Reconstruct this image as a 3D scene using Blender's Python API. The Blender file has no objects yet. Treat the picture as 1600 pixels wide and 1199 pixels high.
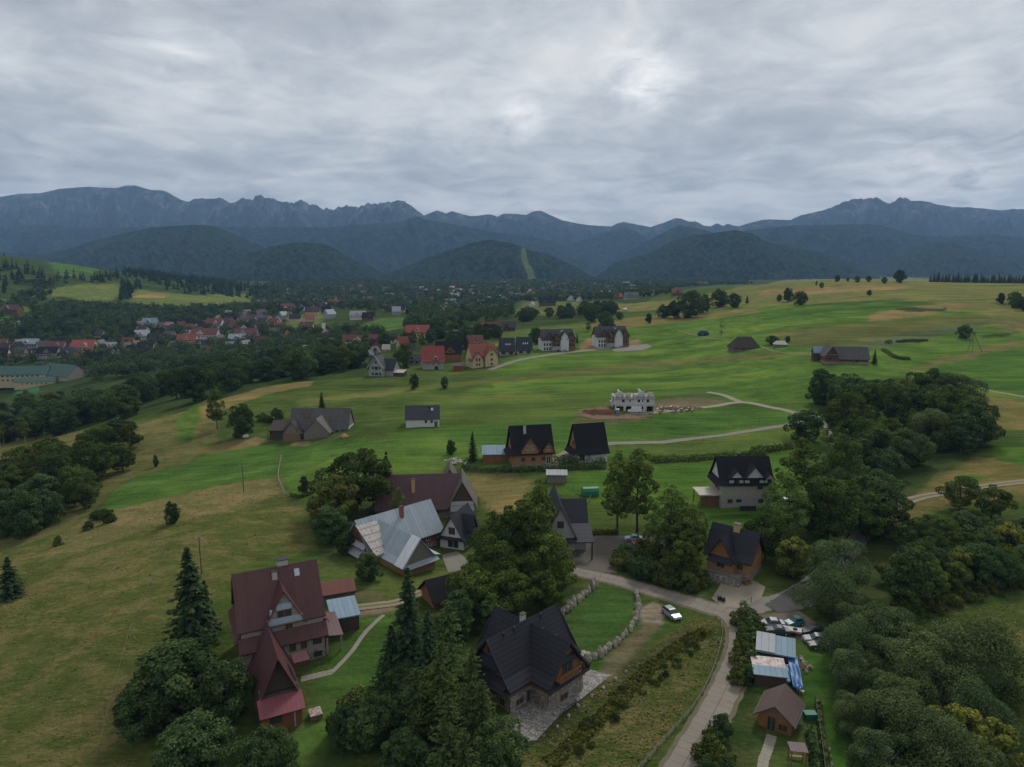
import bpy, bmesh, math, random
import numpy as np
from mathutils import Vector, Matrix
random.seed(7); rng = np.random.default_rng(7)
R = math.radians
# ------------------------------------------------------------------ camera, world, sun, exposure
F = 1067.0; PITCH = R(9.3); ZC = 62.0
sc = bpy.context.scene; col = sc.collection
cam = bpy.data.cameras.new('camera'); camo = bpy.data.objects.new('camera', cam); col.objects.link(camo)
cam.sensor_width = 36; cam.lens = F / 1600 * 36; cam.clip_start = 1; cam.clip_end = 60000
camo.location = (0, 0, ZC); camo.rotation_euler = (R(90) - PITCH, 0, 0); sc.camera = camo
sc.view_settings.view_transform = 'Standard'; sc.view_settings.look = 'None'
sc.view_settings.exposure = 0.95; sc.view_settings.gamma = 1
sc.cycles.use_denoising = True
sc.cycles.max_bounces = 5; sc.cycles.diffuse_bounces = 3; sc.cycles.transparent_max_bounces = 6
sc.cycles.volume_bounces = 0
SUN_EL, SUN_AZ = R(44), R(24)          # azimuth clockwise from +Y
world = bpy.data.worlds.new('World'); sc.world = world; world.use_nodes = True
wt = world.node_tree; wt.nodes.clear()
def N(t, kind, **kw):
    n = t.nodes.new(kind)
    for k, v in kw.items():
        if k.startswith('i_'):
            key = k[2:]; n.inputs[int(key) if key.isdigit() else key.replace('_', ' ')].default_value = v
        else: setattr(n, k, v)
    return n
def L(t, a, b): t.links.new(a, b)
def math_n(t, op, a, b=None, c=None, clamp=False):
    n = t.nodes.new('ShaderNodeMath'); n.operation = op; n.use_clamp = clamp
    for i, v in enumerate((a, b, c)):
        if v is None: continue
        if isinstance(v, (int, float)): n.inputs[i].default_value = v
        else: t.links.new(v, n.inputs[i])
    return n.outputs[0]
def mixc(t, f, a, b, mode='MIX'):
    n = t.nodes.new('ShaderNodeMix'); n.data_type = 'RGBA'; n.blend_type = mode
    for s, v in ((0, f), (6, a), (7, b)):
        if isinstance(v, (int, float)): n.inputs[s].default_value = v
        elif isinstance(v, tuple): n.inputs[s].default_value = (*v[:3], 1)
        else: t.links.new(v, n.inputs[s])
    return n.outputs[2]
def ramp(t, f, stops, interp='LINEAR'):
    n = t.nodes.new('ShaderNodeValToRGB'); e = n.color_ramp.elements; n.color_ramp.interpolation = interp
    while len(e) > 1: e.remove(e[-1])
    e[0].position = stops[0][0]; e[0].color = (*stops[0][1], 1)
    for p, c in stops[1:]:
        q = e.new(p); q.color = (*c, 1)
    t.links.new(f, n.inputs[0]); return n.outputs[0]
def noise(t, vec, scale, detail=4, rough=.55, dist=0, out=0):
    n = t.nodes.new('ShaderNodeTexNoise'); n.inputs['Scale'].default_value = scale
    n.inputs['Detail'].default_value = detail; n.inputs['Roughness'].default_value = rough
    n.inputs['Distortion'].default_value = dist
    if vec is not None: t.links.new(vec, n.inputs['Vector'])
    return n.outputs[out]
def mapping(t, vec, scale=(1, 1, 1), rot=(0, 0, 0), loc=(0, 0, 0)):
    n = t.nodes.new('ShaderNodeMapping'); n.inputs['Scale'].default_value = scale
    n.inputs['Rotation'].default_value = rot; n.inputs['Location'].default_value = loc
    t.links.new(vec, n.inputs['Vector']); return n.outputs[0]

def build_world():
    t = wt
    sky = N(t, 'ShaderNodeTexSky', sky_type='NISHITA', sun_disc=False, sun_elevation=SUN_EL, sun_rotation=SUN_AZ)
    bg1 = N(t, 'ShaderNodeBackground'); bg1.inputs[1].default_value = 0.08; L(t, sky.outputs[0], bg1.inputs[0])
    geo = N(t, 'ShaderNodeTexCoord'); d = geo.outputs['Generated']
    sep = N(t, 'ShaderNodeSeparateXYZ'); L(t, d, sep.inputs[0])
    z = math_n(t, 'MAXIMUM', sep.outputs[2], 0.0)
    zz = math_n(t, 'ADD', z, 0.17)
    cx = math_n(t, 'DIVIDE', sep.outputs[0], zz); cy = math_n(t, 'DIVIDE', sep.outputs[1], zz)
    cmb = N(t, 'ShaderNodeCombineXYZ'); L(t, cx, cmb.inputs[0]); L(t, cy, cmb.inputs[1])
    P = cmb.outputs[0]
    n1 = noise(t, mapping(t, P, (1.25, 1.15, 1), (0, 0, -.12), (3.1, 1.7, 0)), 1.0, 8, .57, .6)
    n2 = noise(t, mapping(t, P, (1.0, .95, 1), (0, 0, -.1), (7.3, 2.2, 0)), 4.6, 8, .58, .6)
    n3 = noise(t, mapping(t, P, (.35, .5, 1), loc=(1.3, 9.2, 0)), 1.0, 2, .5, 0)
    v = math_n(t, 'ADD', math_n(t, 'MULTIPLY', n1, .5), math_n(t, 'ADD', math_n(t, 'MULTIPLY', n2, .28), math_n(t, 'MULTIPLY', n3, .22)))
    c = ramp(t, v, [(.395, (.232, .243, .256)), (.46, (.280, .291, .303)), (.50, (.325, .334, .341)), (.54, (.378, .381, .380)), (.60, (.450, .444, .432))])
    # brighter, warmer breaks low over the mountains
    low = math_n(t, 'SUBTRACT', 1.0, math_n(t, 'MULTIPLY', z, 5.0), clamp=True)
    brk = math_n(t, 'MULTIPLY', low, math_n(t, 'MULTIPLY', math_n(t, 'SUBTRACT', n2, .42), 2.2, clamp=True), clamp=True)
    c = mixc(t, brk, c, (.46, .445, .43))
    # the thin place in the cloud in front of the sun
    def spot(px, py, rad, strength, c):
        u = (px - 800) / F; vv = (py - 599.5) / F
        dv = Vector((u, math.cos(PITCH) - vv * math.sin(PITCH), -math.sin(PITCH) - vv * math.cos(PITCH))).normalized()
        dp = N(t, 'ShaderNodeVectorMath', operation='DISTANCE'); L(t, mixv(d, n2), dp.inputs[0]); dp.inputs[1].default_value = dv
        m = math_n(t, 'SUBTRACT', 1.0, math_n(t, 'DIVIDE', dp.outputs['Value'], rad), clamp=True)
        m = math_n(t, 'MULTIPLY', math_n(t, 'POWER', m, 1.3), math_n(t, 'MULTIPLY', math_n(t, 'SUBTRACT', n2, .30), 3.0, clamp=True))
        return mixc(t, math_n(t, 'MULTIPLY', m, strength, clamp=True), c, (.95, .92, .87))
    wn = N(t, 'ShaderNodeTexNoise'); wn.inputs['Scale'].default_value = 14; wn.inputs['Detail'].default_value = 4; L(t, d, wn.inputs['Vector'])
    def mixv(a, b):
        s = N(t, 'ShaderNodeVectorMath', operation='MULTIPLY_ADD'); L(t, wn.outputs['Color'], s.inputs[0]); s.inputs[1].default_value = (.10, .10, .04)
        sb = N(t, 'ShaderNodeVectorMath', operation='SUBTRACT'); L(t, a, sb.inputs[0]); sb.inputs[1].default_value = (.05, .05, .02)
        L(t, sb.outputs[0], s.inputs[2]); return s.outputs[0]
    c = spot(1005, 125, .07, .75, c); c = spot(820, 175, .05, .35, c); c = spot(1500, 270, .16, .25, c); c = spot(270, 75, .09, .25, c)
    bg2 = N(t, 'ShaderNodeBackground'); bg2.inputs[1].default_value = 1.0; L(t, c, bg2.inputs[0])
    mx = N(t, 'ShaderNodeMixShader'); mx.inputs[0].default_value = .94
    L(t, bg1.outputs[0], mx.inputs[1]); L(t, bg2.outputs[0], mx.inputs[2])
    out = N(t, 'ShaderNodeOutputWorld'); L(t, mx.outputs[0], out.inputs[0])
build_world()
sd = bpy.data.lights.new('sun', 'SUN'); sd.energy = 1.15; sd.angle = R(14); sd.color = (1, .96, .9)
so = bpy.data.objects.new('sun', sd); col.objects.link(so)
sv = Vector((math.sin(SUN_AZ) * math.cos(SUN_EL), math.cos(SUN_AZ) * math.cos(SUN_EL), math.sin(SUN_EL)))
so.rotation_euler = sv.to_track_quat('Z', 'Y').to_euler(); so.location = (0, 0, 300)

# ------------------------------------------------------------------ pixel rays and terrain
def ray(px, py):
    u = (px - 800) / F; v = (py - 599.5) / F
    return np.array([u, math.cos(PITCH) - v * math.sin(PITCH), -math.sin(PITCH) - v * math.cos(PITCH)])
def at_y(px, py, Y):
    d = ray(px, py); t = Y / d[1]; return (d[0] * t, Y, ZC + d[2] * t)
CP = [at_y(*p) for p in [
 (0,1199,84),(200,1199,82),(400,1199,80),(600,1199,79),(800,1199,78),(1000,1199,78),(1200,1199,78),(1400,1199,79),(1600,1199,80),
 (0,1000,113),(200,1000,109),(430,1100,92),(504,1045,99),(700,1050,98),(850,1130,86.5),(1050,957,118),(1150,970,115),(1230,1020,105),(1400,1000,109),(1600,980,115),
 (0,870,155),(150,806,178),(300,767,197),(434,744,206),(600,900,131),(560,850,148),(700,790,180),(620,905,130),(900,895,134),(1000,840,156),(1160,905,130),(1300,880,140),(1400,830,160),(1600,880,145),
 (171,769,205),(300,722,235),(345,685,262),(440,680,262),(520,680,250),(655,668,250),(700,720,212),(830,717,210),(920,715,212),(1050,690,240),(1170,791,172),(1250,665,255),(1400,700,235),(1500,720,212),(1600,750,188),
 (310,648,300),(430,610,345),(500,603,355),(650,620,322),(800,620,322),(990,645,277),(1150,627,300),(1300,650,270),(1450,640,280),(1600,622,305),
 (600,588,385),(740,578,420),(800,560,450),(870,548,480),(960,543,495),(1060,560,430),(1163,548,425),(1315,568,352),(1460,560,385),(1600,560,390),
 (700,520,640),(850,520,610),(1000,505,640),(1100,495,660),(1230,480,640),(1290,500,520),(1500,500,500),(1600,480,545),
 (950,478,1000),(1060,470,900),(1160,462,860),(1220,448,930),(1300,438,980),(1400,440,940),(1500,443,900),(1600,455,720),
 (0,640,560),(100,600,600),(150,560,760),(300,560,760),(450,560,620),(540,560,560),(560,520,760),(480,500,950),(250,510,1000),(400,480,1350),(0,520,850),(0,470,1000),
 (60,500,900),(120,475,1150),(200,468,1220),(300,472,1250),(380,470,1300),(250,440,1500),(130,425,1500),(60,408,1600),(0,398,1550),(380,452,1800),(450,448,2200),
 (600,480,1250),(750,480,1200),(850,470,1400),(950,462,1650),(700,455,1900),(900,448,2300)]]
CP += [(0,-60,0),(-100,0,0),(100,0,0),(0,0,0),(-60,50,0),(60,50,0),(0,50,0),(-300,100,-15),(250,120,-2),(-600,200,-30),(-900,600,-15),(600,200,20),(800,500,60),(0,-800,0),(-1500,-500,0),(1500,-300,30),
 (-1300,1200,60),(-2500,2000,80),(1300,900,60),(400,1500,25),(900,1500,25),(2500,2000,40),(-12000,3000,100),(12000,3000,100),(0,12000,60),(-3000,12000,60),(5000,12000,60),(0,-12000,0),(-9000,-9000,0),(9000,-9000,0),
 (-2000,2800,30),(-1000,2800,22),(0,2800,18),(1000,2800,24),(2200,2800,30),(-500,4500,30),(1500,4500,30),(-2500,4500,30),(0,6500,50),(-3500,6500,50),(4000,6500,50)]
CP = np.array(CP, float)
def feat(x, y):
    r = np.sqrt(x * x + y * y) + 25; th = np.arctan2(x, y); lr = np.log(r)
    return np.stack([lr, 1.6 * np.sin(th), 1.6 * np.cos(th)], -1)
_cf = feat(CP[:, 0], CP[:, 1]); _c2 = .16 ** 2
def _phi(a, b): return np.sqrt(((a[:, None, :] - b[None]) ** 2).sum(-1) + _c2)
_A = _phi(_cf, _cf); _zm = CP[:, 2].mean()
# a little smoothing (kernel is conditionally negative definite: subtract)
_w = np.linalg.solve(_A - 0.004 * np.eye(len(CP)), CP[:, 2] - _zm)
def perlin(x, y, seed=0):
    g = np.random.default_rng(seed); p = g.permutation(1024)
    an = g.uniform(0, 2 * np.pi, 1024); gx, gy = np.cos(an), np.sin(an)
    xi = np.floor(x).astype(np.int64); yi = np.floor(y).astype(np.int64); xf = x - xi; yf = y - yi
    def gr(i, j, dx, dy):
        h = p[(p[i & 1023] + j) & 1023]; return gx[h] * dx + gy[h] * dy
    u = xf * xf * xf * (xf * (xf * 6 - 15) + 10); v = yf * yf * yf * (yf * (yf * 6 - 15) + 10)
    a = gr(xi, yi, xf, yf); b = gr(xi + 1, yi, xf - 1, yf); c = gr(xi, yi + 1, xf, yf - 1); d = gr(xi + 1, yi + 1, xf - 1, yf - 1)
    return (a + u * (b - a)) * (1 - v) + (c + u * (d - c)) * v
def fbm(x, y, oct=4, seed=0):
    s = np.zeros_like(x, dtype=float); a = 1.
    for o in range(oct): s += a * perlin(x * 2 ** o + 17.3 * o, y * 2 ** o - 9.1 * o, seed + o); a *= .5
    return s
def Hv(x, y):
    x = np.asarray(x, float).ravel(); y = np.asarray(y, float).ravel(); out = np.empty_like(x)
    for i in range(0, len(x), 40000):
        out[i:i + 40000] = _phi(feat(x[i:i + 40000], y[i:i + 40000]), _cf) @ _w
    out += _zm
    r = np.hypot(x, y)
    return out + fbm(x / 26, y / 26, 3, 5) * .55 * np.clip((r - 40) / 80, 0, 1)
def H(x, y): return float(Hv([x], [y])[0])
_ts = np.concatenate([np.linspace(55, 700, 500), np.geomspace(702, 11000, 500)])
def G(px, py, above=0):
    """the point of the ground seen at a photo pixel"""
    d = ray(px, py); P = d[None] * (_ts / d[1])[:, None]; z = ZC + P[:, 2]
    h = Hv(P[:, 0], P[:, 1]) + above
    k = np.argmax(z < h)
    if not (z < h).any(): return (P[-1, 0], P[-1, 1], h[-1])
    if k == 0: k = 1
    a = (z[k - 1] - h[k - 1]) / max(1e-6, (z[k - 1] - h[k - 1]) - (z[k] - h[k]))
    p = P[k - 1] * (1 - a) + P[k] * a
    return (p[0], p[1], H(p[0], p[1]))
def GV(pts):
    """many pixels at once"""
    out = []
    for i in range(0, len(pts), 60):
        ch = pts[i:i + 60]; d = np.array([ray(*p) for p in ch])
        P = d[:, None, :] * (_ts[None] / d[:, 1:2])[..., None]; z = ZC + P[..., 2]
        h = Hv(P[..., 0], P[..., 1]).reshape(z.shape); below = z < h
        for j in range(len(ch)):
            if not below[j].any(): out.append((P[j, -1, 0], P[j, -1, 1], h[j, -1])); continue
            k = max(1, int(np.argmax(below[j]))); e0 = z[j, k - 1] - h[j, k - 1]; e1 = z[j, k] - h[j, k]
            a = e0 / max(1e-6, e0 - e1); p = P[j, k - 1] * (1 - a) + P[j, k] * a; out.append((p[0], p[1], h[j, k]))
    return out

# ------------------------------------------------------------------ materials
MATS = {}
def new_mat(name):
    m = bpy.data.materials.new(name); m.use_nodes = True; t = m.node_tree; t.nodes.clear()
    out = N(t, 'ShaderNodeOutputMaterial'); b = N(t, 'ShaderNodeBsdfPrincipled'); L(t, b.outputs[0], out.inputs[0])
    b.inputs['Roughness'].default_value = .85; b.inputs['Specular IOR Level'].default_value = .2
    MATS[name] = m; return m, t, b, out
def objc(t): return N(t, 'ShaderNodeTexCoord').outputs['Object']
def setb(t, b, key, v):
    if isinstance(v, (int, float)): b.inputs[key].default_value = v
    elif isinstance(v, tuple): b.inputs[key].default_value = (*v, 1)
    else: L(t, v, b.inputs[key])
def bump(t, b, h, strength, dist):
    n = N(t, 'ShaderNodeBump'); n.inputs['Strength'].default_value = strength; n.inputs['Distance'].default_value = dist
    L(t, h, n.inputs['Height']); L(t, n.outputs[0], b.inputs['Normal'])

def mat_ground():
    m, t, b, out = new_mat('ground')
    P = objc(t); at = N(t, 'ShaderNodeAttribute', attribute_name='tone'); base = at.outputs['Color']; wild = at.outputs['Alpha']
    big = noise(t, P, .03, 4, .6); mid = noise(t, mapping(t, P, (1, 1.6, 1), (0, 0, .5)), .16, 6, .65, .6); fine = noise(t, P, 1.1, 5, .7)
    fine2 = noise(t, mapping(t, P, (1, 2.4, 1), (0, 0, .45)), .55, 6, .75, 1.2)
    lines = noise(t, mapping(t, P, (.08, 1.4, 1), (0, 0, -.16)), .5, 3, .6)
    # mown grass
    v = math_n(t, 'ADD', math_n(t, 'MULTIPLY', big, .5), math_n(t, 'ADD', math_n(t, 'MULTIPLY', lines, .55), math_n(t, 'MULTIPLY', fine, .55)))
    k = math_n(t, 'MULTIPLY_ADD', math_n(t, 'SUBTRACT', v, .8), 2.2, 1.0)
    band = noise(t, mapping(t, P, (.004, .085, 1), (0, 0, -.14)), 1.0, 2, .5); band2 = noise(t, mapping(t, P, (.012, .42, 1), (0, 0, -.16), (4, 9, 0)), 1.0, 2, .6)
    k = math_n(t, 'ADD', k, math_n(t, 'ADD', math_n(t, 'MULTIPLY', math_n(t, 'SUBTRACT', band, .5), .85), math_n(t, 'MULTIPLY', math_n(t, 'SUBTRACT', band2, .5), .6)))
    rot = mapping(t, P, (1, 1, 1), (0, 0, -.15)); rs = N(t, 'ShaderNodeSeparateXYZ'); L(t, rot, rs.inputs[0])
    def strips(wd, ln, off):
        yy = math_n(t, 'ADD', math_n(t, 'DIVIDE', rs.outputs[1], wd), math_n(t, 'MULTIPLY', big, 1.2 * 12 / wd)); ci = math_n(t, 'FLOOR', yy)
        cj = math_n(t, 'FLOOR', math_n(t, 'ADD', math_n(t, 'DIVIDE', rs.outputs[0], ln), math_n(t, 'MULTIPLY', ci, .37))); cv = N(t, 'ShaderNodeCombineXYZ'); L(t, ci, cv.inputs[0]); L(t, cj, cv.inputs[1]); cv.inputs[2].default_value = off
        wn = N(t, 'ShaderNodeTexWhiteNoise', noise_dimensions='3D'); L(t, cv.outputs[0], wn.inputs[0]); return wn.outputs[0]
    st = strips(17, 190, 0); st2 = strips(5.5, 130, 3)
    k = math_n(t, 'MULTIPLY', k, math_n(t, 'ADD', .80, math_n(t, 'ADD', math_n(t, 'MULTIPLY', st, .28), math_n(t, 'MULTIPLY', st2, .12))))
    hs = N(t, 'ShaderNodeVectorMath', operation='SCALE'); L(t, base, hs.inputs[0]); L(t, k, hs.inputs['Scale'])
    yel = mixc(t, math_n(t, 'MULTIPLY', math_n(t, 'SUBTRACT', math_n(t, 'MULTIPLY_ADD', st, .22, math_n(t, 'MULTIPLY_ADD', band, .45, math_n(t, 'MULTIPLY', big, .35))), .50), 5, clamp=True), hs.outputs[0], mixc(t, 1.0, hs.outputs[0], (1.32, 1.06, .95), 'MULTIPLY'))
    # wild grass: dry golden tufts between fresh green
    w = math_n(t, 'ADD', math_n(t, 'MULTIPLY', mid, .55), math_n(t, 'MULTIPLY', fine2, .65))
    patchn = noise(t, mapping(t, P, (1, 1.5, 1), (0, 0, .5), (31, 7, 0)), .075, 4, .6, .8); w = math_n(t, 'MULTIPLY_ADD', math_n(t, 'SUBTRACT', w, .60), 1.7, .555)
    w = math_n(t, 'ADD', w, math_n(t, 'MULTIPLY', math_n(t, 'SUBTRACT', patchn, .5), 1.35))
    wc = ramp(t, w, [(.38, (.042, .088, .020)), (.47, (.075, .132, .030)), (.55, (.125, .158, .043)), (.62, (.21, .185, .068)), (.74, (.31, .245, .11))])
    wc = mixc(t, .50, wc, mixc(t, 1.0, base, (1.25, 1.25, 1.25), 'MULTIPLY'))
    wm = math_n(t, 'MULTIPLY', wild, math_n(t, 'ADD', .4, math_n(t, 'MULTIPLY', fine, 1.1)), clamp=True)
    c = mixc(t, wm, yel, wc)
    setb(t, b, 'Base Color', c); b.inputs['Roughness'].default_value = 1; b.inputs['Specular IOR Level'].default_value = 0
    h = math_n(t, 'ADD', math_n(t, 'MULTIPLY', fine2, math_n(t, 'ADD', .15, math_n(t, 'MULTIPLY', wild, 1.2))), math_n(t, 'MULTIPLY', fine, .25))
    bump(t, b, h, .9, .9)
    return m
M_ground = mat_ground()

# ------------------------------------------------------------------ object helpers
def prop(o, label=None, cat=None, group=None, kind=None):
    if label: o['label'] = label
    if cat: o['category'] = cat
    if group: o['group'] = group
    if kind: o['kind'] = kind
    return o
def mesh_obj(name, verts, faces, mat=None, parent=None, smooth=False, uv=None):
    me = bpy.data.meshes.new(name)
    if isinstance(verts, np.ndarray) and isinstance(faces, np.ndarray):
        k = faces.shape[1]; me.vertices.add(len(verts)); me.vertices.foreach_set('co', verts.astype(np.float32).ravel())
        me.loops.add(faces.size); me.loops.foreach_set('vertex_index', faces.astype(np.int32).ravel())
        me.polygons.add(len(faces)); me.polygons.foreach_set('loop_start', np.arange(0, faces.size, k, dtype=np.int32))
        me.update(calc_edges=True)
    else:
        me.from_pydata([tuple(v) for v in verts], [], [tuple(f) for f in faces]); me.update()
    if smooth: me.polygons.foreach_set('use_smooth', [True] * len(me.polygons))
    if mat: me.materials.append(mat)
    o = bpy.data.objects.new(name, me); col.objects.link(o)
    if parent: o.parent = parent
    return o
def empty(name, loc, rz=0, s=1):
    o = bpy.data.objects.new(name, None); col.objects.link(o); o.location = loc; o.rotation_euler = (0, 0, rz); o.scale = (s,) * 3
    o.empty_display_size = .1
    return o

# ------------------------------------------------------------------ ground sheet
GREEN = (.080, .142, .029); OLIVE = (.105, .14, .036); GOLD = (.21, .16, .07); DARK = (.036, .060, .020); BRIGHT = (.080, .142, .028)
BROWN = (.11, .10, .045); SOIL = (.17, .13, .09); GREY = (.085, .11, .055); DEEP = (.062, .122, .026)
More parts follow.
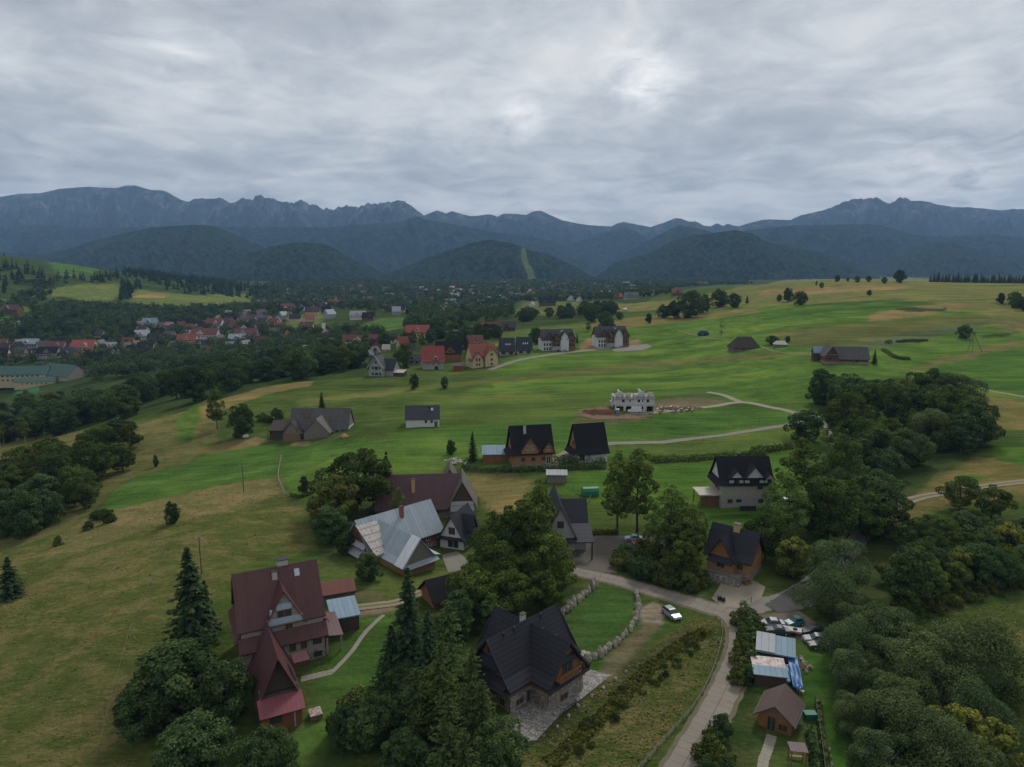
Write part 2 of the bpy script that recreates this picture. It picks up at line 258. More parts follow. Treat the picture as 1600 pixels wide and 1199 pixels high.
# (pixels of the outline, colour, wildness, softness in metres)
PATCH = [
 ([(-900,640),(0,640),(300,645),(430,600),(560,590),(600,575),(800,560),(850,520),(1000,480),(1050,455),(1150,440),(700,436),(400,436),(-900,436)], DARK, .1, 4),
 ([(-900,436),(400,436),(430,455),(300,445),(180,425),(60,396),(-300,390)], DARK, .1, 6),
 ([(58,403),(110,402),(168,414),(195,424),(150,432),(95,431),(80,420)], (.06,.12,.03), .1, 5),
 ([(10,470),(60,450),(130,445),(185,443),(205,462),(150,474),(90,462)], OLIVE, .4, 5),
 ([(200,478),(212,453),(300,462),(390,459),(392,472),(300,484)], OLIVE, .3, 5),
 ([(205,459),(255,461),(255,467),(208,465)], GOLD, .2, 3),
 ([(0,468),(62,490),(30,500),(40,520),(0,520)], (.07,.12,.03), .1, 3),
 ([(25,605),(60,600),(60,615),(22,618)], (.06,.13,.05), 0, 2),
 ([(440,505),(500,485),(520,497),(470,520),(445,517)], OLIVE, .4, 3),
 ([(570,505),(600,497),(640,497),(640,512),(600,518),(560,515)], (.06,.12,.03), .1, 3),
 ([(660,488),(680,492),(680,500),(660,498)], GOLD, .1, 3), ([(450,440),(520,438),(545,448),(500,450)], OLIVE, .2, 8), ([(590,444),(760,441),(820,440),(820,444),(700,448)], (.08,.10,.04), .2, 8),
 ([(715,540),(760,520),(830,513),(900,505),(940,498),(960,505),(900,520),(830,530),(760,545)], (.075,.12,.03), .3, 4),
 ([(560,700),(700,640),(820,540),(1000,500),(1100,485),(1190,470),(1350,480),(1500,480),(1600,500),(1900,560),(1900,640),(1600,660),(1300,700),(1000,720),(700,720)], GREEN, 0, 4),
 ([(820,470),(1000,474),(980,484),(860,494),(800,490)], (.10,.12,.04), .3, 4),
 ([(955,477),(1060,468),(1080,480),(1000,487),(940,488)], (.16,.15,.055), .3, 2.5),
 ([(900,508),(1000,495),(1180,482),(1190,488),(1030,507),(960,518)], (.15,.13,.05), .35, 4),
 ([(1040,470),(1150,452),(1250,434),(1420,434),(1700,450),(1700,505),(1560,502),(1500,480),(1400,468),(1200,478),(1090,484)], (.135,.145,.048), .3, 3),
 ([(1180,455),(1300,447),(1420,447),(1420,452),(1300,458),(1190,463)], GOLD, .3, 4),
 ([(1360,492),(1400,479),(1500,474),(1530,480),(1440,493),(1365,502)], GOLD, .5, 3),
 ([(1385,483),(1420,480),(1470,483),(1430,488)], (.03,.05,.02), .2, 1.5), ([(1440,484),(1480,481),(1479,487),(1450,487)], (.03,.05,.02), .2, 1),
 ([(1180,490),(1400,470),(1450,473),(1360,492),(1200,505)], DEEP, 0, 4),
 ([(1200,520),(1300,508),(1400,500),(1520,492),(1560,498),(1440,520),(1300,545),(1240,540)], (.10,.11,.035), .2, 4),
 ([(1290,548),(1400,525),(1560,498),(1562,504),(1430,532),(1300,562),(1240,553)], GREY, .1, 3),
 ([(1560,500),(1700,498),(1700,520),(1600,522),(1555,512)], (.13,.12,.05), .6, 3),
 ([(1408,578),(1470,560),(1600,530),(1700,515),(1700,525),(1600,541),(1500,563),(1450,578)], (.14,.13,.05), .35, 2.5),
 ([(1435,578),(1500,563),(1600,542),(1700,530),(1700,640),(1600,618),(1520,600)], DEEP, 0, 2),
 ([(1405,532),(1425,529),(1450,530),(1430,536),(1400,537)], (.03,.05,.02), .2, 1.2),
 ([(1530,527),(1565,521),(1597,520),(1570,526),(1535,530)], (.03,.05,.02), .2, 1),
 ([(460,628),(620,606),(800,588),(1000,566),(1200,550),(1240,556),(1100,570),(900,588),(700,606),(480,634)], (.105,.125,.038), .1, 3),
 ([(640,660),(760,668),(900,655),(960,640),(900,610),(760,615),(640,630)], (.085,.125,.03), .05, 6),
 ([(700,672),(850,655),(950,648),(1060,640),(1160,628),(1250,650),(1230,664),(1100,676),(950,692),(800,700),(700,690)], DEEP, 0, 1),
 ([(950,694),(1100,682),(1230,668),(1240,690),(1140,706),(1030,712),(940,708)], (.075,.115,.026), .15, 2),
 ([(900,740),(1130,720),(1250,700),(1300,760),(1200,830),(1060,820),(960,790),(870,770)], (.055,.12,.02), .1, 3),
 ([(480,760),(560,720),(620,700),(700,720),(690,740),(600,745),(520,770)], BRIGHT, .1, 3),
 ([(420,700),(560,690),(700,705),(690,712),(560,706),(440,720)], DEEP, .05, 2),
 ([(722,742),(790,742),(830,748),(825,775),(800,805),(775,803),(735,770)], (.19,.16,.06), .35, 1.5),
 # the hill field on the left
 ([(-600,1300),(-600,880),(-50,872),(60,852),(146,806),(300,768),(374,753),(434,745),(446,780),(480,800),(492,860),(432,872),(372,890),(368,1000),(330,1060),(240,1120),(215,1300)], (.115,.12,.036), .85, 1.5),
 ([(75,872),(100,835),(148,805),(300,768),(374,753),(434,746),(436,768),(380,796),(290,812),(240,822),(190,842),(120,860)], (.23,.18,.08), .95, 1.2),
 ([(146,806),(171,769),(215,746),(300,722),(336,706),(392,697),(486,694),(520,715),(450,742),(374,752),(300,767)], DEEP, .05, .6),
 ([(437,748),(560,700),(640,700),(620,735),(520,775),(452,772)], BRIGHT, .05, 1.0),
 ([(0,730),(-200,740),(-200,690),(0,692),(100,676),(215,665),(270,648),(300,640),(325,622),(345,645),(336,690),(300,720),(215,744),(171,768),(140,800),(90,835),(0,862),(-200,880)], (.125,.12,.045), .6, 1.5),
 ([(290,648),(340,625),(430,602),(490,596),(484,604),(430,613),(370,632),(320,655)], (.19,.15,.06), .4, 1),
 ([(275,655),(310,630),(315,650),(300,690),(280,692)], (.065,.12,.025), .1, 1),
 ([(300,703),(380,686),(420,686),(400,696),(330,710)], (.15,.12,.05), .5, 1),
 ([(380,690),(400,683),(425,688),(400,697)], (.22,.17,.08), .4, .6), ([(455,692),(485,690),(480,697),(455,697)], (.2,.15,.07), .4, .6),
 # around the near houses
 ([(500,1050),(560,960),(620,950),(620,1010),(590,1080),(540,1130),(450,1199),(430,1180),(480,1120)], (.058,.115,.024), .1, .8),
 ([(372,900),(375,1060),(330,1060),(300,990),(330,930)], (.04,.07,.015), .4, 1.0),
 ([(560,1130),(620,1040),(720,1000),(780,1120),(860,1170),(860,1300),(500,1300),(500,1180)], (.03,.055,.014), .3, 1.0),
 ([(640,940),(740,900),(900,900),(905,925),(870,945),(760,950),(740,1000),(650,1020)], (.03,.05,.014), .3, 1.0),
 ([(885,960),(930,915),(990,925),(998,945),(960,990),(915,1030),(880,1010)], (.050,.102,.024), .1, .3),
 ([(915,1035),(1005,950),(1040,970),(1070,960),(1100,965),(1030,1010),(985,1040),(880,1120),(870,1090)], (.048,.10,.02), .2, .5),
 ([(820,1170),(960,1060),(1080,965),(1120,962),(1132,1000),(1110,1050),(1060,1120),(1010,1199),(970,1300),(780,1300)], (.085,.095,.026), .85, .8),
 ([(830,1160),(900,1095),(1000,1020),(1080,975),(1090,985),(1010,1050),(930,1110),(860,1180)], (.05,.055,.022), .5, .8),
 ([(1250,1040),(1262,1000),(1290,1010),(1330,1060),(1345,1130),(1360,1199),(1370,1300),(1290,1300),(1275,1199),(1275,1120),(1255,1090)], (.042,.10,.018), .1, .5),
 ([(1400,970),(1480,955),(1600,940),(1900,940),(1900,1400),(1640,1300),(1590,1110),(1570,1040),(1500,1000),(1440,990)], (.08,.105,.028), .8, 1),
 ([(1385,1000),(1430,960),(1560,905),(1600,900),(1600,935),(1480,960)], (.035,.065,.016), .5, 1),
 ([(1375,810),(1410,775),(1460,740),(1500,716),(1560,715),(1620,738),(1700,750),(1700,790),(1560,780),(1480,790),(1420,815)], (.17,.14,.05), .75, 1),
 ([(1475,760),(1500,742),(1545,745),(1530,758)], (.07,.13,.03), .2, .8),
 ([(1540,700),(1570,695),(1610,700),(1600,728),(1560,720)], (.05,.11,.02), .1, .6),
 ([(1515,615),(1600,626),(1700,640),(1700,670),(1545,672),(1530,650)], (.17,.145,.05), .5, 1),
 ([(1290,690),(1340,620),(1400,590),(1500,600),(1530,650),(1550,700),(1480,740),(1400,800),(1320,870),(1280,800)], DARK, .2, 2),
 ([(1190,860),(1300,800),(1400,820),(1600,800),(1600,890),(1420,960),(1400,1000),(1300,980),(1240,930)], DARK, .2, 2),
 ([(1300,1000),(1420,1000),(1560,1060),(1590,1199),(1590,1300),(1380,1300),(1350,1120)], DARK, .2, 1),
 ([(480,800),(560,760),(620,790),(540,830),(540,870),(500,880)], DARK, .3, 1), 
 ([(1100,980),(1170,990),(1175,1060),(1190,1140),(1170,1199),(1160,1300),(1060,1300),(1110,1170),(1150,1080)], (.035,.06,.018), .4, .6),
 ([(600,925),(560,920),(555,935),(600,950)], (.10,.10,.05), .4, .5),
 ([(980,640),(1020,640),(1080,632),(1140,622),(1120,612),(1040,618),(1020,628)], (.06,.10,.03), .3, .5),
 ([(920,640),(950,630),(960,650),(1000,650),(1000,660),(900,668),(890,660)], (.11,.11,.05), .4, .6),
 ([(1005,640),(1020,626),(1060,622),(1100,622),(1140,628),(1060,640),(1010,646)], (.14,.115,.07), .4, .4),
 ([(545,960),(620,945),(625,952),(560,966)], SOIL, .1, .3),
 ([(935,1060),(945,1030),(1000,985),(1010,965),(1040,972),(1010,1000),(960,1060),(955,1065)], (.15,.125,.075), .3, .6),
 ([(990,958),(1020,940),(1045,950),(1035,975),(1005,972)], (.22,.18,.13), .05, .4),
 ([(905,540),(915,528),(945,532),(950,545),(905,550)], (.22,.16,.08), .1, 1), ([(985,532),(1000,530),(1005,540),(985,545)], (.2,.16,.09), .1, 1),
]
def seg_dist_inside(x, y, poly):
    inside = np.zeros(len(x), bool); dmin = np.full(len(x), 1e9); n = len(poly)
    for i in range(n):
        x0, y0 = poly[i]; x1, y1 = poly[(i + 1) % n]
        c = ((y0 > y) != (y1 > y)) & (x < (x1 - x0) * (y - y0) / (y1 - y0 + 1e-12) + x0); inside ^= c
        dx, dy = x1 - x0, y1 - y0; q = np.clip(((x - x0) * dx + (y - y0) * dy) / (dx * dx + dy * dy + 1e-9), 0, 1)
        dmin = np.minimum(dmin, (x - x0 - q * dx) ** 2 + (y - y0 - q * dy) ** 2)
    return inside, np.sqrt(dmin)
def densify(pts, step=40):
    out = []
    for i in range(len(pts)):
        a, b = pts[i], pts[(i + 1) % len(pts)]; n = max(1, int(math.dist(a, b) / step))
        out += [(a[0] + (b[0] - a[0]) * k / n, a[1] + (b[1] - a[1]) * k / n) for k in range(n)]
    return out
def build_ground():
    # polar sheet: dense where the photo looks, coarse elsewhere
    th = np.concatenate([np.linspace(-math.pi, -.80, 60, endpoint=False), np.linspace(-.80, .80, 1150), np.linspace(.80, math.pi, 61)[1:-1]])
    inv = np.linspace(1 / 66., 1 / 1000., 800); rr = np.concatenate([[4, 15, 30, 45, 57], 1 / inv, np.geomspace(1004, 2600, 160), np.geomspace(2650, 12000, 30)])
    TH, RR = np.meshgrid(th, rr); x = (RR * np.sin(TH)).ravel(); y = (RR * np.cos(TH)).ravel(); z = Hv(x, y)
    nt, nr = len(th), len(rr)
    i = np.arange((nr - 1) * nt); j = i + 1 - nt * ((i % nt) == nt - 1)
    faces = np.stack([i, i + nt, j + nt, j], 1)
    colr = np.empty((len(x), 4), np.float32); colr[:, :3] = (.055, .09, .022); colr[:, 3] = .25
    far = np.hypot(x, y) > 2400; colr[far, :3] = (.03, .045, .018)
    wn = np.clip(np.hypot(x, y) / 150, .6, 8)
    jx = fbm(x / 5 / wn, y / 5 / wn, 3, 40) * wn; jy = fbm(x / 5 / wn + 50, y / 5 / wn, 3, 43) * wn
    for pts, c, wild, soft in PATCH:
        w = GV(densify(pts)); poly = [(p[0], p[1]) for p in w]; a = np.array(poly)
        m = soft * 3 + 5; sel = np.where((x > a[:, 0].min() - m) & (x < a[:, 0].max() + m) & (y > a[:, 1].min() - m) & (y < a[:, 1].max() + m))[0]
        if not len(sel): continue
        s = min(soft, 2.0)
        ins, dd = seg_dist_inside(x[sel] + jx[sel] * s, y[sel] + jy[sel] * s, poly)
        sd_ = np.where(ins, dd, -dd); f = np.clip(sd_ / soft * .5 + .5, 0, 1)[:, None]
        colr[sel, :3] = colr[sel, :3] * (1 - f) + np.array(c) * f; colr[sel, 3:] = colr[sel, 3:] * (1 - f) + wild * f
    o = mesh_obj('ground', np.stack([x, y, z], 1), faces, M_ground, smooth=True)
    at = o.data.color_attributes.new('tone', 'FLOAT_COLOR', 'POINT'); at.data.foreach_set('color', colr.ravel())
    prop(o, kind='structure')
build_ground()
# ------------------------------------------------------------------ hills and mountains
def mat_mountain(name, forest, grass, rock, rock_lo, rock_hi, rockamt, speck=.02):
    m, t, b, out = new_mat(name)
    P = objc(t); sep = N(t, 'ShaderNodeSeparateXYZ'); L(t, P, sep.inputs[0])
    geo = N(t, 'ShaderNodeNewGeometry'); n1 = noise(t, P, .0022, 6, .6); n2 = noise(t, mapping(t, P, (1, 1, .35)), speck, 5, .7); n3 = noise(t, mapping(t, P, (1, .35, .5)), .010, 6, .68, .8)
    hz = math_n(t, 'DIVIDE', math_n(t, 'SUBTRACT', sep.outputs[2], rock_lo), rock_hi - rock_lo)
    hz = math_n(t, 'ADD', hz, math_n(t, 'MULTIPLY', math_n(t, 'SUBTRACT', n1, .5), 1.6), clamp=True)
    fc = ramp(t, n2, [(.42, tuple(c * .4 for c in forest)), (.5, forest), (.60, tuple(c * 2.0 for c in forest))])
    fc = mixc(t, math_n(t, 'MULTIPLY', math_n(t, 'SUBTRACT', n1, .56), 6, clamp=True), fc, tuple(c * 1.7 for c in forest))
    rk = ramp(t, n3, [(.43, grass), (.50, tuple(g * .6 + r * .4 for g, r in zip(grass, rock))), (.55, rock), (.62, tuple(c * 1.9 for c in rock))])
    rk = mixc(t, 1 - rockamt, rk, grass)
    c = mixc(t, hz, fc, rk); setb(t, b, 'Base Color', c); b.inputs['Roughness'].default_value = 1; b.inputs['Specular IOR Level'].default_value = 0
    at = N(t, 'ShaderNodeAttribute', attribute_name='clear'); gr = math_n(t, 'MULTIPLY', math_n(t, 'SUBTRACT', noise(t, P, .0035, 4, .6), .60), 9, clamp=True)
    c = mixc(t, math_n(t, 'MULTIPLY', gr, .5), c, (.045, .062, .028)); c = mixc(t, at.outputs['Fac'], c, (.10, .14, .045)); setb(t, b, 'Base Color', c)
    bump(t, b, math_n(t, 'ADD', math_n(t, 'MULTIPLY', n2, 25), math_n(t, 'MULTIPLY', n3, 40)), .8, 1.0)
    return m
def range_mesh(name, prof, D, front, back, mat, base=30, amp=.3, fs=600, seed=1, jag=0, cols=760, rows=60, clear=None):
    """a range whose skyline is prof (photo pixels) at distance D; its slopes run down towards and away from the camera"""
    pr = np.array(prof, float); px = np.linspace(pr[0, 0], pr[-1, 0], cols); py = np.interp(px, pr[:, 0], pr[:, 1])
    u = (px - 800) / F; v = (py - 599.5) / F
    k = D / (math.cos(PITCH) - v * math.sin(PITCH)); X = u * k; Z = ZC + (-math.sin(PITCH) - v * math.cos(PITCH)) * k
    if jag:
        kx = 1 if D < 8000 else .12 + np.clip(1 - np.abs(px - 480) / 190, 0, .6) * 1.6 + np.clip(1 - np.abs(px - 1370) / 90, 0, .6) * 1.1
        Z = Z + kx * jag * (1.5 * np.abs(perlin(X / 95., X * 0 + .3, seed + 50)) + .7 * perlin(X / 38., X * 0 + 9.3, seed + 51) + .3 * perlin(X / 17., X * 0 + 4.3, seed + 52) - .3)
    s = np.concatenate([np.linspace(0, 1, rows), 1 + np.linspace(0, 1, 16)[1:]])
    S, XX = np.meshgrid(s, X); ZZ = Z[:, None] + 0 * S
    Y = np.where(S <= 1, D - front * (1 - S), D + back * (S - 1))
    g = np.where(S <= 1, S ** 1.15 * .55 + .45 * S ** 2.2, (2 - S) ** 1.3)
    spur = 1 - np.abs(perlin(XX / fs + .6 * perlin(XX / fs / 2, Y / fs / 2, seed + 8), Y / fs / 2.2, seed)) * 2.0
    fine = fbm(XX / (fs * .35), Y / (fs * .5), 5, seed + 3)
    env = np.where(S <= 1, np.sin(np.pi * np.clip(S, 0, 1)) ** .8 * (1 - .35 * S), np.sin(np.pi * np.clip(2 - S, 0, 1)) * .5)
    h = (ZZ - base); zz = base - 25 + (h + 25) * g + env * h * amp * (spur * .8 + fine * .8 - .45)
    # stay under the skyline as seen from the ridge down
    zz = np.minimum(zz, ZZ - 0.0 * h + (S - 1) * 0)
    Xp = XX * (Y / D)                                    # keep the spurs running straight down towards us
    Xp = XX + (XX * (Y / D) - XX) * .6
    P = np.stack([Xp, Y, zz], -1).reshape(-1, 3); nr = len(s); nc = cols
    ii, jj = np.meshgrid(np.arange(nc - 1), np.arange(nr - 1), indexing='ij'); a = (ii * nr + jj).ravel()
    o = mesh_obj(name, P, np.stack([a, a + nr, a + nr + 1, a + 1], 1), mat, smooth=True); prop(o, kind='structure')
    if clear: a_ = o.data.attributes.new('clear', 'FLOAT', 'POINT'); a_.data.foreach_set('value', clear(P).astype(np.float32))
    return o
SKY_A = [(-700,345),(-300,330),(-100,318),(0,308),(30,303),(62,302),(95,295),(135,292),(182,294),(197,290),(212,290),(235,297),(257,298),(282,312),(295,316),(302,311),(315,310),(332,311),(345,309),(352,313),(360,317),(370,316),(380,310),(390,312),(397,312),(402,306),(407,305),(418,310),(427,311),(442,316),(460,317),(466,314),(477,314),(484,320),(492,319),(500,325),(505,327),(510,326),(515,329),(520,329),(527,324),(538,323),(545,321),(557,325),(566,321),(578,318),(590,318),(605,315),(612,316),(620,313),(630,314),(640,320),(662,337),(672,333),(682,329),(690,331),(697,334),(705,330),(720,334),(735,338),(750,337),(762,335),(770,336),(777,339),(787,334),(800,334),(822,336),(832,331),(844,329),(857,335),(877,344),(900,349),(920,352),(955,354),(965,349),(975,347),(995,351),(1017,355),(1040,347),(1055,341),(1065,342),(1077,347),(1087,346),(1100,353),(1110,354),(1120,349),(1130,353),(1137,350),(1147,353),(1155,354),(1170,349),(1190,344),(1200,343),(1235,344),(1250,337),(1285,329),(1300,324),(1320,315),(1335,311),(1352,310),(1370,309),(1378,313),(1386,319),(1397,315),(1405,308),(1415,309),(1422,314),(1442,314),(1465,320),(1492,324),(1515,324),(1545,327),(1562,329),(1587,327),(1600,327),(1750,330),(2000,345),(2400,360)]
M_far = mat_mountain('far_rock', (.018,.032,.022), (.03,.045,.035), (.10,.10,.105), 470, 820, .75)
M_mid = mat_mountain('mid_forest', (.014,.026,.018), (.05,.065,.035), (.14,.14,.13), 420, 800, .25)
M_hill = mat_mountain('near_forest', (.018,.034,.020), (.03,.045,.02), (.05,.06,.03), 200, 900, .1, .045)
range_mesh('mountain_range', SKY_A, 9000, 2600, 900, M_far, base=60, amp=.6, fs=560, seed=3, jag=27, cols=1800, rows=110)
SKY_B = [(-700,372),(-200,366),(0,357),(50,352),(75,351),(125,356),(200,356),(250,354),(287,352),(400,355),(512,355),(555,351),(580,350),(605,349),(625,347),(645,339),(655,339),(665,343),(700,349),(737,356),(780,364),(817,368),(850,374),(880,386),(920,402),(960,415),(1000,424)]
range_mesh('forested_ridge', SKY_B, 6400, 1500, 500, M_mid, base=40, amp=.50, fs=520, seed=12, jag=5, cols=620, rows=60)
range_mesh('forested_spur', [(760,400),(820,383),(880,385),(920,372),(945,362),(975,355),(995,362),(1020,380),(1045,405),(1070,420)], 7200, 1200, 400, M_mid, base=40, amp=.4, fs=380, jag=5, seed=22, cols=220, rows=40)
range_mesh('forested_ridge', [(930,430),(960,405),(1000,382),(1060,352),(1090,356),(1120,366),(1155,362),(1200,356),(1240,352),(1290,352),(1332,350),(1355,350),(1375,352),(1400,358),(1425,367),(1475,370),(1550,366),(1600,372),(1750,380),(2000,392),(2400,400)], 6000, 1500, 500, M_mid, base=40, amp=.5, fs=520, seed=31, jag=5, cols=620, rows=60)
HILLS = [([(-500,400),(-200,392),(0,395),(60,398),(110,388),(150,375),(195,364),(237,356),(287,352),(320,352),(337,354),(362,365),(400,381),(440,402),(480,425),(520,436)],4300,1200,21),
 ([(330,430),(360,408),(400,392),(425,385),(450,380),(475,379),(507,381),(525,390),(550,405),(580,417),(600,427),(625,437)],3500,750,33),
 ([(560,440),(612,425),(650,410),(700,392),(737,380),(762,375),(800,380),(825,390),(862,400),(900,417),(925,432),(945,441)],3500,700,45),
 ([(900,441),(935,430),(962,410),(1012,397),(1050,377),(1087,367),(1107,366),(1130,362),(1150,360),(1175,365),(1200,379),(1250,389),(1287,397),(1325,412),(1362,430),(1400,441)],3900,900,57),
 ([(1300,441),(1375,412),(1400,397),(1450,380),(1490,379),(1525,390),(1560,398),(1600,405),(1750,410),(2000,420)],4700,900,69)]
def ski_slope(P):
    cx = 62 + (3500 - P[:, 1]) * .035; return (np.clip(1 - np.abs(P[:, 0] - cx - 8 * np.sin(P[:, 2] / 30)) / (15 + (3500 - P[:, 1]) * .02), 0, 1) > .15) * (P[:, 2] < 205) * (P[:, 1] < 3500)
for prof, D, fr, seed in HILLS:
    range_mesh('forested_hill', prof, D, fr, 500, M_hill, base=22, amp=.42, fs=330, seed=seed, cols=900, rows=110, jag=5, clear=ski_slope if seed == 45 else None)
# ------------------------------------------------------------------ building materials
def wall_mat(name, c, style='plaster', c2=None):
    m, t, b, o = new_mat(name); P = objc(t); n = noise(t, P, 1.3, 5, .65); n2 = noise(t, P, 9, 3, .6)
    sep = N(t, 'ShaderNodeSeparateXYZ'); L(t, P, sep.inputs[0]); z = sep.outputs[2]
    xy = math_n(t, 'ADD', sep.outputs[0], sep.outputs[1])
    if style == 'log':
        s = math_n(t, 'FRACT', math_n(t, 'MULTIPLY', z, 2.6)); groove = math_n(t, 'LESS_THAN', s, .16)
        g = noise(t, mapping(t, P, (.8, .8, 7)), 1.5, 4, .6); cc = mixc(t, g, tuple(x * .6 for x in c), tuple(x * 1.4 for x in c))
        cc = mixc(t, math_n(t, 'MULTIPLY', groove, .75), cc, c2 or tuple(x * .25 for x in c)); bump(t, b, s, .5, .1)
    elif style == 'board':
        s = math_n(t, 'FRACT', math_n(t, 'MULTIPLY', xy, 4.5)); g = noise(t, mapping(t, P, (7, 7, .5)), 1, 4, .6)
        cc = mixc(t, g, tuple(x * .55 for x in c), tuple(x * 1.45 for x in c)); cc = mixc(t, math_n(t, 'MULTIPLY', math_n(t, 'LESS_THAN', s, .12), .6), cc, tuple(x * .3 for x in c))
    elif style in ('brick', 'block'):
        bt = N(t, 'ShaderNodeTexBrick'); L(t, mapping(t, P, (1, 1, 1), (R(90), 0, 0)), bt.inputs[0]); bt.inputs['Scale'].default_value = 4.2 if style == 'brick' else 2.6
        cmb = N(t, 'ShaderNodeCombineXYZ'); L(t, xy, cmb.inputs[0]); L(t, z, cmb.inputs[1]); L(t, cmb.outputs[0], bt.inputs[0])
        bt.inputs['Color1'].default_value = (*c, 1); bt.inputs['Color2'].default_value = (*tuple(x * .72 for x in c), 1); bt.inputs['Mortar'].default_value = (*(c2 or (.3, .28, .25)), 1); bt.inputs['Mortar Size'].default_value = .03
        cc = mixc(t, n, bt.outputs[0], mixc(t, 1.0, bt.outputs[0], (.6, .6, .6), 'MULTIPLY'))
    elif style == 'stone':
        v = N(t, 'ShaderNodeTexVoronoi'); v.inputs['Scale'].default_value = 2.6; L(t, P, v.inputs[0]); v2 = N(t, 'ShaderNodeTexVoronoi', feature='DISTANCE_TO_EDGE'); v2.inputs['Scale'].default_value = 2.6; L(t, P, v2.inputs[0])
        hs = N(t, 'ShaderNodeSeparateColor'); L(t, v.outputs['Color'], hs.inputs[0])
        cc = mixc(t, hs.outputs[0], tuple(x * .6 for x in c), tuple(x * 1.4 for x in c)); cc = mixc(t, math_n(t, 'LESS_THAN', v2.outputs[0], .05), cc, tuple(x * .4 for x in c)); bump(t, b, v2.outputs[0], .6, .1)
    else:
        cc = mixc(t, n, tuple(x * .72 for x in c), tuple(min(.9, x * 1.12) for x in c))
        streak = noise(t, mapping(t, P, (3, 3, .25)), 1.2, 4, .6); cc = mixc(t, math_n(t, 'MULTIPLY', math_n(t, 'SUBTRACT', streak, .52), 2.2, clamp=True), cc, tuple(x * .62 for x in c))
    cc = mixc(t, math_n(t, 'MULTIPLY', math_n(t, 'SUBTRACT', n2, .5), .8, clamp=True), cc, tuple(x * .6 for x in c))
    setb(t, b, 'Base Color', cc); return m
def roof_mat(name, c, style='seam', rough=.55, spec=.3, patch=None, pamt=.55, metal=0, per=1.6):
    m, t, b, o = new_mat(name); P = objc(t); n = noise(t, P, .7, 5, .65); n2 = noise(t, mapping(t, P, (2.5, .5, .5)), 1.2, 4, .6)
    sep = N(t, 'ShaderNodeSeparateXYZ'); L(t, P, sep.inputs[0])
    cc = mixc(t, n, tuple(x * .72 for x in c), tuple(x * 1.28 for x in c)); cc = mixc(t, math_n(t, 'MULTIPLY', n2, .35), cc, tuple(x * 1.5 for x in c))
    if style in ('seam', 'both'):
        s = math_n(t, 'FRACT', math_n(t, 'MULTIPLY', sep.outputs[0], per)); ln = math_n(t, 'LESS_THAN', s, .10)
        sh = math_n(t, 'FLOOR', math_n(t, 'MULTIPLY', sep.outputs[0], per)); wn = N(t, 'ShaderNodeTexWhiteNoise', noise_dimensions='1D'); L(t, sh, wn.inputs['W'])
        cc = mixc(t, math_n(t, 'MULTIPLY', wn.outputs[0], .35), cc, tuple(x * .65 for x in c)); cc = mixc(t, math_n(t, 'MULTIPLY', ln, .5), cc, tuple(x * .5 for x in c)); bump(t, b, ln, .5, .05)
    if style in ('tile', 'both'):
        s = math_n(t, 'FRACT', math_n(t, 'MULTIPLY', sep.outputs[2], per * 1.15)); ln = math_n(t, 'LESS_THAN', s, .22)
        cc = mixc(t, math_n(t, 'MULTIPLY', ln, .62), cc, tuple(x * .32 for x in c)); bump(t, b, s, .6, .06)
    if patch:
        v = noise(t, mapping(t, P, (1.6, 1.6, 3.5)), 1.1, 3, .5); k = math_n(t, 'MULTIPLY', math_n(t, 'SUBTRACT', v, pamt), 14, clamp=True); cc = mixc(t, k, cc, patch)
    setb(t, b, 'Base Color', cc); b.inputs['Roughness'].default_value = rough; b.inputs['Specular IOR Level'].default_value = spec; b.inputs['Metallic'].default_value = metal
    return m
def flat_mat(name, c, rough=.6, spec=.3, var=.25, metal=0, scale=3):
    m, t, b, o = new_mat(name); n = noise(t, objc(t), scale, 4, .6); setb(t, b, 'Base Color', mixc(t, n, tuple(x * (1 - var) for x in c), tuple(x * (1 + var) for x in c)))
    b.inputs['Roughness'].default_value = rough; b.inputs['Specular IOR Level'].default_value = spec; b.inputs['Metallic'].default_value = metal; return m
W_ = dict(
 white=wall_mat('white_render', (.62,.61,.58)), cream=wall_mat('cream_render', (.52,.43,.25)), grey=wall_mat('grey_render', (.34,.33,.31)), beige=wall_mat('beige_render', (.38,.35,.29)),
 log=wall_mat('log_wall', (.21,.105,.045), 'log'), oldlog=wall_mat('old_log_wall', (.13,.06,.035), 'log'), lightlog=wall_mat('light_log_wall', (.34,.19,.085), 'log'), redlog=wall_mat('red_log_wall', (.24,.085,.04), 'log'),
 board=wall_mat('board_wall', (.20,.13,.08), 'board'), darkboard=wall_mat('dark_board_wall', (.075,.055,.045), 'board'), greyboard=wall_mat('grey_board_wall', (.19,.17,.145), 'board'), orange=wall_mat('orange_board_wall', (.24,.115,.045), 'board'),
 brick=wall_mat('brick_wall', (.36,.12,.055), 'brick', (.22,.12,.08)), pale=wall_mat('pale_brick_wall', (.42,.38,.32), 'block', (.30,.27,.23)), block=wall_mat('white_block_wall', (.86,.84,.82), 'block', (.42,.41,.40)),
 stone=wall_mat('stone_wall', (.27,.25,.22), 'stone'), rubble=wall_mat('rubble_wall', (.26,.235,.195), 'stone'), brown=wall_mat('brown_wall', (.17,.10,.055), 'board'))
